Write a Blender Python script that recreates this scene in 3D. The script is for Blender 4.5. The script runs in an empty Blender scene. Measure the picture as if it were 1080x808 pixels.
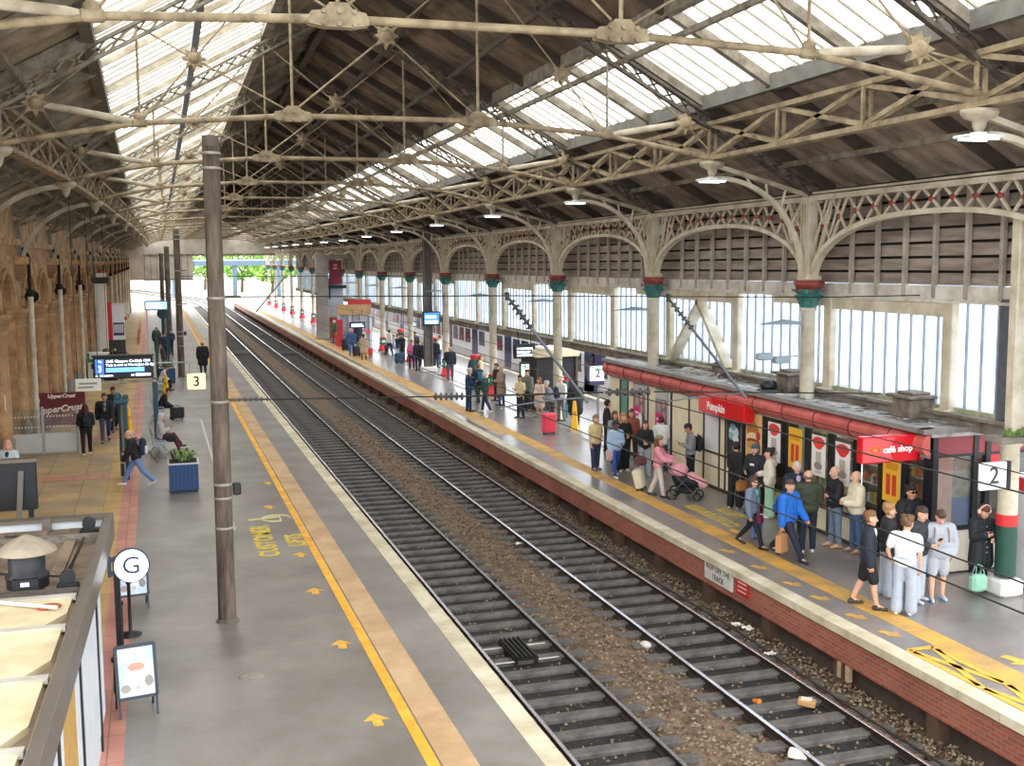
import bpy, math, random
from mathutils import Vector, Matrix, Euler
random.seed(7)
SC = bpy.context.scene
COL = SC.collection
PI = math.pi

# ------------------------------------------------------------------ camera calibration
FPX, CAMZ = 1200.0, 6.62
def _basis():
    vx, vy, roll = 160.0, 272.0, 0.007
    y = Vector(((vx-540)/FPX, (vy-404)/FPX, 1.0)).normalized()
    d = Vector((roll, 1.0, 0.0)); d.z = -(d.x*y.x+d.y*y.y)/y.z; d.normalize()
    up = -d
    return y.cross(up), y, up
BX, BY, BZ = _basis()
def ray(px, py):
    c = Vector(((px-540)/FPX, (py-404)/FPX, 1.0))
    return Vector((BX.dot(c), BY.dot(c), BZ.dot(c)))
def gp(px, py, z=0.0):
    r = ray(px, py); t = (z-CAMZ)/r.z
    return Vector((r.x*t, r.y*t, z))
def aty(px, py, Y):
    r = ray(px, py); t = Y/r.y
    return Vector((r.x*t, Y, CAMZ+r.z*t))
def atx(px, py, X):
    r = ray(px, py); t = X/r.x
    return Vector((X, r.y*t, CAMZ+r.z*t))

# ------------------------------------------------------------------ materials
def lin(h):
    h = h.lstrip('#'); o = []
    for i in (0, 2, 4):
        c = int(h[i:i+2], 16)/255.0
        o.append(c/12.92 if c <= 0.04045 else ((c+0.055)/1.055)**2.4)
    return (o[0], o[1], o[2], 1.0)
_M = {}
def mat(hexc, rough=0.7, metal=0.0, var=0.0, scale=4.0, bump=0.0, hex2=None, spec=0.5, detail=5.0, bscale=None, stretch=None):
    key = (hexc, rough, metal, var, scale, bump, hex2, spec, bscale, stretch)
    if key in _M: return _M[key]
    m = bpy.data.materials.new('mat_'+hexc.strip('#')); m.use_nodes = True
    nt = m.node_tree; b = nt.nodes['Principled BSDF']
    b.inputs['Base Color'].default_value = lin(hexc)
    b.inputs['Roughness'].default_value = rough
    b.inputs['Metallic'].default_value = metal
    b.inputs['Specular IOR Level'].default_value = spec
    if var > 0 or bump > 0:
        tc = nt.nodes.new('ShaderNodeTexCoord')
        co = tc.outputs['Object']
        if stretch:
            mp = nt.nodes.new('ShaderNodeMapping'); mp.inputs['Scale'].default_value = stretch
            nt.links.new(co, mp.inputs['Vector']); co = mp.outputs['Vector']
        if var > 0:
            n = nt.nodes.new('ShaderNodeTexNoise'); n.inputs['Scale'].default_value = scale
            n.inputs['Detail'].default_value = detail; n.inputs['Roughness'].default_value = 0.62
            nt.links.new(co, n.inputs['Vector'])
            r = nt.nodes.new('ShaderNodeValToRGB')
            c1 = lin(hexc); c2 = lin(hex2) if hex2 else (c1[0]*(1-var), c1[1]*(1-var), c1[2]*(1-var), 1)
            r.color_ramp.elements[0].position = 0.36; r.color_ramp.elements[1].position = 0.62
            r.color_ramp.elements[0].color = c2; r.color_ramp.elements[1].color = c1
            nt.links.new(n.outputs['Fac'], r.inputs['Fac'])
            nt.links.new(r.outputs['Color'], b.inputs['Base Color'])
        if bump > 0:
            n2 = nt.nodes.new('ShaderNodeTexNoise'); n2.inputs['Scale'].default_value = bscale or scale*6
            n2.inputs['Detail'].default_value = 4
            nt.links.new(co, n2.inputs['Vector'])
            bp = nt.nodes.new('ShaderNodeBump'); bp.inputs['Strength'].default_value = bump; bp.inputs['Distance'].default_value = 0.03
            nt.links.new(n2.outputs['Fac'], bp.inputs['Height'])
            nt.links.new(bp.outputs['Normal'], b.inputs['Normal'])
    _M[key] = m; return m
def emit(hexc, strength=1.0):
    key = ('e', hexc, strength)
    if key in _M: return _M[key]
    m = bpy.data.materials.new('lit_'+hexc.strip('#')); m.use_nodes = True
    b = m.node_tree.nodes['Principled BSDF']
    b.inputs['Base Color'].default_value = lin(hexc); b.inputs['Roughness'].default_value = 0.4
    b.inputs['Emission Color'].default_value = lin(hexc); b.inputs['Emission Strength'].default_value = strength
    _M[key] = m; return m
def glass_mat(name, tint=(0.9, 0.95, 1, 1), diff='#e8eef2', haze=0.2, gloss=0.08):
    m = bpy.data.materials.new(name); m.use_nodes = True
    nt = m.node_tree; nt.nodes.clear()
    out = nt.nodes.new('ShaderNodeOutputMaterial')
    tr = nt.nodes.new('ShaderNodeBsdfTransparent'); tr.inputs['Color'].default_value = tint
    tl = nt.nodes.new('ShaderNodeBsdfTranslucent'); tl.inputs['Color'].default_value = lin(diff)
    gl = nt.nodes.new('ShaderNodeBsdfGlossy'); gl.inputs['Roughness'].default_value = 0.05
    a = nt.nodes.new('ShaderNodeMixShader'); a.inputs['Fac'].default_value = haze
    c = nt.nodes.new('ShaderNodeMixShader'); c.inputs['Fac'].default_value = gloss
    nt.links.new(tr.outputs[0], a.inputs[1]); nt.links.new(tl.outputs[0], a.inputs[2])
    nt.links.new(a.outputs[0], c.inputs[1]); nt.links.new(gl.outputs[0], c.inputs[2])
    nt.links.new(c.outputs[0], out.inputs['Surface'])
    return m
GLASS_SKY = glass_mat('skylight_glass', (0.97, 0.96, 0.92, 1), '#fff8e8', 0.4, 0.03)
GLASS_WALL = glass_mat('screen_glass', (0.80, 0.90, 1, 1), '#e6f1ff', 0.33, 0.04)
GLASS_SHOP = glass_mat('shop_glass', (0.85, 0.88, 0.86, 1), '#dddddd', 0.04, 0.10)
GLASS_CLEAR = glass_mat('clear_glass', (0.93, 0.96, 0.96, 1), '#ffffff', 0.06, 0.08)

# ------------------------------------------------------------------ mesh builder
class MB:
    def __init__(s): s.v = []; s.f = []; s.mi = []; s.mats = []; s.sm = []
    def _m(s, m):
        if m not in s.mats: s.mats.append(m)
        return s.mats.index(m)
    def add(s, vs, fs, m, smooth=False):
        o = len(s.v); k = s._m(m)
        s.v.extend([tuple(p) for p in vs])
        for f in fs: s.f.append(tuple(i+o for i in f)); s.mi.append(k); s.sm.append(smooth)
    def box(s, c, d, m, rz=0.0, rx=0.0, ry=0.0, bev=0.0):
        hx, hy, hz = d[0]/2, d[1]/2, d[2]/2
        M = Matrix.Translation(c) @ Euler((rx, ry, rz)).to_matrix().to_4x4()
        if bev > 0:
            b = min(bev, hx*.9, hy*.9, hz*.9)
            rings = []
            for (z, k) in ((-hz, b), (-hz+b, 0), (hz-b, 0), (hz, b)):
                x, y = hx-k, hy-k
                rings.append([(-x+b*.3*(k > 0), -y, z), (x, -y, z), (x, y, z), (-x, y, z)] if 0 else
                             [(-x+b, -y, z), (x-b, -y, z), (x, -y+b, z), (x, y-b, z), (x-b, y, z), (-x+b, y, z), (-x, y-b, z), (-x, -y+b, z)])
            vs = [M @ Vector(p) for r in rings for p in r]; fs = []
            for i in range(3):
                for j in range(8): fs.append((i*8+j, i*8+(j+1) % 8, (i+1)*8+(j+1) % 8, (i+1)*8+j))
            fs.append(tuple(range(7, -1, -1))); fs.append(tuple(range(24, 32)))
            s.add(vs, fs, m); return
        vs = [M @ Vector((x, y, z)) for z in (-hz, hz) for (x, y) in ((-hx, -hy), (hx, -hy), (hx, hy), (-hx, hy))]
        s.add(vs, [(3, 2, 1, 0), (4, 5, 6, 7), (0, 1, 5, 4), (1, 2, 6, 5), (2, 3, 7, 6), (3, 0, 4, 7)], m)
    def slab(s, x0, x1, y0, y1, z0, z1, m, bev=0.0):
        s.box(((x0+x1)/2, (y0+y1)/2, (z0+z1)/2), (abs(x1-x0), abs(y1-y0), abs(z1-z0)), m, bev=bev)
    def bar(s, a, b, w, h, m, up=(0, 0, 1)):
        a = Vector(a); b = Vector(b); d = (b-a)
        if d.length < 1e-6: return
        d.normalize(); u = Vector(up)
        if abs(d.dot(u)) > 0.98: u = Vector((0, 1, 0))
        r = d.cross(u).normalized(); u = r.cross(d).normalized()
        vs = []
        for p in (a, b):
            for (i, j) in ((-1, -1), (1, -1), (1, 1), (-1, 1)): vs.append(p + r*(i*w/2) + u*(j*h/2))
        s.add(vs, [(3, 2, 1, 0), (4, 5, 6, 7), (0, 1, 5, 4), (1, 2, 6, 5), (2, 3, 7, 6), (3, 0, 4, 7)], m)
    def tube(s, pts, r, m, n=8, cap=True, closed=False):
        pts = [Vector(p) for p in pts]; k = len(pts)
        rs = r if isinstance(r, (list, tuple)) else [r]*k
        vs = []; prev = None
        for i, p in enumerate(pts):
            if closed: t = pts[(i+1) % k]-pts[i-1]
            else: t = pts[min(i+1, k-1)]-pts[max(i-1, 0)]
            t.normalize()
            if prev is None:
                u = Vector((0, 0, 1)) if abs(t.z) < 0.9 else Vector((1, 0, 0))
                a = t.cross(u).normalized()
            else:
                a = (prev - t*prev.dot(t)).normalized()
            prev = a; b = t.cross(a)
            for j in range(n):
                q = 2*PI*j/n; vs.append(p + (a*math.cos(q)+b*math.sin(q))*rs[i])
        fs = []
        for i in range(k if closed else k-1):
            i2 = (i+1) % k
            for j in range(n): fs.append((i*n+j, i*n+(j+1) % n, i2*n+(j+1) % n, i2*n+j))
        s.add(vs, fs, m, True)
        if cap and not closed:
            s.add(vs[:n], [tuple(range(n-1, -1, -1))], m); s.add(vs[-n:], [tuple(range(n))], m)
    def lathe(s, prof, m, c=(0, 0, 0), n=16, smooth=True, M=None, cap=True):
        vs = []
        for (r, z) in prof:
            for j in range(n):
                q = 2*PI*j/n; p = Vector((r*math.cos(q), r*math.sin(q), z))
                if M is not None: p = M @ p
                vs.append(p + Vector(c))
        fs = []
        for i in range(len(prof)-1):
            for j in range(n): fs.append((i*n+j, i*n+(j+1) % n, (i+1)*n+(j+1) % n, (i+1)*n+j))
        s.add(vs, fs, m, smooth)
        if cap:
            if prof[0][0] > 1e-4: s.add(vs[:n], [tuple(range(n-1, -1, -1))], m)
            if prof[-1][0] > 1e-4: s.add(vs[-n:], [tuple(range(n))], m)
    def ell(s, c, r, m, n=12, k=8, M=None):
        vs = []; fs = []
        for i in range(k+1):
            a = -PI/2 + PI*i/k
            for j in range(n):
                q = 2*PI*j/n
                p = Vector((r[0]*math.cos(a)*math.cos(q), r[1]*math.cos(a)*math.sin(q), r[2]*math.sin(a)))
                if M is not None: p = M @ p
                vs.append(p + Vector(c))
        for i in range(k):
            for j in range(n): fs.append((i*n+j, i*n+(j+1) % n, (i+1)*n+(j+1) % n, (i+1)*n+j))
        s.add(vs, fs, m, True)
    def cap(s, a, ra, b, rb, m, n=10):
        a = Vector(a); b = Vector(b); d = b-a; L = d.length
        if L < 1e-5: s.ell(a, (ra,)*3, m, n, 6); return
        t = d/L; u = Vector((0, 0, 1)) if abs(t.z) < 0.9 else Vector((1, 0, 0))
        x = t.cross(u).normalized(); y = t.cross(x)
        prof = []
        for i in range(4): q = -PI/2 + (PI/2)*i/3; prof.append((ra*math.cos(q)+1e-5, ra*math.sin(q)))
        for i in range(4): q = (PI/2)*i/3; prof.append((rb*math.cos(q)+1e-5, L+rb*math.sin(q)))
        vs = [a + t*z + (x*math.cos(2*PI*j/n)+y*math.sin(2*PI*j/n))*r for (r, z) in prof for j in range(n)]
        fs = [(i*n+j, i*n+(j+1) % n, (i+1)*n+(j+1) % n, (i+1)*n+j) for i in range(len(prof)-1) for j in range(n)]
        s.add(vs, fs, m, True)
    def quad(s, a, b, c, d, m): s.add([a, b, c, d], [(0, 1, 2, 3)], m)
    def plate(s, pts, vec, m):
        """closed polygon extruded along vec"""
        n = len(pts); v = Vector(vec); vs = [Vector(p) for p in pts] + [Vector(p)+v for p in pts]
        fs = [tuple(range(n-1, -1, -1)), tuple(range(n, 2*n))] + [(i, (i+1) % n, n+(i+1) % n, n+i) for i in range(n)]
        s.add(vs, fs, m)
    def sweep(s, poly, path, m):
        """poly (x,z) profile swept along list of (x,y,z) points, profile stays in the XZ plane"""
        n = len(poly); vs = [(p[0]+q[0], p[1], p[2]+q[1]) for p in path for q in poly]; fs = []
        for i in range(len(path)-1):
            for j in range(n): fs.append((i*n+j, i*n+(j+1) % n, (i+1)*n+(j+1) % n, (i+1)*n+j))
        fs.append(tuple(range(n-1, -1, -1))); fs.append(tuple(range((len(path)-1)*n, len(path)*n)))
        s.add(vs, fs, m)
    def mesh(s, name, off=None):
        me = bpy.data.meshes.new(name)
        vs = s.v if off is None else [(p[0]-off[0], p[1]-off[1], p[2]-off[2]) for p in s.v]
        me.from_pydata(vs, [], s.f)
        for m in s.mats: me.materials.append(m)
        me.polygons.foreach_set('material_index', s.mi)
        me.polygons.foreach_set('use_smooth', s.sm)
        me.update(); return me
    def build(s, name, parent=None, off=None):
        o = bpy.data.objects.new(name, s.mesh(name, off)); COL.objects.link(o)
        if parent is not None: o.parent = parent
        return o
    def bw(s, name, parent):
        """built in world coordinates, parented to an unrotated thing"""
        p = parent.location.copy()
        if parent.parent is not None: p = p + parent.parent.location
        return s.build(name, parent, p)

def obj(name, me, parent=None):
    o = bpy.data.objects.new(name, me); COL.objects.link(o)
    if parent is not None: o.parent = parent
    return o
def tag(o, label, cat, group=None):
    o['label'] = label; o['category'] = cat; o['kind'] = 'thing'
    if group: o['group'] = group
    return o
def thing(name, label, cat, loc=(0, 0, 0), rz=0.0, group=None):
    o = bpy.data.objects.new(name, None); COL.objects.link(o); o.empty_display_size = 0.2
    o.location = loc; o.rotation_euler = (0, 0, rz)
    return tag(o, label, cat, group)
def solo(name, mb, label, cat, loc=None, rz=0.0, group=None):
    o = mb.build(name); 
    if loc is not None: o.location = loc
    o.rotation_euler = (0, 0, rz)
    return tag(o, label, cat, group)
def solow(name, mb, label, cat, base, group=None):
    """single mesh thing built in world coordinates, origin moved to base"""
    o = mb.build(name, None, base); o.location = base
    return tag(o, label, cat, group)
def struct(name, mb, parent=None, label=None):
    o = mb.build(name, parent); o['kind'] = 'structure'
    if label: o['label'] = label
    return o
def copy_tree(o, parent=None):
    c = o.copy(); COL.objects.link(c)
    if parent is not None: c.parent = parent
    for ch in list(o.children): copy_tree(ch, c)
    return c
def text_mb(mb, body, size, M, m, depth=0.004, align='CENTER', bold=0.0, shear=0.0, sx=1.0):
    cu = bpy.data.curves.new('lettering', 'FONT'); cu.body = body; cu.size = size; cu.align_x = align; cu.align_y = 'CENTER'
    cu.extrude = depth/2; cu.offset = bold; cu.shear = shear; cu.resolution_u = 3
    o = bpy.data.objects.new('lettering', cu); COL.objects.link(o)
    dg = bpy.context.evaluated_depsgraph_get(); dg.update()
    me = bpy.data.meshes.new_from_object(o.evaluated_get(dg))
    vs = [M @ Vector((v.co.x*sx, v.co.y, v.co.z)) for v in me.vertices]
    mb.add(vs, [tuple(p.vertices) for p in me.polygons], m)
    bpy.data.objects.remove(o); bpy.data.curves.remove(cu); bpy.data.meshes.remove(me)
def frame(o, x, y):
    """matrix with origin o, local x and y axes"""
    x = Vector(x).normalized(); y = Vector(y).normalized(); z = x.cross(y)
    return Matrix(((x.x, y.x, z.x, o[0]), (x.y, y.y, z.y, o[1]), (x.z, y.z, z.z, o[2]), (0, 0, 0, 1)))
ORD = ['nearest', 'second', 'third', 'fourth', 'fifth', 'sixth', 'seventh', 'eighth', 'ninth', 'tenth', 'eleventh', 'twelfth',
       'thirteenth', 'fourteenth', 'fifteenth', 'sixteenth', 'seventeenth', 'eighteenth', 'nineteenth', 'twentieth']
def nth(i, tail): return ORD[i] if i == 0 else ORD[i] + ' ' + tail

# ------------------------------------------------------------------ the shed's plan
BAY = 9.144
def YK(k): return 24.6 + BAY*k
_CT = [(0, 3.7), (6, 4.0), (15.5, 4.5), (24.6, 4.96), (33.8, 5.28), (42.9, 5.45), (52, 5.6), (61, 5.74), (70, 5.87), (90, 6.05), (160, 6.2), (400, 6.2)]
def cen(Y):
    for (a, b), (c, d) in zip(_CT, _CT[1:]):
        if Y <= c: return b + (d-b)*(Y-a)/(c-a)
    return 6.2
def zs(Y): return 1 - 0.00125*(min(Y, 80.0)-24.6)
def wallx(Y): return 2*cen(Y) - 15.4
GX = 12.72
def roofz(X, Y, base=8.6):
    c = cen(Y)
    d = (15.4-X) if X >= c else (X-(2*c-15.4))
    return (base + 0.56*d)*zs(Y)
SHED_END = 152.0
# ------------------------------------------------------------------ people
_JOBS = []
SKIN = {'l': '#d9a68a', 'm': '#c08a68', 'd': '#6b4532', 'p': '#e3b49c'}
def smat(c, rough=.75): return mat(c, rough, 0, .12, 9)
def _rot(v, ax, a): return Matrix.Rotation(a, 3, ax) @ Vector(v)
def voxel(mb, name, parent, vs, sm=2, extra=None):
    """union the overlapping volumes of mb into one continuous skin (done for everybody at once in flush())"""
    _JOBS.append((mb, name, parent, vs, sm, extra))
def flush():
    tmp = []
    for (mb, name, parent, vs, sm, extra) in _JOBS:
        o = bpy.data.objects.new('tmp', mb.mesh('tmp')); COL.objects.link(o)
        r = o.modifiers.new('r', 'REMESH'); r.mode = 'VOXEL'; r.voxel_size = vs; r.use_smooth_shade = True
        if sm:
            s = o.modifiers.new('s', 'SMOOTH'); s.factor = .5; s.iterations = sm
        tmp.append(o)
    dg = bpy.context.evaluated_depsgraph_get(); dg.update()
    for o, (mb, name, parent, vs, sm, extra) in zip(tmp, _JOBS):
        me = bpy.data.meshes.new_from_object(o.evaluated_get(dg)); me.name = name
        if extra is not None:
            b = MB(); b.v = [tuple(v.co) for v in me.vertices]; b.f = [tuple(p.vertices) for p in me.polygons]
            b.mats = list(mb.mats[:1]); b.mi = [0]*len(b.f); b.sm = [True]*len(b.f)
            off = len(b.v); mm = [b._m(m) for m in extra.mats]
            b.v += extra.v; b.f += [tuple(i+off for i in f) for f in extra.f]; b.mi += [mm[i] for i in extra.mi]; b.sm += extra.sm
            bpy.data.meshes.remove(me); me = b.mesh(name)
        obj(name, me, parent)
        d = o.data; bpy.data.objects.remove(o); bpy.data.meshes.remove(d)
    _JOBS.clear()

ARM = {  # upper arm (out, fwd, up), forearm (in, fwd, up)
    'down': ((.16, 0, -1), (.02, .18, -1)), 'phone': ((.12, .2, -1), (.42, .8, .35)), 'cross': ((.2, .25, -1), (.95, .4, .12)),
    'pocket': ((.34, -.12, -1), (.22, .3, -1)), 'bag': ((.14, 0, -1), (0, .03, -1)), 'push': ((.15, .55, -.8), (.1, .9, -.15)),
    'fwd': ((.12, .4, -1), (.1, .7, -.75)), 'back': ((.14, -.4, -1), (0, -.05, -1)), 'face': ((.2, .4, -1), (.35, .35, .95)),
    'hold': ((.15, .15, -1), (.55, .85, -.05)), 'lap': ((.14, .35, -1), (.5, .8, -.25)), 'up': ((.3, .5, -.5), (.3, .6, .7))}
LEG = {'stand': ((2, 0), (-2, 2)), 'walk': ((24, 8), (-18, 22)), 'stride': ((30, 6), (-24, 20)), 'step': ((14, 6), (-10, 14)), 'sit': ((86, 88), (82, 84)), 'sitcross': ((84, 62), (92, 60)), 'wide': ((3, 0), (-3, 2))}
PEOPLE_ROOT = []
def person(loc, h, face, label, top='#333333', bot='#222233', hair='short', hairc='#3a2a20', skin='l', legs='stand', arms=('down', 'down'), sleeve='long', bottom='trousers', shoe='#222222',
           lean=0, nod=0, turn=0, coat=0, hood=None, fat=1.0, far=False, group='passengers on the far platform', inner=None, seat=None, fem=False):
    x, y = loc[0], loc[1]
    t = thing('person', label, 'person', (x, y, 0), math.radians(face), group)
    S = h*1.05/1.76; V = (.024 if far else .0135)*1.0
    sk = smat(SKIN[skin], .6); tp = smat(top); bt = smat(bot); hc = smat(hairc, .6); sh = smat(shoe, .5)
    J = {}
    L1, L2 = .43*S, .41*S
    def legpts(side, f, k):
        f = math.radians(f); k = math.radians(k)
        a = Vector((side*.095*S, 0, 0)); d1 = Vector((side*.03, math.sin(f), -math.cos(f))).normalized(); kn = a+d1*L1
        g = f-k; d2 = Vector((side*.01, math.sin(g), -math.cos(g))).normalized(); an = kn+d2*L2
        return a, kn, an, g
    lp = {s: legpts(s, *LEG[legs][i]) for i, s in enumerate((1, -1))}
    if seat is not None: pz = seat+.11*S
    else: pz = max(-lp[s][2].z for s in (1, -1)) + .085*S
    pel = Vector((0, 0, pz)); la = math.radians(lean)
    sp = lambda u, dx=0, dy=0: pel + Matrix.Rotation(-la, 3, 'X') @ Vector((dx*S, dy*S, u*S))
    body = MB(); up = MB(); lo = MB()
    F = fat*1.13
    sw = .175 if fem else .2
    # torso under the clothes
    body.cap(sp(.02, .07), .085*S*F, sp(.02, -.07), .085*S*F, sk); body.cap(sp(.05, .03, .0), .07*S*F, sp(.38, .05, .0), .07*S*F, sk); body.cap(sp(.05, -.03, .0), .07*S*F, sp(.38, -.05, .0), .07*S*F, sk)
    body.cap(sp(.42, sw-.03), .045*S, sp(.42, -sw+.03), .045*S, sk); body.cap(sp(.41, 0, -.01), .05*S, sp(.56, 0, .015), .05*S, sk)
    g = .026*S + .024*S*min(coat, 1.3)
    up.cap(sp(.0, .075), .105*S*F+g*.5, sp(.0, -.075), .105*S*F+g*.5, tp); up.cap(sp(.14, .055), .1*S*F+g*.6, sp(.14, -.055), .1*S*F+g*.6, tp)
    up.cap(sp(.14, .05), .1*S*F+g*.5, sp(.33, .075), .105*S*F+g*.3, tp); up.cap(sp(.14, -.05), .1*S*F+g*.5, sp(.33, -.075), .105*S*F+g*.3, tp); up.cap(sp(.33, .07), .1*S*F+g*.4, sp(.33, -.07), .1*S*F+g*.4, tp)
    up.cap(sp(.425, sw-.015), .055*S+g, sp(.425, -sw+.015), .055*S+g, tp); up.cap(sp(.42), .075*S+g*.5, sp(.485), .062*S+g*.3, tp)
    if fem: up.cap(sp(.31, .06, .07), .065*S, sp(.31, -.06, .07), .065*S, tp)
    # arms and hands
    fing = MB()
    for i, s in enumerate((1, -1)):
        (o, fw, u), (inn, f2, u2) = ARM[arms[i]]
        du = Matrix.Rotation(-la*.6, 3, 'X') @ Vector((s*o, fw, u)).normalized(); df = Matrix.Rotation(-la*.6, 3, 'X') @ Vector((-s*inn, f2, u2)).normalized()
        A = sp(.42, s*sw); E = A+du*.28*S; W = E+df*.245*S
        body.cap(A, .048*S, E, .038*S, sk); body.cap(E, .04*S, W, .027*S, sk)
        q = df.cross(Vector((1, 0, 0)) if abs(df.x) < .8 else Vector((0, 0, 1))).normalized(); nrm = q.cross(df).normalized()
        if nrm.dot(Vector((-s, 0, 0))) < 0: nrm = -nrm
        hd = W+df*.035*S; K = W+df*.085*S
        for w in (-.026, 0, .026): body.cap(W+df*.01*S+q*w*S*.6, .017*S, K+q*w*S, .0145*S, sk)
        if not far:
            for j, (w, ln) in enumerate(((-.033, .062), (-.011, .075), (.011, .08), (.032, .07))):
                b0 = K+q*w*S; b1 = b0+(df*.8+nrm*.35)*ln*.5*S; b2 = b1+(df*.45+nrm*.8)*ln*.5*S
                fing.cap(b0-df*.012*S, .0095*S, b1, .0088*S, sk, 6); fing.cap(b1, .0088*S, b2, .0078*S, sk, 6)
            b0 = W+df*.03*S+q*.03*S; b1 = b0+(q*.6+df*.7+nrm*.35)*.035*S; b2 = b1+(df*.8+nrm*.5)*.028*S
            fing.cap(b0, .011*S, b1, .0105*S, sk, 6); fing.cap(b1, .0105*S, b2, .009*S, sk, 6)
        J['hand', s] = t.matrix_basis @ K if 0 else K
        if sleeve == 'long':
            up.cap(A, .052*S+g, E, .043*S+g*.9, tp); up.cap(E, .044*S+g*.9, W-df*.01*S, .033*S+g*.8, tp)
        elif sleeve == 'short': up.cap(A, .055*S+g, A+du*.17*S, .06*S+g*.6, tp)
    # legs
    for s in (1, -1):
        a, kn, an, gg = lp[s]; a = pel+a; kn = pel+kn; an = pel+an
        body.cap(a, .082*S*F, kn, .054*S, sk); body.cap(kn, .054*S, kn.lerp(an, .35)+Vector((0, -.012*S, 0)), .055*S, sk); body.cap(kn.lerp(an, .35)+Vector((0, -.012*S, 0)), .055*S, an, .038*S, sk)
        fd = Vector((s*.12, 1, 0)).normalized()
        if legs in ('walk', 'stride') and gg < -.15: fd = Vector((s*.1, 1, -.45)).normalized()
        body.cap(an, .036*S, an+fd*.12*S-Vector((0, 0, .045*S)), .03*S, sk)
        # shoe
        sb = MB(); hl = an-fd*.045*S-Vector((0, 0, .045*S)); to = an+fd*.165*S-Vector((0, 0, .055*S))
        sb.cap(hl, .04*S, hl.lerp(to, .55)+Vector((0, 0, .01*S)), .043*S, sh); sb.cap(hl.lerp(to, .4)+Vector((0, 0, .008*S)), .042*S, to, .032*S, sh); sb.cap(an, .043*S, an-Vector((0, 0, .05*S))-fd*.01*S, .043*S, sh)
        voxel(sb, 'shoe', t, V*1.0, 1)
        if bottom in ('trousers', 'wide', 'shorts', 'leggings'):
            e = {'trousers': .02, 'wide': .038, 'shorts': .034, 'leggings': .01}[bottom]*S
            if bottom == 'shorts': lo.cap(a, .088*S*F+e*.4, kn.lerp(a, .08), .062*S+e, bt)
            else:
                lo.cap(a, .086*S*F+e*.5, kn, .056*S+e, bt); k2 = .053*S+e if bottom != 'wide' else .065*S+e
                lo.cap(kn, .056*S+e, an+Vector((0, 0, .02*S)), k2 if bottom == 'wide' else .042*S+e, bt)
    if bottom in ('trousers', 'wide', 'shorts', 'leggings'):
        lo.cap(sp(.0, .075), .1*S*F+.01*S, sp(.0, -.075), .1*S*F+.01*S, bt); lo.cap(sp(.06, .06), .098*S*F+.008*S, sp(.06, -.06), .098*S*F+.008*S, bt)
    if coat == 2 or bottom in ('dress', 'skirt'):      # long hem
        hm = {'dress': .42, 'skirt': .5}.get(bottom, .36)*S; m2 = tp if bottom != 'skirt' else bt; dst = up if bottom != 'skirt' else lo
        if seat is None:
            for dx in (-.08, 0, .08): dst.cap(sp(.0, dx), .125*S*F+g*.4, pel+Vector((dx*1.25*S, 0, -hm)), .135*S*F+g*.3, m2)
    # head
    N = sp(.56, 0, .015); HR = Matrix.Rotation(math.radians(turn), 3, 'Z') @ Matrix.Rotation(math.radians(-nod)-la*.4, 3, 'X')
    C = N + HR @ Vector((0, .015*S, .085*S)); hp = lambda a, b, c: C + HR @ (Vector((a, b, c))*S*1.1)
    body.cap(N-Vector((0, 0, .04*S)), .05*1.1*S, hp(0, -.01, -.03), .052*1.1*S, sk)
    body.cap(hp(0, -.022, .035), .083*1.1*S, hp(0, .0, .03), .08*1.1*S, sk); body.cap(hp(0, .015, .0), .072*1.1*S, hp(0, .038, -.075), .04*1.1*S, sk); body.cap(hp(.03, .02, -.03), .045*1.1*S, hp(-.03, .02, -.03), .045*1.1*S, sk)
    body.cap(hp(0, .082, .005), .011*1.1*S, hp(0, .1, -.028), .016*1.1*S, sk, 8)
    for s in (1, -1): body.cap(hp(s*.08, -.01, .012), .017*1.1*S, hp(s*.08, -.008, -.02), .013*1.1*S, sk, 8)
    if not far:
        dk = mat('#2a1d18', .4); lip = mat('#a8594f', .5); wh = mat('#e9e4de', .4); br = mat(hairc, .7)
        for s in (1, -1):
            fing.ell(hp(s*.032, .079, .012), (.013*S, .009*S, .008*S), wh, 8, 5); fing.ell(hp(s*.032, .085, .012), (.006*S, .005*S, .0065*S), dk, 6, 4)
            fing.cap(hp(s*.018, .087, .034), .005*1.1*S, hp(s*.046, .078, .033), .004*S, br, 5)
        fing.cap(hp(-.02, .08, -.057), .0065*1.1*S, hp(.02, .08, -.057), .0065*S, lip, 6)
    voxel(body, 'person', t, V, 2, fing if fing.v else None)
    voxel(up, 'top', t, V*1.15, 3)
    if lo.v: voxel(lo, 'trousers' if bottom in ('trousers', 'wide') else bottom, t, V*1.15, 3)
    if inner:
        im = MB(); im.add([sp(.47, -.05, .1), sp(.47, .05, .1), sp(.2, .03, .135*F), sp(.2, -.03, .135*F)], [(0, 1, 2, 3)], smat(inner)); 
        im.ell(sp(.4, 0, .085*F), (.055*S, .045*S, .09*S), smat(inner), 10, 6); im.build('shirt', t)
    # hair
    hb = MB()
    if hair in ('short', 'long', 'bun', 'pony', 'curly'):
        hb.cap(hp(0, -.035, .052), .087*1.1*S, hp(0, -.0, .062), .08*1.1*S, hc); hb.cap(hp(.045, -.04, .0), .052*1.1*S, hp(-.045, -.04, .0), .052*1.1*S, hc); hb.cap(hp(0, .04, .098), .036*1.1*S, hp(0, 0, .1), .05*1.1*S, hc)
        if hair == 'curly':
            for i in range(16): a = i*.8; hb.ell(hp(.07*math.cos(a), -.02+.07*math.sin(a), .08+.035*math.sin(i*2.1)), (.038*1.1*S,)*3, hc, 6, 4)
        if hair == 'long':
            for s in (1, -1): hb.cap(hp(s*.068, -.01, .03), .032*1.1*S, hp(s*.085, -.005, -.2), .036*1.1*S, hc)
            hb.cap(hp(0, -.07, .02), .062*1.1*S, hp(0, -.085, -.22), .07*1.1*S, hc)
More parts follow.
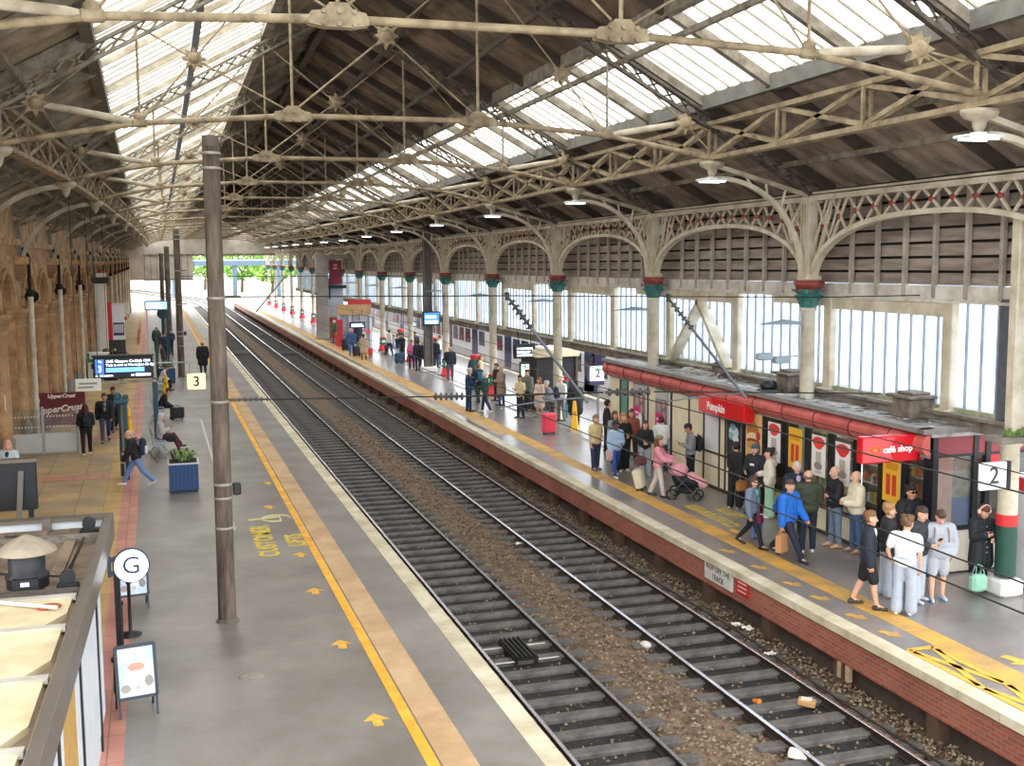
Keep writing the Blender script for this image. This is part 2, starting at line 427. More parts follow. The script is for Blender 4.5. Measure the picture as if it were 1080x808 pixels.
        if hair == 'bun': hb.ell(hp(0, -.09, .11), (.05*1.1*S,)*3, hc, 8, 6)
        if hair == 'pony': hb.cap(hp(0, -.11, .04), .035*1.1*S, hp(0, -.13, -.16), .028*1.1*S, hc)
    elif hair == 'fringe':   # greying ring round a bald crown
        hb.cap(hp(.05, -.055, -.01), .042*1.1*S, hp(-.05, -.055, -.01), .042*1.1*S, hc); hb.cap(hp(.066, -.02, .01), .024*1.1*S, hp(.06, -.06, 0), .03*1.1*S, hc); hb.cap(hp(-.066, -.02, .01), .024*1.1*S, hp(-.06, -.06, 0), .03*1.1*S, hc)
    elif hair in ('cap', 'beanie'):
        hb.cap(hp(0, -.025, .05), .092*1.1*S, hp(0, -.0, .055), .088*1.1*S, hc)
        if hair == 'cap': hb.cap(hp(.03, .09, .07), .014*1.1*S, hp(-.03, .09, .07), .014*1.1*S, hc); hb.cap(hp(.03, .13, .06), .011*1.1*S, hp(-.03, .13, .06), .011*1.1*S, hc)
    if hb.v: voxel(hb, 'hat' if hair in ('cap', 'beanie') else 'hair', t, V*1.05, 2)
    if hood:
        hm = MB(); c2 = smat(hood)
        if hood == top or True:
            if hair == 'hood':
                hm.cap(hp(0, -.035, .045), .105*S, hp(0, -.03, -.05), .1*S, c2); hm.cap(hp(0, -.0, .06), .094*S, hp(0, -.02, .05), .1*S, c2)
            else: hm.cap(sp(.46, .07, -.09), .05*S, sp(.46, -.07, -.09), .05*S, c2); hm.cap(sp(.4, 0, -.12), .06*S, sp(.44, 0, -.1), .06*S, c2)
        voxel(hm, 'hood', t, V*1.1, 2)
    W_ = Matrix.Translation((x, y, 0)) @ Matrix.Rotation(math.radians(face), 4, 'Z')
    return dict(t=t, W=W_, S=S, hand={s: W_ @ J['hand', s] for s in (1, -1)}, sp=lambda u, dx=0, dy=0: W_ @ sp(u, dx, dy), head=W_ @ C, face=face)

# ------------------------------------------------------------------ bags and luggage
def backpack(p, c, label, c2=None, size=1.0):
    o = p['sp'](.16, 0, -.12*1.0-.03); t = thing('backpack', label, 'backpack', o, math.radians(p['face'])); m_ = smat(c); m2 = smat(c2 or c)
    m = MB(); m.box((0, -.085, .08), (.3*size, .17*size, .46*size), m_, bev=.06); m.build('bag_body', t)
    m = MB(); m.box((0, -.18, .0), (.24*size, .07, .22*size), m2, bev=.03); m.build('front_pocket', t)
    m = MB()
    for s in (1, -1): m.tube([(s*.1, .0, .26), (s*.12, .14, .33), (s*.12, .27, .2), (s*.14, .22, -.02), (s*.13, .0, -.1)], .018, m_, 5)
    m.build('shoulder_strap', t)
    m = MB(); m.tube([(-.04, -.03, .3), (0, -.05, .36), (.04, -.03, .3)], .01, m_, 5); m.build('grab_handle', t)
def handbag(pt, c, label, w=.3, h=.26, d=.12, drop=.25, name='handbag', cat='bag', rz=0.0, paper=False):
    t = thing(name, label, cat, (pt[0], pt[1], pt[2]-drop-h), rz); m_ = smat(c)
    m = MB()
    if paper:
        m.box((0, 0, h/2), (w, d, h), m_)
    else:
        m.box((0, 0, h/2), (w, d, h), m_, bev=min(.05, d*.4)); m.box((0, -d/2, h*.4), (w*.6, .02, h*.4), m_, bev=.008)
    m.build('bag_body', t)
    m = MB()
    for s in (1, -1) if name != 'shoulder_bag' else (1,): m.tube([(-w*.28, s*d*.25, h), (-w*.2, s*d*.1, h+drop*.8), (0, 0, h+drop), (w*.2, s*d*.1, h+drop*.8), (w*.28, s*d*.25, h)], .008, m_, 5)
    m.build('handle', t)
    return t
def suitcase(x, y, c, label, h=.62, w=.42, d=.26, rz=0.0, handle=.35, name='suitcase'):
    t = thing(name, label, 'suitcase', (x, y, 0), rz); m_ = mat(c, .4); dk = mat('#1c1c1e', .5)
    m = MB(); m.box((0, 0, .07+h/2), (w, d, h), m_, bev=.04)
    for i in range(5): m.box((-w*.36+w*.18*i, -d/2, .07+h/2), (w*.08, .02, h*.8), m_, bev=.006)
    m.build('shell', t)
    m = MB()
    for s in (1, -1): m.tube([(s*.1, d*.3, .07+h), (s*.1, d*.3, .07+h+handle)], .009, mat('#8e9196', .3, .7), 6)
    m.tube([(-.12, d*.3, .07+h+handle), (.12, d*.3, .07+h+handle)], .014, dk, 6); m.build('telescopic_handle', t)
    for sx in (1, -1):
        for sy in (1, -1):
            m = MB(); m.lathe([(.001, -.015), (.035, -.015), (.035, .015), (.001, .015)], dk, (sx*w*.36, sy*d*.3, .035), 10, M=Matrix.Rotation(PI/2, 3, 'Y')); m.build('wheel', t)
    return t
def phone(p, s, label):
    h = p['hand'][s]; t = MB(); t.box((0, 0, .03), (.075, .012, .15), mat('#16171a', .2), bev=.005)
    o = solo('phone', t, label, 'phone', (h.x, h.y, h.z), math.radians(p['face'])); o.rotation_euler = (-.9, 0, math.radians(p['face']))

def people():
    G = gp
    far = dict(far=True)
    # --- group by the youths and the near end
    p = person(G(914, 641), 1.84, 235, 'young man in navy zip top and black shorts with one hand in his pocket', '#1f2735', '#15161a', 'short', '#7a5434', 'l', 'step', ('down', 'pocket'), bottom='shorts', shoe='#3a3630', inner='#e6e8ec', coat=1)
    m = MB(); 
    p = person(G(934, 629), 1.8, 240, 'fair haired youth in dark jacket and pale jeans just behind the one in shorts', '#23282c', '#aab3c2', 'curly', '#a87f54', 'l', 'stand', ('down', 'hold'), bottom='wide', shoe='#8f8a7c', coat=1)
    p = person(G(953, 648), 1.82, 305, 'youth in white T-shirt and wide pale jeans seen from behind', '#eceef0', '#a9b2c0', 'curly', '#6d4f35', 'l', 'stand', ('down', 'pocket'), 'short', 'wide', '#e8e8ea', turn=-20, nod=8)
    p = person(G(967, 634), 1.82, 200, 'youth with dark hair and dark jacket hidden behind the white T-shirt', '#2c3138', '#b7bec8', 'short', '#3a2a1e', 'l', 'stand', ('hold', 'hold'), bottom='wide', shoe='#c9d3e4', nod=12, coat=1)
    p = person(G(957, 604), 1.82, 185, 'man with black curls and sunglasses in a dark coat against the cafe window', '#1b1c20', '#1d1e24', 'curly', '#14110f', 'm', 'stand', ('hold', 'down'), coat=1, shoe='#15151a')
    o = p['head']; m = MB()
    for s in (1, -1): m.box((s*.033, .092, .012), (.05, .012, .035), mat('#0d0d0f', .1), bev=.01)
    m.bar((-.08, .05, .02), (-.06, .09, .02), .008, .008, mat('#0d0d0f', .2)); m.bar((.08, .05, .02), (.06, .09, .02), .008, .008, mat('#0d0d0f', .2)); m.bar((-.01, .095, .02), (.01, .095, .02), .008, .008, mat('#0d0d0f', .2))
    q = solo('sunglasses', m, 'dark sunglasses on the man with black curls', 'glasses', o, math.radians(185)); q.scale = (1.17,)*3
    p = person(G(988, 633), 1.76, 160, 'man in light grey hoodie and shorts looking down at a phone', '#a9adb5', '#b3b5ba', 'short', '#4a3a2c', 'l', 'wide', ('phone', 'pocket'), bottom='shorts', shoe='#a9c4e6', nod=32, hood='#a9adb5', fat=1.25, coat=1)
    phone(p, 1, 'phone held by the man in the grey hoodie')
    m = MB()
    for s in (1, -1): m.tube([p['sp'](.46, s*.1, -.1), p['sp'](.5, s*.11, .02), p['sp'](.4, s*.12, .15), p['sp'](.2, s*.14, .14), p['sp'](.12, s*.15, -.02)], .02, smat('#8f8078'), 5)
    solow('bag_straps', m, 'taupe rucksack straps over the grey hoodie', 'backpack', p['sp'](.46, 0, 0))
    p = person(G(1033, 622), 1.7, 175, 'woman in dark buttoned coat dress and pink headphones reading a phone', '#1d2327', '#15161a', 'long', '#5a3527', 'l', 'stand', ('phone', 'hold'), bottom='leggings', shoe='#17171a', nod=25, coat=2, fem=True, fat=.95)
    phone(p, 1, 'phone held by the woman in pink headphones')
    m = MB(); hd = p['head']; m.tube([(.095*math.cos(a), -.01, .03+.1*math.sin(a)) for a in [PI*i/10 for i in range(11)]], .012, mat('#e9b9b4', .5), 6)
    for s in (1, -1): m.ell((s*.095, -.005, .01), (.022, .04, .045), mat('#e9c9c4', .5), 10, 6)
    q = solo('headphones', m, 'pale pink headphones on the woman in the dark coat dress', 'headphones', hd, math.radians(175)); q.scale = (1.2,)*3; q.rotation_euler = (math.radians(-25), 0, math.radians(175))
    m = MB()
    for i in range(6): m.ell(p['sp'](.36-.1*i, -.01, .14 if i < 4 else .17), (.012, .012, .012), mat('#d9d4c6', .4), 6, 4)
    solow('coat_buttons', m, 'row of pale buttons down the dark coat dress', 'buttons', p['sp'](.3, 0, .14))
    q = G(1031, 628); handbag((q.x, q.y, .62), '#8fbfa6', 'mint green bag standing on the ground by the white plinth', .36, .34, .2, .2, 'tote_bag')
    # --- middle of the shop front
    person(G(902, 583), 1.82, 75, 'balding man in thick cream jumper and blue jeans', '#e6dcc2', '#3f5878', 'fringe', '#b9aca0', 'p', 'stand', ('hold', 'hold'), shoe='#8f6f55', fat=1.15, coat=1)
    person(G(880, 577), 1.84, 80, 'bald man with folded arms in black jumper and faded jeans', '#16181d', '#6f8096', 'none', '#999999', 'p', 'stand', ('cross', 'cross'), shoe='#c39a72', fat=1.08)
    person(G(851, 583), 1.84, 340, 'man in dark olive jacket and navy jeans seen from behind', '#39402f', '#1f2a3c', 'fringe', '#6a5a4c', 'l', 'stand', ('hold', 'down'), shoe='#d9dade', coat=1, turn=-10)
    p = person(G(831, 589), 1.82, 205, 'man striding in bright blue jacket and navy trousers', '#1f6fd0', '#1b2338', 'short', '#4a382c', 'l', 'stride', ('bag', 'fwd'), shoe='#2c2f36', coat=1, turn=-35)
    backpack(p, '#1d4fa0', 'blue rucksack worn over the bright blue jacket', size=.75)
    h = p['hand'][1]; handbag((h.x, h.y, h.z+.02), '#c79261', 'brown paper carrier bag held by the man in the bright blue jacket', .3, .38, .14, .14, 'paper_bag', 'bag', .5, True)
    person(G(839, 566), 1.76, 170, 'grey haired man in navy blazer over a lilac shirt', '#232b40', '#2b3040', 'short', '#c8c4bd', 'p', 'stand', ('down', 'down'), inner='#c9b6dc', shoe='#222222', coat=1)
    person(G(811, 546), 1.74, 60, 'woman in cream hoodie and mint green trousers with black hair', '#e3ddd0', '#a9d3b4', 'bun', '#17130f', 'l', 'stand', ('hold', 'pocket'), bottom='wide', shoe='#ecebe6', hood='#e3ddd0', coat=1, fem=True, fat=1.1)
    p = person(G(796, 542), 1.78, 110, 'person with raised hood and black puffer jacket with white chest mark', '#1d232f', '#14161c', 'hood', '#1d232f', 'l', 'stand', ('hold', 'down'), hood='#4a5668', coat=1, fat=1.08, shoe='#17171b')
    m = MB(); m.box((0, 0, 0), (.14, .012, .06), mat('#e6e8ec', .6), bev=.005); solo('chest_patch', m, 'white patch on the black puffer jacket', 'patch', p['sp'](.3, -.02, .155), math.radians(110))
    p = person(G(775, 536), 1.72, 290, 'woman in loose black clothes with a tan handbag at the cafe door', '#141518', '#121316', 'short', '#1d1613', 'l', 'stand', ('bag', 'hold'), bottom='wide', shoe='#e4e2de', coat=1, turn=60, fem=True)
    h = p['hand'][1]; handbag((h.x, h.y, h.z+.3), '#a9733f', 'tan leather handbag of the woman in black', .34, .3, .14, .28)
    p = person(G(793, 577), 1.66, 215, 'woman with long brown hair in grey and teal jacket walking with two bags', '#6f7f94', '#15171f', 'long', '#4a2f22', 'l', 'walk', ('down', 'bag'), bottom='leggings', shoe='#1c1c20', coat=1, inner='#6fb5a2', fem=True, turn=-30)
    handbag(p['sp'](.2, .02, .2), '#7a2350', 'plum cross body bag in front of the woman in teal', .26, .2, .09, .3, 'shoulder_bag', 'bag', math.radians(215))
    h = p['hand'][-1]; handbag((h.x, h.y, h.z+.02), '#5a6a9c', 'slate blue tote bag held by the woman in teal', .34, .36, .12, .18, 'tote_bag', 'bag', .4)
    # --- group by the pram
    p = person(G(728, 513), 1.8, 75, 'bearded man in grey sweatshirt with black rucksack looking at his phone', '#7d8088', '#15161a', 'short', '#17120f', 'm', 'stand', ('down', 'phone'), shoe='#1d1d20', nod=28)
    backpack(p, '#17181c', 'black rucksack on the man in grey sweatshirt'); phone(p, -1, 'phone in the hand of the man in grey sweatshirt')
    p = person(G(694, 524), 1.66, 235, 'woman in pink jacket pushing the pram', '#dd8f9c', '#cfc4bd', 'long', '#7a4a33', 'l', 'step', ('push', 'push'), shoe='#2a2a2c', coat=1, fem=True, turn=-10)
    m = MB(); m.ell((0, -.005, .1), (.1, .11, .06), smat('#7d7a52'), 12, 6); q = solo('headscarf', m, 'olive headscarf band on the woman with the pram', 'hat', p['head'], math.radians(225)); q.scale = (1.15,)*3
    a = math.radians(235); d = Vector((-math.sin(a), math.cos(a), 0)); b = Vector((p['t'].location.x, p['t'].location.y, 0)) + d*.72
    t = thing('pram', 'black pram with pink hood and pink foot muff', 'pram', b, a); PK = smat('#e3a0a8'); DKF = smat('#17181b'); AL = mat('#55575b', .4, .5)
    for (x, y) in ((.24, .38), (-.24, .38), (.27, -.3), (-.27, -.3)):
        m = MB(); r = .1 if y > 0 else .14; m.tube([(x, y+r*math.cos(q), r+r*math.sin(q)) for q in [2*PI*i/16 for i in range(16)]], .022, DKF, 6, closed=True); m.tube([(x-.02, y, r), (x+.02, y, r)], .03, AL, 8)
        for i in range(4): q = i*PI/4; m.bar((x, y+r*math.cos(q), r+r*math.sin(q)), (x, y-r*math.cos(q), r-r*math.sin(q)), .008, .008, AL)
        m.build('wheel', t)
    m = MB()
    for s in (1, -1): m.tube([(s*.24, .38, .12), (s*.22, -.1, .55), (s*.2, -.52, 1.0)], .016, AL, 6); m.tube([(s*.25, -.3, .16), (s*.22, .1, .6)], .016, AL, 6)
    m.tube([(-.2, -.52, 1.0), (.2, -.52, 1.0)], .022, DKF, 8); m.build('frame', t)
    m = MB(); m.cap((0, -.12, .5), .19, (0, .3, .46), .17, DKF); m.cap((0, -.16, .55), .18, (0, -.22, .75), .17, DKF); voxel(m, 'seat_pod', t, .02, 2)
    m = MB(); m.ell((0, -.16, .78), (.25, .27, .2), PK, 14, 8); m.build('hood', t)
    m = MB(); m.cap((0, .2, .6), .15, (0, .52, .42), .13, PK); voxel(m, 'foot_muff', t, .02, 2)
    m = MB(); m.box((0, .02, .24), (.4, .5, .16), DKF, bev=.04); m.build('basket', t)
    s = suitcase(*G(677, 517)[:2], '#d9cfb4', 'cream suitcase tilted beside the pram with striped bag on top', .55, .42, .25, .9, .4); s.rotation_euler = (-.25, 0, .9)
    q = G(677, 517); handbag((q.x+.03, q.y+.17, 1.06), '#6a3f44', 'striped dark bag resting on the cream suitcase', .34, .26, .2, .12, 'holdall')
    p = person(G(680, 502), 1.66, 165, 'young woman with glasses in black jumper and grey joggers, brown hair', '#17181b', '#a5a8b0', 'long', '#55301f', 'l', 'stand', ('hold', 'cross'), bottom='wide', shoe='#d8d4cf', fem=True)
    person(G(697, 497), 1.66, 350, 'person with dark red hair in white fluffy top facing the poster', '#e4e4e6', '#3a3a44', 'short', '#571f2a', 'l', 'stand', ('hold', 'hold'), coat=1, fem=True, shoe='#555555')
    person(G(657, 497), 1.78, 180, 'tall woman with fair hair in black top and wide black trousers', '#121316', '#121317', 'long', '#b07a4e', 'l', 'stand', ('cross', 'hold'), bottom='wide', shoe='#e6e2dc', fem=True)
    p = person(G(649, 503), 1.68, 190, 'woman in pale denim jacket and blue jeans with a pink bag', '#a6bfdc', '#2f4f96', 'short', '#18120f', 'd', 'step', ('down', 'hold'), shoe='#e9e8e6', coat=1, fem=True)
    handbag(p['sp'](.2, .2, .05), '#c9a9a6', 'pale pink shoulder bag of the woman in denim jacket', .3, .34, .1, .25, 'shoulder_bag')
    person(G(628, 496), 1.7, 200, 'woman in yellow T-shirt and dark blue trousers at the end of the group', '#d9c58c', '#2f3550', 'short', '#8a6a4a', 'l', 'stand', ('down', 'hold'), 'short', shoe='#5a6a80', fem=True, fat=1.18)
    person(G(648, 489), 1.66, 195, 'woman in grey top between the yellow and black tops', '#9a9fa8', '#3b4258', 'long', '#6a3d2c', 'l', 'stand', ('down', 'down'), shoe='#333333', fem=True)
    person(G(640, 477), 1.74, 250, 'man in dark leather jacket behind the woman in yellow', '#22232b', '#1f2026', 'short', '#3a241c', 'l', 'stand', ('hold', 'down'), coat=1, turn=30)
    person(G(666, 487), 1.68, 150, 'person with long auburn hair in rust brown top behind the tall woman', '#8a4a34', '#3a2f2c', 'long', '#6f3524', 'l', 'stand', ('down', 'down'), fem=True, shoe='#333333')
    # --- middle distance
    M = 'passengers halfway along the far platform'
    def f(px, py, h, face, label, *a, **k):
        k.setdefault('far', True); k.setdefault('group', M); return person(G(px, py), h, face, label, *a, **k)
    f(494.5, 434, 1.84, 270, 'man in navy suit and blue trousers standing alone at the platform side of the group', '#24365c', '#233459', 'short', '#c4b8ac', 'p', 'stand', ('phone', 'hold'), shoe='#2a2420', nod=15)
    p = f(504, 425, 1.78, 20, 'person in dark coat wearing a teal rucksack', '#262d42', '#2b3042', 'short', '#7a5c44', 'l', 'step', ('down', 'down'), coat=1); backpack(p, '#2b86a0', 'teal rucksack on the person in dark coat')
    f(512, 435, 1.72, 60, 'white haired person in dark green jacket', '#1e4a3a', '#23304a', 'short', '#d9d2c6', 'p', 'step', ('down', 'hold'), shoe='#eeeeee', coat=1)
    f(529, 428, 1.74, 100, 'person in camel coat and blue jeans with fair hair', '#a48f7c', '#3558a0', 'short', '#d6bfa0', 'l', 'stand', ('hold', 'hold'), coat=2, shoe='#5a4a40')
    f(524, 423, 1.7, 95, 'dark coated person half hidden behind the camel coat', '#1e2026', '#202638', 'short', '#5a3f30', 'l', 'stand', ('down', 'down'), coat=1)
    f(500, 410, 1.7, 120, 'person in sunglasses and navy top with a camel coat behind the teal rucksack', '#2a3150', '#2a3048', 'short', '#6a4a38', 'l', 'stand', ('cross', 'hold'), coat=1)
    f(507, 411, 1.68, 250, 'person in cream coat standing by the green litter post', '#d6c4a2', '#4a4650', 'short', '#8a5a40', 'l', 'stand', ('down', 'down'), coat=2)
    f(549, 441, 1.74, 110, 'man in beige T-shirt and dark trousers near the waiting room', '#d6c79c', '#232a3c', 'short', '#3a2c24', 'm', 'stand', ('phone', 'down'), 'short')
    f(557, 434, 1.76, 110, 'person in camouflage jacket beside the man in beige', '#6f7468', '#26282e', 'short', '#4a3428', 'l', 'stand', ('down', 'down'), coat=1)
    f(569, 440, 1.62, 120, 'woman in long cream dress near the red suitcase', '#e4cbb8', '#d9bfae', 'long', '#8a5a3c', 'l', 'stand', ('hold', 'down'), bottom='dress', fem=True, shoe='#b98a78')
    p = f(582, 447, 1.72, 80, 'grey haired person in grey jacket bending by the red suitcase', '#85888f', '#3a3d48', 'short', '#b9b4ae', 'p', 'stand', ('hold', 'hold'), lean=18, coat=1); backpack(p, '#2c3550', 'dark rucksack on the person bending by the red suitcase')
    f(592, 444, 1.8, 110, 'white haired man in pale shirt by the column', '#dfdcdc', '#77787f', 'short', '#ece8e2', 'p', 'stand', ('down', 'down'))
    p = f(607, 449, 1.76, 0, 'person in wide black cape coat seen from behind', '#16171d', '#16171d', 'hood', '#16171d', 'l', 'stand', ('down', 'down'), coat=2, hood='#16171d', fat=1.2, bottom='trousers')
    q = G(579, 458); suitcase(q.x, q.y, '#e8435a', 'large coral red suitcase standing in the middle of the platform', .72, .5, .3, .2, .25)
    q = G(592, 440); suitcase(q.x+.1, q.y, '#d23c4a', 'smaller red suitcase behind the large coral one', .5, .34, .24, .3, .35)
    f(475, 401, 1.78, 350, 'man in dark jumper and grey trousers next to the red based column', '#23232e', '#55525e', 'fringe', '#8a7a6c', 'l', 'stand', ('down', 'hold'), coat=1)
    f(446, 391, 1.72, 340, 'man in dark green waxed coat seen from behind', '#2a3430', '#1f2838', 'short', '#caa98e', 'l', 'step', ('down', 'down'), coat=1)
    f(441, 391, 1.74, 20, 'person in dark purple jacket beside the waxed coat', '#2d2a44', '#20233a', 'short', '#2a1f1a', 'l', 'stand', ('down', 'down'), coat=1)
    f(434.5, 389.5, 1.7, 150, 'woman in bright pink top and navy trousers', '#e4709a', '#26304f', 'short', '#3a2a24', 'm', 'stand', ('cross', 'hold'), fem=True)
    f(425, 382, 1.78, 100, 'man in dark suit holding up a phone', '#1e1e2c', '#1d1f30', 'short', '#2a1f18', 'm', 'stand', ('up', 'phone'), coat=1)
    f(419.5, 381, 1.68, 260, 'person in navy and white standing with a case by the dark suit', '#33405e', '#dfe2ea', 'short', '#7a5640', 'l', 'stand', ('down', 'down'))
    f(438, 379, 1.74, 200, 'dark haired person hidden behind the pink top', '#20202c', '#24283a', 'short', '#221813', 'm', 'stand', ('down', 'down'), coat=1)
    f(464, 384, 1.74, 60, 'person in white top and blue jeans behind the dark mast', '#e2ded6', '#3c568c', 'short', '#5a4030', 'l', 'stand', ('hold', 'down'))
    f(460, 388, 1.72, 300, 'slim dark figure half hidden behind the dark grey mast', '#23242c', '#262a38', 'short', '#33241c', 'l', 'stand', ('down', 'down'), coat=1)
    f(411, 375, 1.72, 290, 'person in white top and black trousers by the yellow sign', '#dcd8da', '#25222c', 'short', '#4a3226', 'l', 'step', ('down', 'hold'))
    f(371, 375.5, 1.78, 350, 'man in blue denim jacket and jeans pulling a dark case', '#3e5f92', '#4a6ba4', 'short', '#c9b4a0', 'l', 'step', ('down', 'bag'), coat=1)
    f(384, 380, 1.66, 345, 'woman in camel coat and dark leggings pulling a case', '#cbb195', '#26242a', 'bun', '#3a241c', 'l', 'step', ('down', 'bag'), coat=2, bottom='leggings', fem=True)
    for (px, py, c, lab, hh) in ((364.5, 370, '#23262e', 'dark suitcase pulled by the man in denim', .75), (376.5, 376, '#2a2c34', 'dark suitcase pulled by the woman in camel coat', .6), (389, 375.5, '#d2353f', 'red bag carried beside the woman in camel coat', .45), (421, 384, '#2c4a66', 'teal blue suitcase at the feet of the man in dark suit', .62)):
        q = G(px, py); suitcase(q.x, q.y, c, lab, hh, .5, .3, .3, .3)
    f(370, 361, 1.74, 190, 'man in black jacket behind the blue denim jacket', '#1f1c26', '#22222e', 'short', '#2a1d18', 'l', 'stand', ('down', 'down'), coat=1)
    f(378, 366, 1.78, 200, 'person in long dark navy coat in the far crowd', '#20253c', '#20233a', 'short', '#5a3a2a', 'l', 'stand', ('down', 'down'), coat=2)
    f(383, 364, 1.7, 180, 'person in pale cream coat in the far crowd', '#d9c8b4', '#8a7f88', 'short', '#a87a58', 'l', 'stand', ('down', 'down'), coat=2)
    f(388.5, 362, 1.76, 170, 'person in dark navy jacket, last of the far crowd before the seats', '#262c44', '#2a3046', 'short', '#6a4636', 'l', 'stand', ('down', 'down'), coat=1)
    p = person((15.35, 76.1), 1.7, 90, 'person in dark coat sitting on the blue seats', '#23202a', '#2c2c3c', 'short', '#221713', 'm', 'sit', ('lap', 'lap'), coat=1, far=True, seat=.46, group=M)
    p = person((15.35, 75.5), 1.7, 90, 'person in pale blue top sitting on the blue seats', '#a9bcd8', '#8fa0c4', 'short', '#6a4c3a', 'l', 'sit', ('lap', 'lap'), far=True, seat=.46, group=M)
    f(353, 362, 1.74, 120, 'man in green jacket and brown trousers by the orange barrier', '#4c6b4f', '#8a5a3c', 'short', '#d9cfc6', 'p', 'stand', ('down', 'down'), coat=1)
    # --- near platform
    N = 'people on the near platform'
    p = person(G(145, 512), 1.74, 80, 'man with maroon scarf and striped backpack walking in pale jeans', '#1d1a22', '#6f8fc4', 'fringe', '#c9a08c', 'p', 'stride', ('hold', 'fwd'), shoe='#ecebe8', lean=14, nod=10, coat=1, group=N)
    backpack(p, '#1f2c4f', 'navy and white backpack on the man in pale jeans', '#dfe3ea', 1.05)
    m = MB(); m.tube([p['sp'](.485)+Vector((.09*math.cos(a), .09*math.sin(a), 0)) for a in [2*PI*i/12 for i in range(12)]], .045, smat('#5a1f2c'), 8, closed=True); solow('scarf', m, 'maroon scarf round the neck of the man with striped backpack', 'scarf', p['sp'](.485))
    m = MB(); q = p['sp'](-.05, .12, -.28); m.tube([q+Vector((-.1, 0, .3)), q+Vector((.28, -.1, -.25))], .02, mat('#6a4030', .6), 6); solow('umbrella', m, 'brown folded umbrella sticking out below the striped backpack', 'umbrella', q)
    p = person(G(92, 480), 1.72, 5, 'woman with long maroon hair in black, walking away past the glass partition', '#121216', '#111114', 'long', '#4a1424', 'l', 'step', ('hold', 'hold'), bottom='trousers', shoe='#d9d6d2', coat=1, fem=True, group=N)
    backpack(p, '#191b26', 'dark backpack on the woman with maroon hair', size=.85)
    p = person(G(112, 466), 1.8, 185, 'man in dark short jacket and jeans walking toward the footbridge', '#17181e', '#33405e', 'short', '#5a4232', 'l', 'walk', ('back', 'fwd'), shoe='#23232a', inner='#8a8e98', coat=1, group=N)
    p = person(G(121, 455), 1.74, 190, 'dark dressed person carrying a bag under the departure board', '#15161c', '#1d202a', 'short', '#2a1f1a', 'm', 'walk', ('hold', 'bag'), coat=1, group=N)
    h = p['hand'][-1]; handbag((h.x, h.y, h.z+.02), '#16171b', 'black holdall carried under the departure board', .5, .28, .22, .16, 'holdall')
    p = person((.04, 40.25), 1.7, -90, 'person in pale hood and maroon trousers sitting cross legged on the bench behind the planter', '#b9b2ae', '#5a1730', 'hood', '#b9b2ae', 'l', 'sitcross', ('phone', 'lap'), hood='#c9c3bf', seat=.46, shoe='#1c1a1c', coat=1, nod=18, group=N)
    phone(p, 1, 'phone in the hands of the person in pale hood')
    handbag((.38, 39.6, .72), '#1c1c22', 'black bag on the lap of the person in pale hood', .34, .24, .2, .02, 'bag')
    p = person((.1, 48.6), 1.72, -90, 'person all in black hunched on the bench with a big black bag', '#131318', '#14151a', 'short', '#1c1512', 'l', 'sit', ('lap', 'lap'), seat=.46, lean=25, nod=30, coat=1, group=N)
    suitcase(.75, 48.4, '#1d1e24', 'bulky black bag at the knees of the person hunched on the bench', .45, .5, .36, .3, .05, 'holdall')
    p = person((.2, 59.0), 1.72, -90, 'person in white top and black trousers sitting by the yellow wet floor sign', '#dcd6d0', '#17181d', 'short', '#5a4636', 'l', 'sit', ('lap', 'lap'), seat=.46, lean=22, nod=25, group=N, far=True)
    f(214.5, 394, 1.84, 0, 'man in long black coat walking away along the near platform', '#17181c', '#1a1b20', 'fringe', '#5a4c42', 'l', 'step', ('down', 'down'), coat=2, group=N)
    q = G(183, 398); person((.42, 68.5), 1.72, 95, 'person in green brown coat leaning by the farther planter', '#4a3a34', '#3c4a34', 'short', '#2a201a', 'l', 'stand', ('down', 'down'), lean=8, coat=1, far=True, group=N)
    for (x, y, lab, c) in ((.55, 77.5, 'dark blue dressed person standing by the far departure post', '#2a3a54'), (1.0, 81.0, 'person in navy beside the third mast', '#233050'), (.1, 83.5, 'dark figure beyond the far departure board', '#2c3444')):
        person((x, y), 1.74, 200, lab, c, '#22283a', 'short', '#2a1f18', 'l', 'stand', ('down', 'hold'), coat=1, far=True, group=N)
    p = person((aty(8, 470, 33.2).x, 33.2), 1.7, 170, 'woman with pink hair and pale blue jacket behind the dark display board', '#c9dde2', '#3a4456', 'long', '#e0a090', 'p', 'stand', ('down', 'hold'), coat=1, inner='#2a3442', fem=True, group=N)
people()
flush()
# ------------------------------------------------------------------ world, camera
def setup():
    w = bpy.data.worlds.new('sky'); SC.world = w; w.use_nodes = True
    nt = w.node_tree; bg = nt.nodes['Background']
    bg.inputs['Color'].default_value = (0.93, 0.965, 1.0, 1); bg.inputs['Strength'].default_value = SKY
    cam = bpy.data.cameras.new('camera'); o = bpy.data.objects.new('camera', cam); COL.objects.link(o)
    cam.sensor_fit = 'HORIZONTAL'; cam.sensor_width = 36.0; cam.lens = FPX/1080*36; cam.clip_end = 2000
    R = Vector((BX[0], BY[0], BZ[0])); D = Vector((BX[1], BY[1], BZ[1])); F = Vector((BX[2], BY[2], BZ[2]))
    U = -D; B = -F
    o.matrix_world = Matrix(((R.x, U.x, B.x, 0), (R.y, U.y, B.y, 0), (R.z, U.z, B.z, CAMZ), (0, 0, 0, 1)))
    SC.camera = o
    SC.view_settings.view_transform = 'Standard'; SC.view_settings.look = 'None'
    SC.view_settings.gamma = 1.0; SC.view_settings.use_curve_mapping = False
    SC.view_settings.exposure = EXPOSURE
    try:
        c = SC.cycles
        c.max_bounces = 8; c.diffuse_bounces = 5; c.transparent_max_bounces = 24; c.glossy_bounces = 3
        c.sample_clamp_indirect = 6.0; c.use_denoising = True
    except Exception: pass
SKY = 3.3
EXPOSURE = 0.55
setup()

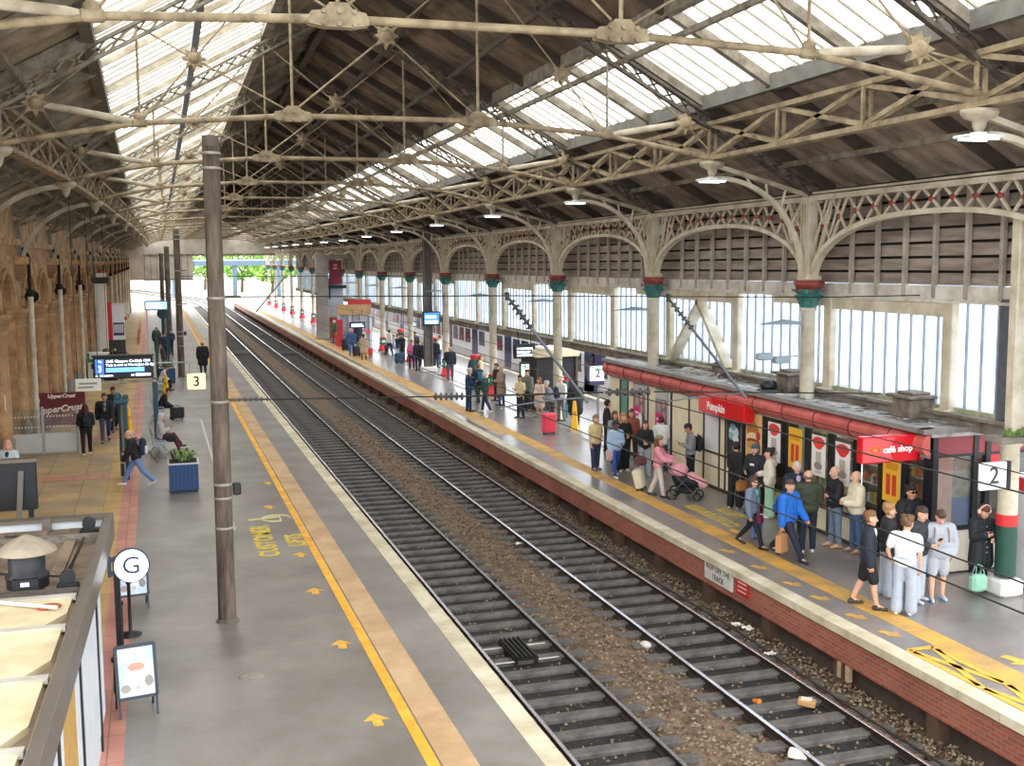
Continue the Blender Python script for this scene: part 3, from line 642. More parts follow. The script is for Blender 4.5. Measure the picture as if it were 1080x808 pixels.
# ------------------------------------------------------------------ ground, platforms, track bed
P3 = 4.95; P4 = 11.42; RZ = -0.93
def asphalt(hexa, hexb, rough=0.55):
    return mat(hexa, rough, 0, 0.3, 0.45, 0.25, hex2=hexb, detail=8, bscale=14)
A3 = mat('#8e8781', 0.42, 0, 0.3, 0.45, 0.12, hex2='#6f6861', spec=0.6, detail=9, bscale=14)
A4 = mat('#8d8683', 0.29, 0, 0.32, 0.5, 0.03, hex2='#6f6966', spec=0.9, detail=8, bscale=30)
M_COPE = mat('#d6ccb4', 0.75, 0, 0.2, 1.2, 0.15, hex2='#b6a98c')
M_TACT = mat('#c9a983', 0.8, 0, 0.15, 1.0, 0.3, hex2='#b3916a', bscale=22)
M_YEL = mat('#f2b73a', 0.6, 0, 0.12, 2.0, hex2='#d99a25')
M_YELW = mat('#d9a54a', 0.6, 0, 0.3, 1.6, hex2='#a98a58', detail=9)
def tile_mat(c1, c2, mort, sx, sy, rough=0.6, off=0.0, yz=False):
    m = bpy.data.materials.new('paving'); m.use_nodes = True; nt = m.node_tree; b = nt.nodes['Principled BSDF']
    tc = nt.nodes.new('ShaderNodeTexCoord'); mp = nt.nodes.new('ShaderNodeMapping')
    if yz:
        sx_ = nt.nodes.new('ShaderNodeSeparateXYZ'); cx_ = nt.nodes.new('ShaderNodeCombineXYZ'); nt.links.new(tc.outputs['Object'], sx_.inputs[0])
        nt.links.new(sx_.outputs['Y'], cx_.inputs['X']); nt.links.new(sx_.outputs['Z'], cx_.inputs['Y']); nt.links.new(cx_.outputs[0], mp.inputs['Vector'])
    else: nt.links.new(tc.outputs['Object'], mp.inputs['Vector'])
    br = nt.nodes.new('ShaderNodeTexBrick'); br.offset = off; br.inputs['Scale'].default_value = 1.0
    br.inputs['Brick Width'].default_value = sx; br.inputs['Row Height'].default_value = sy
    br.inputs['Mortar Size'].default_value = 0.012; br.inputs['Color1'].default_value = lin(c1)
    br.inputs['Color2'].default_value = lin(c2); br.inputs['Mortar'].default_value = lin(mort)
    br.inputs['Bias'].default_value = -0.1
    nt.links.new(mp.outputs[0], br.inputs['Vector'])
    n = nt.nodes.new('ShaderNodeTexNoise'); n.inputs['Scale'].default_value = 0.9; n.inputs['Detail'].default_value = 7
    nt.links.new(tc.outputs['Object'], n.inputs['Vector'])
    mx = nt.nodes.new('ShaderNodeMixRGB'); mx.blend_type = 'MULTIPLY'; mx.inputs['Fac'].default_value = 0.55
    rp = nt.nodes.new('ShaderNodeValToRGB'); rp.color_ramp.elements[0].color = (0.5, 0.47, 0.45, 1); rp.color_ramp.elements[1].color = (1.1, 1.1, 1.1, 1)
    rp.color_ramp.elements[0].position = 0.3; rp.color_ramp.elements[1].position = 0.65
    nt.links.new(n.outputs['Fac'], rp.inputs['Fac']); nt.links.new(br.outputs['Color'], mx.inputs['Color1']); nt.links.new(rp.outputs['Color'], mx.inputs['Color2'])
    nt.links.new(mx.outputs[0], b.inputs['Base Color']); b.inputs['Roughness'].default_value = rough
    return m
M_TILE = tile_mat('#c8a872', '#a5937c', '#7c6a54', 1.1, 1.1, 0.5)
M_PINK = tile_mat('#cf9080', '#bd8170', '#96705f', 0.42, 0.9, 0.55)
M_TAN = tile_mat('#d0ac6c', '#c29c5e', '#97784c', 0.5, 0.9, 0.55)
M_BRICK = tile_mat('#b05a44', '#93483a', '#8f7a6a', 0.23, 0.075, 0.6, 0.5, True)
M_DARK = mat('#1d1a18', 0.9, 0, 0.3, 2)
F_END = 176.0
def curve_x(Y):
    return 0.0 if Y < 172 else -((Y-172)**2)/900.0

def platforms():
    m = MB(); m.slab(-0.62, 4.63, 2, F_END, -0.35, 0, A3); struct('floor', m, label='grey asphalt surface of the near platform')
    m = MB(); m.slab(-9, -1.5, 2, F_END, -0.35, 0, M_TILE); struct('floor', m, label='tan square paving under the arcade wall')
    m = MB(); m.slab(-1.5, -1.06, 2, F_END, -0.35, 0.0, M_TAN); struct('trim_1', m, label='sandy paving band')
    m = MB(); m.slab(-1.06, -0.62, 2, F_END, -0.35, 0.0, M_PINK); struct('trim_2', m, label='pink paving band')
    for i, y in enumerate((22.8, 29.3, 36.0, 44.0, 53.0, 66.0)):
        m = MB(); m.slab(-9, -1.5, y, y+0.75, 0, 0.004, M_PINK); struct('trim_3', m, label='pink cross band in the paving')
    m = MB(); m.slab(3.36, 3.82, 2, F_END, 0, 0.012, M_TACT); struct('trim_4', m, label='tan tactile paving strip')
    m = MB(); m.slab(3.17, 3.335, 2, F_END, 0, 0.006, M_YEL); struct('trim_5', m, label='yellow line beside tactile strip')
    m = MB()
    y = 2.0
    while y < F_END:
        m.slab(4.63, P3, y, y+0.905, -0.13, 0.008, M_COPE); y += 0.915
    struct('trim_6', m, label='pale coping stones along the near platform edge')
    m = MB(); m.slab(4.72, 4.86, 2, F_END, -1.25, -0.13, M_BRICK); struct('wall_near_platform', m)
    # far platform
    m = MB(); m.slab(P4+0.33, 19.2, 2, F_END, -0.3, 0, A4); struct('floor', m, label='grey surface of the platform across the tracks')
    m = MB(); m.slab(19.2, 19.55, 2, F_END, -0.3, 0.01, M_COPE); struct('trim_7', m)
    m = MB(); y = 2.0
    while y < F_END:
        m.slab(P4, P4+0.33, y, y+0.905, -0.14, 0.008, M_COPE); y += 0.915
    struct('trim_8', m, label='pale coping stones along the far platform edge')
    m = MB(); m.slab(12.38, 12.86, 2, F_END, 0, 0.004, M_YELW); struct('trim_9', m, label='worn yellow band along the far platform')
    m = MB(); m.slab(12.02, 12.38, 40, F_END, 0, 0.004, M_TACT); struct('trim_10', m, label='tan strip along the far platform edge')
    m = MB(); m.slab(P4+0.07, P4+0.3, 2, F_END, -0.66, -0.14, M_BRICK); struct('wall_far_platform', m, label='red brick face below the coping')
    m = MB(); m.slab(P4+0.3, P4+0.6, 2, F_END, -1.3, -0.3, mat('#4a3d33', 0.95, 0, 0.4, 2)); struct('wall_far_recess', m)
    m = MB()
    y = 4.0
    while y < F_END:
        m.slab(P4+0.1, P4+0.3, y, y+0.3, -1.25, -0.66, mat('#5b4334', 0.9, 0, 0.4, 3)); y += 2.6
    struct('trim_11', m, label='brick piers under the far platform edge')
    # track bed, sloping up to a shoulder by the walls
    MBAL = mat('#7a644f', 0.95, 0, 0.45, 5, 1.0, hex2='#4c3d31', detail=10, bscale=22)
    m = MB(); m.slab(4.8, P4+0.5, 2, F_END, -1.6, -1.14, MBAL); struct('floor', m, label='brown ballast bed between the platforms')
    m = MB(); m.slab(19.3, 24, 2, F_END, -1.6, -1.1, MBAL); struct('floor', m, label='ballast bed of the track behind')
    m = MB(); m.slab(-60, 140, F_END, 420, -1.6, -1.14, mat('#cfc9bd', 0.9, 0, 0.3, 0.2)); struct('ground', m)
    m = MB(); m.slab(24, 140, -20, F_END, -1.6, -0.2, mat('#c9c9c6', 0.9, 0, 0.3, 0.2)); struct('ground', m)
    m = MB(); m.slab(-60, 140, -60, 2, -1.6, -0.35, mat('#8a8784', 0.9, 0, 0.2, 0.2)); struct('ground', m)
platforms()

def tracks():
    rail_side = mat('#3b2e27', 0.75, 0.3, 0.4, 6)
    rail_top = mat('#e4e4ea', 0.22, 0.9)
    slp = mat('#66605c', 0.85, 0, 0.35, 5, 0.3, hex2='#4b4642')
    grease = mat('#2b2725', 0.8, 0, 0.5, 3, 0.9, hex2='#131110', detail=9, bscale=26)
    ys = [3 + 4*i for i in range(43)] + [176 + 5*i for i in range(26)]
    prof = [(-.07, -.155), (.07, -.155), (.07, -.14), (.012, -.125), (.012, -.045), (.035, -.035), (.035, -.004), (-.035, -.004), (-.035, -.035), (-.012, -.045), (-.012, -.125), (-.07, -.14)]
    top = [(-.034, -.004), (.034, -.004), (.03, 0.0), (-.03, 0.0)]
    for ti, (cx, lab) in enumerate(((6.51, 'railway track beside the near platform with dark greasy sleepers'), (9.95, 'railway track running along the far platform'))):
        t = thing('railway_track', lab, 'track', (cx, 3, -1.14), 0, 'railway tracks')
        for s in (-.7525, .7525):
            m = MB(); path = [(cx+s+curve_x(y), y, RZ) for y in ys]
            m.sweep(prof, path, rail_side); m.sweep(top, path, rail_top)
            y = 12.3
            for i in range(60):
                for q in (-.09, .09): m.box((cx+s+q, y, RZ-.135), (.06, .12, .05), rail_side)
                y += 0.70
            m.bw('rail', t)
        m = MB(); m.slab(cx-.7, cx+.7, 3, 170, -1.14, -1.105, grease); m.bw('oily_ballast', t)
        m = MB(); m.box((0, 0, 0), (2.5, .27, .13), slp, bev=.02); me = m.mesh('sleeper')
        for i in range(100):
            o = obj('sleeper', me, t); o.location = (0.0 + random.uniform(-.02, .02), 9.3 + 0.70*i, -1.095+1.14); o.rotation_euler = (0, 0, random.uniform(-.008, .008))
        m = MB()
        for i in range(-13, 250):
            if 0 <= i < 100: continue
            y = 12.3 + 0.70*i
            if y > 3.2: m.box((cx+curve_x(y), y, -1.095), (2.5, .27, .13), slp)
        o = m.bw('sleeper', t); o['kind'] = 'stuff'
    # third track behind the glazed screen
    t = thing('railway_track', 'railway track behind the glazed screen under the parked train', 'track', (21.05, 3, -1.14), 0, 'railway tracks')
    for s in (-.7525, .7525):
        m = MB(); m.sweep(prof, [(21.05+s, y, RZ) for y in (3, 170)], rail_side); m.bw('rail', t)
    # loose stones
    m = MB(); cols = [mat(c, 0.95) for c in ('#6b5947', '#7d6a56', '#4f3f30', '#877764', '#5f4832', '#94866f')]
    def stone(x, y, z, r, c):
        vs = []
        for q in ((1, 0, 0), (-1, 0, 0), (0, 1, 0), (0, -1, 0), (0, 0, 1), (0, 0, -1)):
            vs.append((x+q[0]*r*random.uniform(.6, 1.2), y+q[1]*r*random.uniform(.6, 1.2), z+q[2]*r*random.uniform(.5, 1)))
        m.add(vs, [(0, 2, 4), (2, 1, 4), (1, 3, 4), (3, 0, 4), (2, 0, 5), (1, 2, 5), (3, 1, 5), (0, 3, 5)], c)
    for i in range(17000):
        u = random.random(); Y = 11.5 + 48*u*u*0.9
        k = random.random()
        if k < 0.58: X = random.uniform(7.36, 9.1); z = -1.06 - 0.05*abs(X-8.2)
        elif k < 0.9: X = random.uniform(10.8, 11.7); z = -1.08
        else: X = random.choice((random.uniform(5.95, 7.1), random.uniform(9.35, 10.6))); z = -1.1
        stone(X, Y, z + random.uniform(-.03, .02), random.uniform(.022, .05), random.choice(cols))
    o = solow('ballast_gravel', m, 'loose brown ballast stones heaped between and beside the two tracks', 'ballast', (8.2, 12, -1.14)); o['kind'] = 'stuff'
    # six-foot ballast mound
    m = MB(); MBAL2 = mat('#7a644f', 0.95, 0, 0.45, 5, 1.0, hex2='#4c3d31', detail=10, bscale=22)
    m.sweep([(-.9, -1.2), (.9, -1.2), (.55, -1.07), (-.55, -1.07)], [(8.22, 3, 0), (8.22, 170, 0)], MBAL2)
    struct('floor', m, label='raised ballast between the two tracks')
    # magnet grid between the rails of the near track
    t = thing('track_magnet', 'black slatted magnet ramp lying between the rails of the near track', 'track equipment', (6.47, 20.35, -1.1))
    dk = mat('#15140f', 0.5, 0.2); st = mat('#b9b6b0', 0.4, 0.7)
    m = MB(); m.box((0, 0, .12), (.46, 1.15, .05), dk); m.box((-.2, 0, .07), (.05, 1.1, .1), dk); m.box((.2, 0, .07), (.05, 1.1, .1), dk); m.build('base_tray', t)
    for i in range(5):
        m = MB(); m.box((-.18+.09*i, 0, .165), (.045, 1.15, .05), dk, bev=.01); m.build('slat', t)
    for y in (-.5, .32):
        m = MB(); m.tube([(-.66, y, .07), (.66, y, .07)], .018, st); m.build('steel_rod', t, )
    # boarded crossings and boxes farther up
    for (cx, y, lab) in ((6.51, 93.0, 'dark boarded panel across the near track'), (9.95, 91.5, 'dark boarded panel across the far track')):
        m = MB()
        for i in range(6): m.slab(cx-.68, cx+.68, y-1.4+i*.47, y-1.4+i*.47+.45, -1.1, -.95, mat('#3a3735', 0.8, 0, .3, 4))
        solow('crossing_panel', m, lab, 'crossing panel', (cx, y, -1.1), 'boarded crossing panels')
    for (cx, y, lab) in ((6.8, 108, 'small pale box between the rails of the near track'), (9.9, 113.5, 'small dark box between the rails of the far track')):
        m = MB(); m.box((0, 0, .1), (.5, .8, .2), mat('#55514e', .7), bev=.03); m.box((0, 0, .22), (.3, .4, .06), mat('#77736e', .7)); solo('track_box', m, lab, 'track equipment', (cx, y, -1.12), 0, 'boxes between the rails')
    # cable along the far rail
    m = MB(); m.tube([(11.02+.05*math.sin(y*.7), y, -1.02) for y in range(10, 60)], .02, mat('#2c2926', .6), 6)
    solow('trackside_cable', m, 'thin dark cable running along the cess below the brick platform face', 'cable', (11.02, 10, -1.06))
    for (px, py, kind, lab) in ((842, 797, 'carton', 'white carton dropped beside the rail'), (795, 739, 'cup', 'orange cup lying next to the rail'), (851, 742, 'carton', 'crumpled tan wrapper beside the track near the platform wall'),
                                (777, 659, 'rag', 'white rag on the ballast under the platform wall'), (789, 663, 'rag', 'second white rag on the ballast'), (813, 690, 'rag', 'silvery wrapper on the ballast'), (681, 680, 'stone', 'large pale stone between the two tracks'), (546, 574, 'rag', 'white paper scrap leaning on the far track rail')):
        p = gp(px, py, -1.02); m = MB()
        if kind == 'carton': m.box((0, 0, .06), (.2, .3, .1), mat('#e8e4dc' if 'white' in lab else '#b98d5c', .7), rz=.6, rx=.1, bev=.015); m.box((0, .02, .115), (.16, .2, .01), mat('#cfcac0', .7), rz=.6)
        elif kind == 'cup': m.lathe([(.035, 0), (.05, .13), (.053, .135), (.045, .12)], mat('#d8812f', .6), (0, 0, .04), 12, M=Matrix.Rotation(1.4, 3, 'X'))
        elif kind == 'stone': m.ell((0, 0, .04), (.1, .14, .07), mat('#cdc6bc', .9), 8, 6)
        else:
            vs = []; n = 6
            for i in range(n):
                for j in range(n): vs.append(((i-2.5)*.04, (j-2.5)*.04, .03+random.uniform(0, .06)))
            m.add(vs, [(i*n+j, (i+1)*n+j, (i+1)*n+j+1, i*n+j+1) for i in range(n-1) for j in range(n-1)], mat('#e4e0d8', .8))
        solo('pale_stone' if kind == 'stone' else 'litter', m, lab, 'stone' if kind == 'stone' else 'litter', (p.x, p.y, -1.06), .3, None)
tracks()

def markings():
    Y2 = mat('#e8c94a', 0.7, 0, 0.3, 8, hex2='#b9a24e')
    YA = mat('#f0b643', 0.7, 0, 0.2, 8, hex2='#c99a45')
    pale = mat('#d8cf9a', 0.7)
    def arrow(p, lab, s=1.0, rz=0.0, grp='yellow arrows on the near platform', mm=None):
        m = MB(); h = .004
        P = [(-.07, -.22), (.07, -.22), (.07, .0), (.19, .0), (0, .24), (-.19, .0), (-.07, .0)]
        m.plate([(a*s, b*s, .0045) for a, b in P], (0, 0, h), mm or YA)
        solo('painted_arrow', m, lab, 'floor marking', (p[0], p[1], 0.0), rz, grp)
    for (x, y, lab) in ((2.81, 15.56, 'yellow painted arrow on the near platform, the one closest to the footbridge'), (2.84, 18.92, 'yellow painted arrow on the near platform beyond the drain cover'), (2.83, 22.2, 'yellow painted arrow just before the painted lettering'),
                        (2.72, 30.3, 'worn yellow arrow beside the painted wheelchair symbol'), (3.0, 33.6, 'small worn arrow beyond the wheelchair symbol'), (2.9, 25.1, 'smudged arrow below the painted lettering')):
        arrow((x, y), lab)
    m = MB(); text_mb(m, 'CUSTOMER', .62, frame((2.28, 26.7, .0065), (0, 1, 0), (-1, 0, 0)), Y2, .004, bold=.022, sx=.95)
    solow('painted_lettering', m, 'yellow word CUSTOMER painted on the near platform', 'floor marking', (2.28, 26.7, 0), 'painted words')
    m = MB(); text_mb(m, 'LIFTS', .55, frame((2.97, 26.5, .0065), (0, 1, 0), (-1, 0, 0)), Y2, .004, bold=.022, sx=.95)
    solow('painted_lettering', m, 'yellow word LIFTS painted beside the tactile strip', 'floor marking', (2.97, 26.5, 0), 'painted words')
    m = MB(); pts = [(.35*math.cos(a), .35*math.sin(a), .007) for a in [i*2*PI/20 for i in range(17)]]
    m.tube(pts, .03, pale, 5); m.tube([(-.55, .05, .007), (-.35, .05, .007), (.1, .15, .007), (.1, -.2, .007)], .03, pale, 5); m.ell((-.62, .05, .007), (.1, .1, .006), pale, 10, 4)
    solo('painted_wheelchair_symbol', m, 'pale wheelchair symbol painted on the near platform', 'floor marking', (2.75, 28.9, 0.0), 0)
    m = MB(); m.lathe([(.001, .006), (.15, .006), (.17, .004), (.2, .0041), (.2, 0)], mat('#a39a90', .6, .2, .3, 9), (0, 0, 0.001), 20)
    solo('drain_cover', m, 'small round cover set in the near platform', 'drain cover', (1.24, 17.88, 0), 0)
    # far platform
    m = MB(); text_mb(m, 'CUSTOMER', .5, frame((13.35, 25.6, .0065), (0, 1, 0), (-1, 0, 0)), Y2, .004, bold=.012)
    text_mb(m, 'LIFTS', .5, frame((13.95, 25.7, .0065), (0, 1, 0), (-1, 0, 0)), Y2, .004, bold=.012)
    solow('painted_lettering', m, 'yellow words CUSTOMER LIFTS painted on the platform outside the shop', 'floor marking', (13.6, 25.6, 0), 'painted words')
    for (x, y, lab) in ((13.1, 23.9, 'yellow arrow painted beyond the band near the far platform lettering'),):
        arrow((x, y), lab, 1, PI, 'yellow arrows on the far platform')
    for i, y in enumerate((22.3, 20.9, 19.6, 18.6, 17.4, 16.4)):
        arrow((12.05, y), 'worn yellow arrow on the far platform edge, %s from the yellow cross hatching' % nth(5-i, 'one'), .95, PI+.5, 'yellow arrows on the far platform', M_YELW)
    m = MB()
    def st(a, b, w=.12): m.bar((a[0], a[1], .008), (b[0], b[1], .008), w, .006, YA)
    y0 = 15.5
    st((11.82, 15.6), (11.86, 8)); st((12.3, 15.6), (12.3, 8)); st((11.82, 15.6), (12.3, 15.6))
    for i in range(4):
        a = 15.5-1.7*i; st((11.85, a), (12.28, a-1.6)); st((12.28, a), (11.85, a-1.6))
    solow('painted_hatching', m, 'yellow crossed hatching painted along the edge of the far platform', 'floor marking', (12.06, 15, 0))
    arrow((13.2, 14.6), 'large yellow arrow painted at the near end of the far platform', 1.3, PI+.3, 'yellow arrows on the far platform')
    m = MB(); m.slab(14.55, 14.68, 30, 100, 0.001, .009, mat('#8d8987', .6)); m.slab(14.68, 14.72, 30, 100, 0.001, .006, M_DARK)
    struct('trim_12', m, label='drain channel along the far platform')
    m = MB(); m.slab(1.62, 1.7, 28, 48, 0.001, .004, mat('#c9c4bd', .7)); struct('trim_13', m, label='pale line along the near platform')
    # signs on the platform face
    w = mat('#d9d6cd', .6, 0, .25, 6); bl = mat('#24211f', .6); rd = mat('#b3262b', .5)
    t = thing('warning_sign', 'white sign with black lettering fixed to the platform face by the track', 'sign', (P4+.05, 21.65, -.5))
    m = MB(); m.slab(-.02, .02, -.62, .62, -.02, .4, w); m.build('board', t)
    m = MB(); M1 = frame((-.024, 0, .28), (0, -1, 0), (0, 0, 1)); text_mb(m, 'KEEP OFF THE', .17, M1, bl, .004); text_mb(m, 'TRACK', .17, frame((-.024, 0, .09), (0, -1, 0), (0, 0, 1)), bl, .004); m.build('lettering', t)
    t = thing('warning_sign', 'small red sign beside the white one on the platform face', 'sign', (P4+.05, 20.58, -.47))
    m = MB(); m.slab(-.02, .02, -.25, .25, 0, .34, rd); m.build('board', t)
    m = MB()
    for i in range(3): m.slab(-.025, -.02, -.18, .18, .07+i*.09, .1+i*.09, mat('#e6b9b5', .6))
    m.build('print_lines', t)
    for (y, lab) in ((17.12, 'first pale wooden block under the platform edge'), (16.87, 'second pale wooden block under the platform edge')):
        m = MB(); m.box((0, 0, .15), (.1, .1, .3), mat('#b39a78', .8, 0, .3, 8), bev=.01); solo('wooden_block', m, lab, 'block', (P4+.12, y, -.98), 0)
markings()
# ------------------------------------------------------------------ roof
PAINT = mat('#a39274', 0.6, 0, 0.35, 3.0, hex2='#6f5f47', detail=8)
PAINT2 = mat('#c2b9a4', 0.6, 0, 0.3, 2.0, hex2='#958972', detail=8)
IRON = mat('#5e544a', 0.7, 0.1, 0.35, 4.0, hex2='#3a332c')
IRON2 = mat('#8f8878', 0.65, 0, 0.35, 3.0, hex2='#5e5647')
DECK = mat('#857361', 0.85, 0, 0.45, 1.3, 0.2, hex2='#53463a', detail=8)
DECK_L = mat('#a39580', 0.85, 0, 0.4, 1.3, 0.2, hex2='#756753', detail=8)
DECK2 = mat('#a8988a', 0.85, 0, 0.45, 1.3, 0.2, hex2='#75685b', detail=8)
SKR = (10.15, 12.45); SKL = (-0.95, 3.25)   # skylight edges in the plan (right slope, left slope)

def roof():
    def deck(x0f, x1f, m_, lab):
        m = MB(); y = 5.0; st = 0.16; vs = []; fs = []; i = 0
        while y <= SHED_END+.01:
            dz = 0.05 if (i//2) % 2 else 0.0
            a, b = x0f(y), x1f(y); 
            for x in (a, b): vs.append((x, y, roofz(x, y)+dz))
            for x in (a, b): vs.append((x, y, roofz(x, y)+dz+.05))
            y += st; i += 1
        n = len(vs)//4
        for k in range(n-1):
            o = k*4; p = o+4
            fs += [(o, o+1, p+1, p), (o+2, p+2, p+3, o+3)]
        fs += [(k*4, (k+1)*4, (k+1)*4+2, k*4+2) for k in range(n-1)] + [(k*4+1, k*4+3, (k+1)*4+3, (k+1)*4+1) for k in range(n-1)]
        m.add(vs, fs, m_); return struct('ceiling', m, label=lab)
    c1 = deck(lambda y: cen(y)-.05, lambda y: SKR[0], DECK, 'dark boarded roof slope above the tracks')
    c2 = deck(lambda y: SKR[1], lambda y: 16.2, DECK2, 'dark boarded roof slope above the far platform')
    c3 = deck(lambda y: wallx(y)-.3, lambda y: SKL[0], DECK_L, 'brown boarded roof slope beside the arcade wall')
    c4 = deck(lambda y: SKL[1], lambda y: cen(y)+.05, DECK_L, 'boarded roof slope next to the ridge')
    RAF_D = mat('#4a4038', .8, 0, .3, 3); RAF_L = mat('#8f877a', .7, 0, .3, 3, hex2='#645a4b')  # RAF_L is paler: the haze at the skylight is put into the colour
    # rafters up each slope
    for k in range(-6, 43):
        Y = 24.6 + k*BAY/3
        if Y < 6 or Y > SHED_END: continue
        c = cen(Y)
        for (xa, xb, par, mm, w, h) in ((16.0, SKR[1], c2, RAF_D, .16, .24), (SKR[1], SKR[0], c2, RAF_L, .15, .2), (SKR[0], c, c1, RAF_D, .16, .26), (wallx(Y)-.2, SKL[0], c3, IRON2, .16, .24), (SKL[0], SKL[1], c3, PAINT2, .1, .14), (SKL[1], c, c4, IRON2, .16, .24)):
            m = MB(); a = (xa, Y, roofz(xa, Y)-h/2-.0); b = (xb, Y, roofz(xb, Y)-h/2-.0)
            m.bar(a, b, w, h, mm); o = struct('rafter', m, par)
    # purlins along the shed
    def purlin(xf, par, w, h, mm, dz=-.32):
        m = MB(); ys = [6, 15.5, 24.6, 33.8, 42.9, 52, 61, 70, 90, 120, SHED_END]
        for a, b in zip(ys, ys[1:]): m.bar((xf(a), a, roofz(xf(a), a)+dz), (xf(b), b, roofz(xf(b), b)+dz), w, h, mm)
        struct('purlin', m, par)
    for x in (14.6, 13.6): purlin(lambda y, x=x: x, c2, .09, .12, IRON2)
    purlin(lambda y: SKR[1]+.06, c2, .2, .3, mat('#77756f', .7, 0, .3, 3), -.1); purlin(lambda y: SKR[0]-.06, c1, .2, .3, IRON2, -.1)
    purlin(lambda y: SKR[0]+.32, c1, .1, .12, IRON2, -.34)
    for q in (.35, .7): purlin(lambda y, q=q: cen(y)+(SKR[0]-cen(y))*q, c1, .1, .12, IRON)
    purlin(lambda y: cen(y), c1, .22, .4, IRON, -.25)
    purlin(lambda y: SKL[0]-.08, c3, .24, .3, mat('#6f6a60', .7, 0, .3, 3), -.1); purlin(lambda y: SKL[1]+.08, c4, .24, .3, IRON2, -.1)
    purlin(lambda y: 1.2, c3, .16, .2, mat('#8b929a', .6, 0, .2, 3), -.3)
    for q in (.35, .7): purlin(lambda y, q=q: wallx(y)+(SKL[0]-wallx(y))*q, c3, .1, .12, IRON2)
    # skylights: panes and glazing bars, one window per half
    BARS = mat('#a79f90', .6, 0, .3, 3); 
    for wi, (X, lab, step) in enumerate(((SKR, 'long patent glazed skylight in the roof slope above the far track', .57), (SKL, 'long patent glazed skylight in the roof slope above the near platform', .57))):
        m = MB(); ys = [5+BAY*.5*i for i in range(33)]
        vs = []; 
        for y in ys:
            y = min(y, SHED_END)
            for x in X: vs.append((x, y, roofz(x, y)+.06))
        m.add(vs, [(i*2, i*2+1, i*2+3, i*2+2) for i in range(len(ys)-1)], GLASS_SKY)
        w = struct('window_%d' % (wi+1), m, label=lab)
        m = MB(); y = 5.0
        while y < SHED_END:
            m.bar((X[0], y, roofz(X[0], y)+.03), (X[1], y, roofz(X[1], y)+.03), .045, .045, BARS); y += step
        struct('glazing_bars', m, w)
    # ridge ventilator lattice, far gable
    m = MB(); g = mat('#cfc8bb', .7, 0, .2, .7, hex2='#b3ab9c'); Y = SHED_END
    zt = 7.0
    top = [(wallx(Y)-.3, Y, roofz(wallx(Y), Y)), (cen(Y), Y, roofz(cen(Y), Y)), (15.7, Y, roofz(15.7, Y)), (15.7, Y, zt), (5.0, Y, zt), (5.0, Y, 3.8), (-1.0, Y, 3.8), (wallx(Y)-.3, Y, 3.8)]
    m.plate(top, (0, .2, 0), g)
    o = struct('wall_end_gable', m, label='pale boarded gable screen closing the far end of the roof')
    m = MB()
    for i in range(9): m.bar((-.9+i*.75, Y-.05, 3.85), (-.9+i*.75, Y-.05, 7.2), .06, .06, IRON2)
    m.bar((-1, Y-.06, 6.95), (15.6, Y-.06, 6.95), .12, .25, IRON2); m.bar((-1, Y-.06, 3.85), (5, Y-.06, 3.85), .12, .2, IRON2)
    struct('gable_framing', m, o)
roof()

def lattice(m, a, b, w, mm, n=8, up=(0, 0, 1), d=.35):
    """two chords with zigzag between, below line a-b"""
    a = Vector(a); b = Vector(b); dn = Vector((0, 0, -d))
    m.bar(a, b, w, .07, mm); m.bar(a+dn, b+dn, w, .07, mm)
    for i in range(n):
        p = a.lerp(b, i/n); q = a.lerp(b, (i+1)/n)
        m.bar(p, q+dn, .045, .02, mm, (0, 1, 0)); m.bar(p+dn, q, .045, .02, mm, (0, 1, 0))

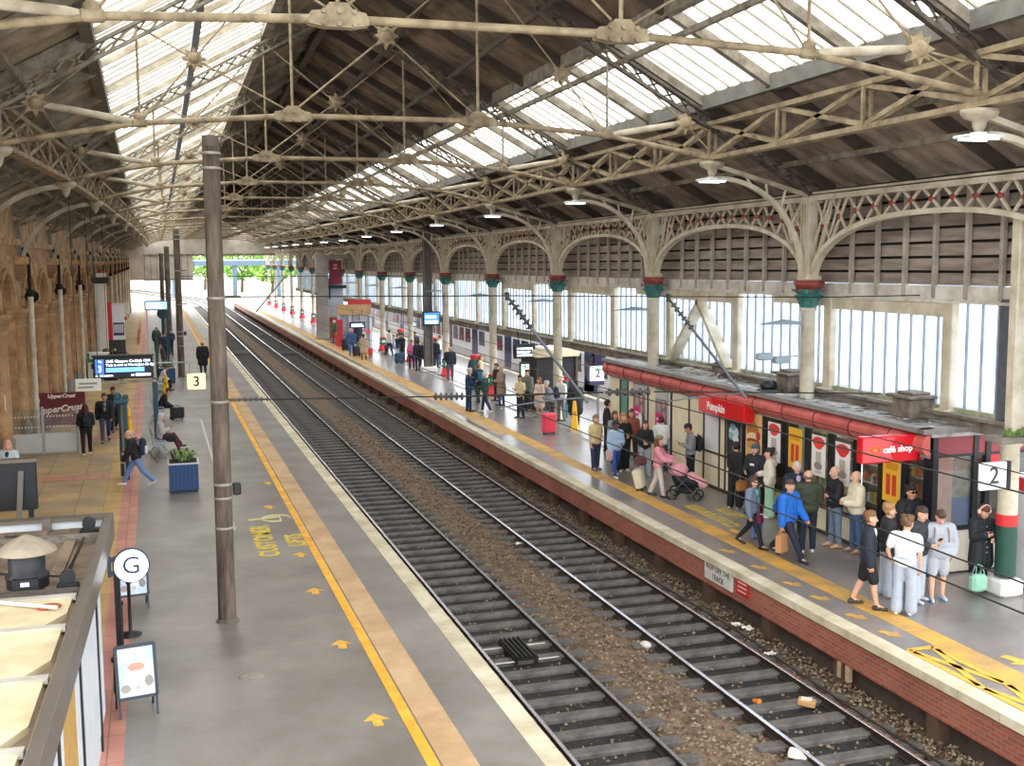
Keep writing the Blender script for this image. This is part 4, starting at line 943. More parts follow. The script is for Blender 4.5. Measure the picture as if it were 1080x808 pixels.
def truss(k):
    Y = YK(k); c = cen(Y); s = zs(Y)
    hg = GX-c; hm = 5.08; hq = 2.02
    lab = 'iron roof truss with tie rods and star bosses, %s from the footbridge' % ORD[k+1] if k >= 0 else 'iron roof truss with tie rods and star bosses, nearest to the footbridge'
    t = thing('roof_truss', lab, 'roof truss', (c, Y, 8.8*s), 0, 'iron trusses of the train shed roof')
    zq, zm, zg = 9.56*s, 9.33*s, 8.86*s
    if k < 0: zq, zm, zg = 9.74, 9.62, 9.12
    RT = lambda x: roofz(x, Y) - .30
    N = {}
    for sg in (-1, 1):
        N['q', sg] = Vector((c+sg*hq, Y, zq)); N['m', sg] = Vector((c+sg*hm, Y, zm)); N['g', sg] = Vector((c+sg*hg, Y, zg))
    # bottom tie, five lengths
    near = k < 3
    for a, b in ((N['g', -1], N['m', -1]), (N['m', -1], N['q', -1]), (N['q', -1], N['q', 1]), (N['q', 1], N['m', 1]), (N['m', 1], N['g', 1])):
        m = MB(); m.tube([a, b], .06 if near else .055, PAINT, 8); m.bw('tie_rod', t)
    for sg in (-1, 1):
        q = N['q', sg]
        m = MB()
        P = [(-.4, -.02), (-.36, .08), (-.2, .1), (-.12, .2), (.12, .2), (.2, .1), (.36, .08), (.4, -.02), (.4, -.08), (.2, -.12), (-.2, -.12), (-.4, -.08)]
        for yy in (-.09, .05): m.plate([(q.x+a, Y+yy, q.z+b) for a, b in P], (0, .04, 0), PAINT)
        for a in (-.2, 0, .2):
            for b in (-.08, .08): m.lathe([(.035, 0), (.035, .05)], PAINT, (q.x+a, Y-.09, q.z+b), 6, M=Matrix.Rotation(PI/2, 3, 'X'))
        m.bw('gusset_plate', t)
        m = MB(); m.tube([(q.x, Y, q.z+.2), (q.x, Y, RT(q.x))], .032, PAINT, 6); m.bw('queen_post', t)
        mm = N['m', sg]
        m = MB(); m.tube([(mm.x, Y, mm.z), (mm.x, Y, RT(mm.x))], .028, PAINT, 6); m.box((mm.x, Y, mm.z), (.3, .16, .16), PAINT, bev=.03); m.ell((mm.x, Y, mm.z+.1), (.12, .1, .1), PAINT, 8, 6); m.bw('post', t)
        # star boss and strut towards the girder
        xs = c+sg*(7.02); zsb = 9.66*s; S = Vector((xs, Y, zsb))
        m = MB(); d = (S-mm); d.normalize(); m.tube([mm+d*.12, mm+d*.3, S-d*.3, S-d*.16], [.05, .075, .075, .05], PAINT2, 10); m.bw('strut', t)
        def star(p, r, name):
            m = MB(); P = []
            for i in range(16):
                a = 2*PI*i/16; rr = r if i % 2 == 0 else r*.58
                P.append((p.x+rr*math.cos(a), Y-.07, p.z+rr*math.sin(a)))
            m.plate(P, (0, .14, 0), PAINT); m.lathe([(r*.5, 0), (r*.35, .07), (.02, .08)], PAINT, (p.x, Y-.07, p.z), 10, M=Matrix.Rotation(PI/2, 3, 'X')); m.bw(name, t)
        star(S, .27, 'star_boss')
        g = N['g', sg]; xt = c+sg*hm
        for (a, b) in ((S, (xt, Y, RT(xt)-.05)), (S, (c+sg*(hg+.9), Y, RT(c+sg*(hg+.9)))), (S, (g.x, Y, g.z+.1))):
            m = MB(); m.tube([a, b], .022, PAINT, 5); m.bw('brace_rod', t)
        # panel between queen and middle post
        qt = Vector((q.x, Y, RT(q.x)-.05)); mt = Vector((mm.x, Y, RT(mm.x)-.05))
        u = (q.z*(1) + 0); 
        # crossing point of q-mt and mm-qt
        def cross(a, b, c_, d_):
            r = (b.x-a.x, b.z-a.z); s_ = (d_.x-c_.x, d_.z-c_.z); den = r[0]*s_[1]-r[1]*s_[0]
            tt = ((c_.x-a.x)*s_[1]-(c_.z-a.z)*s_[0])/den
            return Vector((a.x+r[0]*tt, Y, a.z+r[1]*tt))
        B = cross(q, mt, mm, qt); star(B, .24, 'star_boss')
        for e in (q+Vector((sg*.12, 0, .12)), mt, mm, qt):
            m = MB(); m.tube([B, e], .02, PAINT, 5); m.bw('brace_rod', t)
    ql, qr = N['q', -1], N['q', 1]
    B = Vector((c, Y, (zq+RT(c+hq))/2)); 
    m = MB(); P = []
    for i in range(16):
        a = 2*PI*i/16; rr = .27 if i % 2 == 0 else .16
        P.append((B.x+rr*math.cos(a), Y-.07, B.z+rr*math.sin(a)))
    m.plate(P, (0, .14, 0), PAINT); m.lathe([(.13, 0), (.1, .07), (.02, .08)], PAINT, (B.x, Y-.07, B.z), 10, M=Matrix.Rotation(PI/2, 3, 'X')); m.bw('star_boss', t)
    for e in (ql+Vector((.15, 0, .2)), qr+Vector((-.15, 0, .2)), Vector((c-hq, Y, RT(c-hq))), Vector((c+hq, Y, RT(c+hq)))):
        m = MB(); m.tube([B, e], .022, PAINT, 5); m.bw('brace_rod', t)
    # principal rafters (lattice)
    for sg in (-1, 1):
        a = Vector((c, Y, RT(c))); xe = 15.4 if sg > 0 else 2*c-15.4
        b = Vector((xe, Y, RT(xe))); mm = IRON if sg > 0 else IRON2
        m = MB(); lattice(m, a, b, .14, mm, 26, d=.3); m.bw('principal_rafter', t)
    return t
for k in range(-1, 14): truss(k)

def girders():
    for sg, lab in ((1, 'long cross braced lattice girder above the far platform'), (-1, 'long cross braced lattice girder under the roof beside the arcade wall')):
        xf = (lambda y: GX) if sg > 0 else (lambda y: 2*cen(y)-GX)
        t = thing('lattice_girder', lab, 'girder', (xf(6), 6, 8.8), 0, 'lattice girders')
        ys = [YK(-2)+BAY/3*i for i in range(49)]
        ys = [y for y in ys if y <= SHED_END]
        for nm, dz, w, h in (('bottom_chord', 0, .26, .1), ('top_chord', .8, .24, .1)):
            m = MB()
            for a, b in zip(ys, ys[1:]): m.bar((xf(a), a, 8.86*zs(a)+dz), (xf(b), b, 8.86*zs(b)+dz), w, h, PAINT)
            m.bw(nm, t)
        for j, (a, b) in enumerate(zip(ys, ys[1:])):
            m = MB()
            A0 = Vector((xf(a), a, 8.86*zs(a)+.05)); A1 = A0+Vector((0, 0, .72)); B0 = Vector((xf(b), b, 8.86*zs(b)+.05)); B1 = B0+Vector((0, 0, .72))
            for dx in (-.07, .07):
                v = Vector((dx, 0, 0)); m.bar(A0+v, B1+v, .02, .09, PAINT); m.bar(A1+v, B0+v, .02, .09, PAINT)
                m.bar(A0+v*1.2, A1+v*1.2, .05, .07, PAINT, (0, 1, 0))
            m.bw('bracing', t)
girders()

def pendants():
    lit = emit('#eaf6ff', 2.5); wh = mat('#e3e6e4', .5)
    for sg in (1, -1):
        for k in range(-1, 13):
            Y = YK(k); x = GX if sg > 0 else 2*cen(Y)-GX; z = 8.80*zs(Y)
            if sg > 0:
                lab = 'twin tube lamp hung under the far platform girder, %s from the footbridge' % ORD[k+1]
                t = thing('hanging_lamp', lab, 'lamp', (x, Y, z-.5), 0, 'lamps under the girder')
                m = MB(); m.lathe([(.05, .12), (.1, .2), (.12, .3), (.26, .36), (.3, .42), (.3, .48), (.2, .5)], PAINT2, (0, 0, 0), 12); m.build('casting', t)
                m = MB(); m.box((0, 0, .06), (.62, .5, .05), wh, bev=.015); m.box((0, 0, .1), (.18, .18, .06), wh); m.build('fitting', t)
                for yy in (-.14, .14):
                    m = MB(); m.tube([(-.27, yy, .02), (.27, yy, .02)], .022, lit, 8); m.build('tube', t)
            else:
                m = MB(); m.lathe([(.04, .1), (.1, .2), (.12, .3), (.24, .36), (.28, .42), (.28, .48), (.2, .5)], PAINT2, (0, 0, 0), 12)
                solo('girder_pendant', m, 'cast pendant under the girder beside the arcade wall, %s from the footbridge' % ORD[k+1], 'pendant', (x, Y, z-.5), 0, 'pendants under the left girder')
pendants()

# ------------------------------------------------------------------ columns, arches and screen on the far side
CX = 15.4
CGRN = mat('#3f7f78', .5, 0, .25, 6, hex2='#2f6660'); CRED = mat('#a1453f', .5, 0, .3, 6, hex2='#7d3732')
CREAM = mat('#d8cfbb', .55, 0, .25, 1.6, hex2='#b3a78b', detail=8)
def column_proto():
    t = thing('iron_column', 'x', 'column', (CX, YK(0), 0), 0, 'cast iron columns along the far platform')
    m = MB(); m.lathe([(.23, 0), (.23, .12), (.19, .2), (.185, 1.0), (.17, 5.2), (.2, 5.22), (.2, 5.28), (.175, 5.3)], CREAM, n=20); m.build('shaft', t)
    cap = MB(); cap.lathe([(.17, 5.27), (.21, 5.32), (.2, 5.4), (.24, 5.6), (.28, 5.72), (.27, 5.74)], CGRN, n=16)
    for ring, (z0, z1, r0, r1, nn) in enumerate(((5.33, 5.58, .2, .33, 8), (5.5, 5.74, .23, .38, 8))):
        for i in range(nn):
            a = 2*PI*(i+.5*ring)/nn; ca, sa = math.cos(a), math.sin(a)
            for (q0, q1, w) in ((0, .5, .085), (.5, 1, .06)):
                ra = r0+(r1-r0)*q0**2; rb = r0+(r1-r0)*q1**2; za = z0+(z1-z0)*q0; zb = z0+(z1-z0)*q1
                cap.bar((ca*ra, sa*ra, za), (ca*rb, sa*rb, zb), w*2, .03, CGRN, (ca, sa, 0))
            cap.ell((ca*r1, sa*r1, z1-.02), (.045, .045, .035), CRED if ring else CGRN, 6, 4)
    c = cap.build('capital', t)
    m = MB(); m.lathe([(.26, 5.74), (.33, 5.77), (.36, 5.84), (.38, 5.86), (.38, 5.93), (.28, 5.95)], CRED, n=8); m.build('abacus', c)
    m = MB(); m.box((0, 0, 6.95), (.3, .3, 2.0), CREAM, bev=.04)
    for y in (-.12, 0, .12): m.box((-.17, y, 6.95), (.05, .05, 1.9), CREAM)
    m.box((0, 0, 6.02), (.42, .5, .14), CREAM, bev=.03); m.box((0, 0, 7.9), (.42, .5, .16), CREAM, bev=.03); m.build('upper_post', t)
    # quarter arch rib reaching out to the girder, and the straight arm above it
    m = MB(); P = []
    for i in range(15):
        a = PI/2*i/14; P.append((-.22 - 2.3*(1-math.cos(a)), 0, 6.05 + 2.35*math.sin(a)))
    for a, b in zip(P, P[1:]): m.bar(a, b, .13, .1, CREAM)
    m.build('curved_bracket', t)
    m = MB(); m.bar((-.1, 0, 8.02), (CX*0-(CX-GX), 0, 8.72), .11, .1, PAINT2)
    for i in range(4):
        a = PI/2*(.35+.13*i); m.bar((-.22 - 2.3*(1-math.cos(a)), 0, 6.05 + 2.35*math.sin(a)), (-.15-.55*i, 0, 8.05+.14*i), .04, .05, CREAM)
    m.build('arm', t)
    return t
def base_parts(t, far):
    if far:
        rd = mat('#d8343c', .5); gr = mat('#2f7a62', .5); wh = mat('#e9e9e4', .5)
        m = MB(); m.lathe([(.38, 0), (.4, .03), (.33, .1), (.26, .4), (.25, .45)], rd, n=12); m.build('red_base', t)
        m = MB(); m.box((0, 0, .68), (.46, .46, .46), gr, bev=.05); m.box((-.235, 0, .69), (.02, .26, .16), wh); m.box((0, -.235, .69), (.26, .02, .16), wh); m.build('green_sleeve', t)
        m = MB(); m.lathe([(.26, .92), (.26, 1.0)], rd, n=12); m.build('red_band', t)
def columns():
    p = column_proto(); nat = []
    for k in range(0, 16):
        Y = YK(k)
        if k == 0: o = p
        else: o = copy_tree(p)
        o.location = (CX, Y, 0); o.scale = (1, 1, zs(Y))
        if k == 0: lab = 'cream iron column with green and red capital rising through the shop roof near its sign'
        elif k == 1: lab = 'cream iron column rising through the far end of the shop roof'
        elif k == 2: lab = 'cream iron column with green capital, first beyond the shop'
        else: lab = 'cream iron column with red base and painted capital, %s beyond the shop' % ORD[k-2]
        o['label'] = lab
        nat.append(o)
    for k, o in enumerate(nat):
        if k >= 3:
            base_parts(o, True)
    # half hidden column out of frame at the near end
    o = copy_tree(p)
    for ch in list(o.children):
        if ch.name.split('.')[0] in ('red_base', 'green_sleeve', 'red_band'): bpy.data.objects.remove(ch)
    o.location = (CX, YK(-1), 0); o.scale = (1, 1, zs(YK(-1))); o['label'] = 'cream iron column whose curved bracket enters at the top edge of the view'
columns()

def arches():
    """lattice arch girder of one bay, spring to spring, local origin at the bay's first column"""
    t = thing('arch_girder', 'x', 'arch', (CX, YK(0), 6.0), 0, 'lattice arches between the columns')
    L = BAY; rib = []; a_ = L/2-.2
    def rz_(y):
        u = abs(y-L/2)/a_; u = min(u, 1)
        return 6.05 + 1.42*math.sqrt(max(0, 1-u**2.4)) - 6.0
    n = 40
    P = [(0, .2+(L-.4)*(0.5-0.5*math.cos(PI*i/n)), 0) for i in range(n+1)]
    P = [(0, y, rz_(y)) for (_, y, _) in P]
    m = MB()
    for a, b in zip(P, P[1:]): m.bar(a, b, .2, .11, CREAM)
    m.build('arch_rib', t)
    zt = 7.98-6.0
    m = MB(); m.bar((0, .15, zt), (0, L-.15, zt), .22, .12, CREAM); m.bar((0, .15, zt+.12), (0, L-.15, zt+.12), .1, .05, CREAM); m.build('top_chord', t)
    m = MB(); ros = []
    nb = 13
    for i in range(nb):
        y0 = .25+(L-.5)*i/nb; y1 = .25+(L-.5)*(i+1)/nb; z0 = rz_(y0); z1 = rz_(y1)
        m.bar((0, y0, z0), (0, y1, zt), .05, .05, CREAM, (1, 0, 0)); m.bar((0, y0, zt), (0, y1, z1), .05, .05, CREAM, (1, 0, 0))
        # crossing
        ros.append(((y0+y1)/2, ((z0+zt)/2+(z1+zt)/2)/2, (zt-max(z0, z1))))
    for y in (.75, .45):
        for (yy, d) in ((y, 1), (L-y, -1)):
            zz = rz_(yy); m.bar((0, yy, zz), (0, yy+d*.55, zt), .045, .045, CREAM, (1, 0, 0)); m.bar((0, .15 if d > 0 else L-.15, zz+.15), (0, yy+d*.3, zt), .045, .045, CREAM, (1, 0, 0))
    m.build('lattice_bars', t)
    ro = MB(); ro.lathe([(.001, -.06), (.06, -.05), (.08, 0), (.06, .05), (.001, .06)], CRED, n=8, M=Matrix.Rotation(PI/2, 3, 'Y')); rme = ro.mesh('rosette')
    for (y, z, g) in ros:
        o = obj('rosette', rme, t); o.location = (0, y, z)
    for k in range(-1, 15):
        o = t if k == -1 else copy_tree(t)
        o.location = (CX, YK(k), 6.0*zs(YK(k+.5))); o.scale = (1, 1, zs(YK(k+.5)))
        sl = (zs(YK(k+1))-zs(YK(k)))*7/BAY; o.rotation_euler = (math.atan(sl), 0, 0)
        o['label'] = 'lattice arch with red rosettes spanning the screen, %s from the footbridge' % ORD[k+1]
arches()

def screen():
    SX = 15.98
    BOARD = mat('#a3968a', .85, 0, .35, 1.6, hex2='#7d7066', stretch=(1, .4, 3)); WRAIL = mat('#d9d4ca', .7, 0, .3, 2, hex2='#b4ada0')
    BATT = mat('#b0a79a', .75, 0, .3, 3); MUL = mat('#8d969c', .6, 0, .2, 4); SILL = mat('#8b8175', .8, 0, .4, 2, hex2='#5d5549'); MOSS = mat('#8a8b6a', .95, 0, .5, 5, hex2='#b8b49c')
    END = 136.0; RAFD = mat('#2b2521', .85, 0, .3, 3)
    wn = 3
    for k in range(-1, 12):
        y0, y1 = YK(k), YK(k+1); s0, s1 = zs(y0), zs(y1); ym = (y0+y1)/2; s = zs(ym)
        sl = math.atan((s1-s0)*6/BAY)
        # boarded lunette
        m = MB()
        for i in range(7):
            z0 = 5.9+i*.31
            m.add([(SX-.02, y0, z0*s0), (SX-.02, y1, z0*s1), (SX+.05, y1, (z0+.25)*s1), (SX+.05, y0, (z0+.25)*s0), (SX+.1, y0, z0*s0), (SX+.1, y1, z0*s1), (SX+.1, y1, (z0+.25)*s1), (SX+.1, y0, (z0+.25)*s0)],
                  [(0, 3, 2, 1), (4, 5, 6, 7), (0, 1, 5, 4), (2, 3, 7, 6)], BOARD)
        m.bar((SX+.14, y0, 7.0*s0), (SX+.14, y1, 7.0*s1), .04, 2.2, RAFD)  # dark backing seen through the gaps stands in for shade under the laps
        w = struct('wall_right', m, label='weatherboarded panel inside the arch')
        m = MB()
        for i in range(1, 9):
            y = y0+BAY*i/9; m.bar((SX-.07, y, 5.62*s), (SX-.07, y, 8.0*s), .09, .1, BATT, (0, 1, 0))
        struct('batten', m, w)
        m = MB(); m.bar((SX-.03, y0, 5.74*s0), (SX-.03, y1, 5.74*s1), .1, .3, WRAIL); m.bar((SX-.05, y0, 5.56*s0), (SX-.05, y1, 5.56*s1), .16, .06, WRAIL); struct('trim_14', m, label='white rail under the boarded arch')
        m = MB(); m.bar((SX+.1, y0, 8.05*s0), (SX+.1, y1, 8.05*s1), .06, .3, RAFD); struct('wall_right', m, label='dark boarding above the arches')
        # glazing
        m = MB(); m.quad((SX+.05, y0, 3.25*s0), (SX+.05, y1, 3.25*s1), (SX+.05, y1, 5.55*s1), (SX+.05, y0, 5.55*s0), GLASS_WALL)
        w = struct('window_%d' % wn, m, label='tall glazed screen bay between columns'); wn += 1
        m = MB(); ym_ = y0
        for i in range(1, 20):
            y = y0+BAY*i/20; m.bar((SX+.03, y, 3.2*s), (SX+.03, y, 5.55*s), .06, .03, MUL, (0, 1, 0))
        struct('mullions', m, w)
        for y in (y0-.1, y0+BAY/2):
            m = MB(); m.box((SX-.02, y, (3.1+5.6)/2*s), (.2, .32, 2.5*s), CREAM, bev=.02); m.box((SX-.1, y, 3.25*s), (.3, .42, .12), CREAM, bev=.02); struct('trim_15', m, label='cream timber post of the glazed screen')
        if k in (0, 1, -1, 2, 4):
            m = MB(); m.bar((SX-.02, y0+BAY*.5, 5.38*s), (SX-.02, y0+BAY-.1, 5.38*s), .12, .3, CREAM); m.bar((SX-.02, y0+.1, 5.45*s), (SX-.02, y0+BAY*.28, 5.45*s), .12, .2, CREAM); struct('trim_16', m, label='cream header board of the glazed screen')
        if k == 0:
            m = MB()
            for (ya, yb) in ((y0+BAY*.72, y0+BAY*.94), (y0+BAY*.74, y0+BAY*.53)): m.bar((SX-.12, ya, 5.25), (SX-.12, yb, 3.3), .14, .34, CREAM, (1, 0, 0))
            struct('trim_17', m, label='pair of raking cream timber struts against the glazing')
        m = MB(); m.bar((SX, y0, 3.08*s0), (SX, y1, 3.08*s1), .3, .26, SILL); m.bar((SX-.18, y0, 3.24*s0), (SX-.18, y1, 3.24*s1), .2, .06, SILL); m.bar((SX+.02, y0, 3.28*s0), (SX+.02, y1, 3.28*s1), .06, .16, MOSS); struct('trim_18', m, label='grubby sill beam under the glazed screen')
    # end posts beside the numbered column
    m = MB(); m.box((16.3, 17.3, 4.6), (.4, .16, 3.0), mat('#d5dbe0', .6, 0, .1, 2), bev=.02); struct('trim_19', m, label='pale panel at the near end of the screen')
    m = MB(); m.box((15.98, 18.35, 4.4), (.2, .34, 2.6), mat('#5d6068', .7, 0, .3, 3), bev=.02); struct('trim_20', m, label='dark grey upright of the screen')
screen()
# ------------------------------------------------------------------ arcade wall on the left
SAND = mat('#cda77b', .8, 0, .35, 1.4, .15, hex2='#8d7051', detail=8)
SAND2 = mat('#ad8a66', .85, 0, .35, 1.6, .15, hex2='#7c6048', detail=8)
GREYST = mat('#8d8478', .85, 0, .35, 3, .15, hex2='#6a6259')
PIPE = mat('#d8d0bd', .6, 0, .25, 2, hex2='#b0a68f')
def left_wall():
    pil = MB()
    pil.lathe([(.31, 0), (.31, .5), (.28, .55), (.28, .95), (.24, 1.0)], GREYST, n=14)
    pil.lathe([(.22, 1.0), (.2, 4.35), (.24, 4.37), (.24, 4.43), (.21, 4.45)], SAND, n=14)
    pil.lathe([(.21, 4.45), (.24, 4.55), (.33, 4.8), (.33, 4.84)], SAND, n=14); pil.box((0, 0, 4.92), (.66, .66, .16), SAND, bev=.03)
    pme = pil.mesh('pilaster')
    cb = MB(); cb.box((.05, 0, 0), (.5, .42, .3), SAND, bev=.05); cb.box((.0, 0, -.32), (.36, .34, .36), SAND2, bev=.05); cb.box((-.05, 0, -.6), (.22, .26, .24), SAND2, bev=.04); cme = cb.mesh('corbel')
    prev = None
    for k in range(-1, 14):
        ya, yb = YK(k), YK(k+1); xa, xb = wallx(ya), wallx(yb); L = math.hypot(xb-xa, yb-ya); ang = math.atan2(-(xb-xa), yb-ya)
        s = zs((ya+yb)/2)
        # local frame: y along the wall, x outwards into the hall
        m = MB(); H = 8.75; zsp = 5.0; D = .42
        n = 12; bays = [(.9, L/2-.5), (L/2+.5, L-.9)]
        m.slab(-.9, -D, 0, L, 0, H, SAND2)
        # front skin with two arched openings
        edges = [0] + [v for b in bays for v in b] + [L]
        for i in range(0, 6, 2): m.slab(-D, 0, edges[i], edges[i+1], 0, zsp, SAND)
        for (a, b) in bays:
            r = (b-a)/2; c = (a+b)/2; P = [(c-r*math.cos(PI*i/n), zsp+r*.8*math.sin(PI*i/n)) for i in range(n+1)]
            top = 6.75
            for i in range(n):
                (y0, z0), (y1, z1) = P[i], P[i+1]
                m.add([(0, y0, z0), (0, y1, z1), (0, y1, top), (0, y0, top)], [(0, 1, 2, 3)], SAND)
                m.add([(0, y0, z0), (0, y1, z1), (-D, y1, z1), (-D, y0, z0)], [(3, 2, 1, 0)], SAND)
            # moulded archivolt
            for i in range(n):
                (y0, z0), (y1, z1) = P[i], P[i+1]; m.bar((.03, y0, z0+.08), (.03, y1, z1+.08), .16, .16, SAND, (1, 0, 0))
        for i in range(0, 6, 2): m.slab(-D, 0, edges[i], edges[i+1], zsp, 6.75, SAND)
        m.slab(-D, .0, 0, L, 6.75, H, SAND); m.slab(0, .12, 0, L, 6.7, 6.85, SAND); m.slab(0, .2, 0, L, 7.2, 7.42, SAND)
        w = struct('wall_left', m, label='sandstone arcade wall with paired blind arches'); w.location = (xa, ya, 0); w.rotation_euler = (0, 0, ang); w.scale = (1, 1, s)
        for y in (.62, L/2-.3, L/2+.3, L-.62):
            o = obj('pilaster', pme, w); o.location = (.06, y, 0); o['kind'] = 'structure'
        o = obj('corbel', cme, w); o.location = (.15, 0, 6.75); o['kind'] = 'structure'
        # bracket springing from the wall to the girder
        M = Matrix.Rotation(0, 4, 'Z')
        if k >= 0:
            t = thing('wall_bracket', 'curved iron roof bracket rising from the arcade wall, %s from the footbridge' % ORD[k], 'bracket', (xa+.1, ya, 6.4*zs(ya)), 0, 'curved brackets along the arcade wall')
            g = 2*cen(ya)-GX - xa - .1; m = MB(); P = []
            for i in range(15):
                a = PI/2*i/14; P.append((.1+(g-.1)*(1-math.cos(a)), 0, -.1+2.35*math.sin(a)))
            for a, b in zip(P, P[1:]): m.bar(a, b, .15, .13, PAINT2)
            m.build('curved_rib', t)
            m = MB(); m.bar((0, 0, 1.5), (g, 0, 2.35), .12, .12, IRON2); m.bar((0, 0, 1.5), (.1, 0, -.1), .14, .12, IRON2); m.build('arm', t)
            # rain pipe with black hopper
            t = thing('rain_pipe', 'pale rain pipe with black hopper on the arcade wall, %s from the footbridge' % ORD[k], 'drainpipe', (xa+.42, ya, 0), 0, 'rain pipes on the arcade wall')
            m = MB(); m.tube([(0, 0, 0), (0, 0, 5.35)], .1, PIPE, 10)
            for z in (1.6, 3.4): m.tube([(0, 0, z), (0, 0, z+.1)], .125, PIPE, 10)
            m.build('pipe', t)
            m = MB(); m.tube([(0, 0, 5.35), (0, 0, 6.7), (-.2, 0, 7.0)], .06, M_DARK, 8); m.lathe([(.1, 5.3), (.13, 5.36), (.13, 5.5), (.1, 5.55)], M_DARK, n=8); m.build('hopper', t)
    for k in (1, 2, 3, 4):
        Y = YK(k)+1.2; x = wallx(Y)+.35
        t = thing('loudspeaker', 'black round loudspeaker bracketed high on the arcade wall, %s from the footbridge' % ORD[k-1], 'loudspeaker', (x, Y, 5.6*zs(Y)), 0, 'loudspeakers on the arcade wall')
        m = MB(); m.lathe([(.05, 0), (.12, .1), (.14, .3), (.24, .4), (.24, .43)], M_DARK, (0, 0, 0), 14, M=Matrix.Rotation(2.0, 3, 'X')); m.build('horn', t)
        m = MB(); m.bar((-.5, 0, .1), (0, 0, .05), .05, .05, M_DARK); m.build('mount', t)
left_wall()

# ------------------------------------------------------------------ kiosk with the roof seen from above
def kiosk():
    FR = mat('#7a7066', .35, .35, .15, 2); ROOF = mat('#d8c9a6', .75, 0, .25, 1.4, hex2='#b9a67f'); BATN = mat('#b9b5a8', .6, 0, .2, 3)
    RIB = mat('#8f7d69', .85, 0, .4, 1.6, hex2='#665646'); WHT = mat('#d9dee2', .5, 0, .1, 3); BLK = mat('#1b1d22', .5); TAN = mat('#c79c55', .6, 0, .2, 5)
    t = thing('kiosk', 'flat roofed kiosk with grey fascia seen from above at the near platform', 'kiosk', (-.9, 15.8, 0), -.03)
    z = 2.62
    # roof: pale sheets near, ribbed dark deck at the far end
    m = MB(); m.slab(-5.2, -.86, 6, 18.25, z-.2, z-.1, RIB); m.bw('roof_deck', t)
    for i, (a, b) in enumerate(((6.2, 7.9), (8.0, 9.7), (9.8, 11.4), (11.5, 13.0), (13.1, 14.2))):
        m = MB(); m.slab(-5.2, -1.3, a, b, z-.1, z-.03, ROOF); m.plate([(-1.3, a, z-.1), (-1.2, a+.12, z-.1), (-1.02, a+.5, z-.1), (-1.02, b, z-.1), (-1.3, b, z-.1)], (0, 0, .07), ROOF); m.bw('roof_sheet', t)
        m = MB(); m.slab(-5.2, -.98, b-.02, b+.1, z-.06, z-.0, BATN); m.slab(-5.2, -.98, b+.1, b+.14, z-.09, z-.05, mat('#6d675c', .8)); m.bw('roof_batten', t)  # darker strip along each batten is its shadow line, painted in
    m = MB()
    for i in range(9): m.slab(-5.0+i*.45, -4.85+i*.45, 14.4, 18.0, z-.1, z-.04, RIB)
    m.slab(-5.2, -.95, 14.32, 14.5, z-.1, z+.02, mat('#5b5148', .9, 0, .5, 6)); m.slab(-5.2, -.95, 17.3, 17.45, z-.1, z+.0, mat('#8d8478', .9, 0, .5, 6)); m.bw('roof_rib', t)
    m = MB(); m.slab(-.93, -.80, 6, 18.4, z-.3, z+.08, FR, bev=.01); m.bw('fascia', t)
    m = MB(); m.slab(-5.2, -.86, 18.28, 18.4, z-.34, z+.05, WHT); m.slab(-5.2, -.86, 18.2, 18.45, z+.02, z+.07, FR)
    for x in (-1.75, -2.9, -4): m.slab(x-.06, x+.06, 18.12, 18.28, z-.2, z+.1, FR)
    m.bw('parapet', t)
    # shop front below
    m = MB(); m.slab(-1.0, -.91, 6, 15.8, 0, .25, WHT); m.slab(-1.0, -.92, 6, 15.8, 2.32, z-.2, BLK); m.bw('front_rail', t)
    for i, y in enumerate((7.2, 9.0, 11.2, 13.4, 15.75)):
        m = MB(); m.slab(-1.0, -.88, y-.06, y+.06, 0, z-.2, BLK); m.bw('front_post', t)
    for a, b, mm in ((15.82, 16.5, WHT), (13.46, 15.69, WHT), (12.9, 13.34, WHT), (11.7, 12.85, TAN), (11.26, 11.65, WHT), (9.06, 11.14, WHT)):
        m = MB(); m.slab(-.96, -.90, a, b, .25, 2.32, mm); m.bw('front_panel', t)
    m = MB(); m.slab(-5.2, -.95, 15.7, 15.8, 0, z-.2, WHT); m.bw('end_wall', t)
    m = MB(); m.slab(-.84, -.75, 18.3, 18.4, 0, 2.0, BLK); m.bw('canopy_post', t)
    # round sign
    t = thing('round_sign', 'round lit white sign with letter G on the kiosk corner', 'sign', (-.46, 17.0, 2.0))
    lit = mat('#f4f8fb', .4); e = emit('#f2f8ff', .9); nb = mat('#2f3d52', .5)
    m = MB(); RX = Matrix.Rotation(PI/2, 3, 'X'); m.lathe([(.001, -.05), (.235, -.05), (.235, .05), (.001, .05)], e, (0, 0, .2), 32, M=RX, smooth=False); m.build('disc', t)
    m = MB(); m.tube([(.238*math.cos(a), .0, .2+.238*math.sin(a)) for a in [2*PI*i/32 for i in range(32)]], .022, nb, 6, closed=True); m.build('rim', t)
    m = MB(); text_mb(m, 'G', .36, frame((0, -.056, .2), (1, 0, 0), (0, 0, 1)), nb, .006); m.build('lettering', t)
    m = MB(); m.bar((-.3, 0, .3), (-.2, 0, .3), .06, .06, nb); m.bar((-.3, 0, .1), (-.2, 0, .1), .06, .06, nb); m.bar((-.3, 0, .05), (-.3, 0, .35), .05, .05, nb); m.build('bracket', t)
    # roof vent with conical hat
    t = thing('roof_vent', 'black roof vent with conical cap on the kiosk roof', 'vent', (-1.63, 14.95, z-.08))
    m = MB(); m.lathe([(.25, 0), (.25, .14), (.26, .16), (.26, .2), (.215, .22), (.215, .5)], BLK, n=20); m.box((.0, -.27, .12), (.3, .08, .16), BLK); m.build('body', t)
    m = MB(); m.lathe([(.36, .48), (.35, .51), (.12, .65), (.02, .69)], mat('#a59884', .7, .2, .3, 4), n=20); m.build('cap', t)
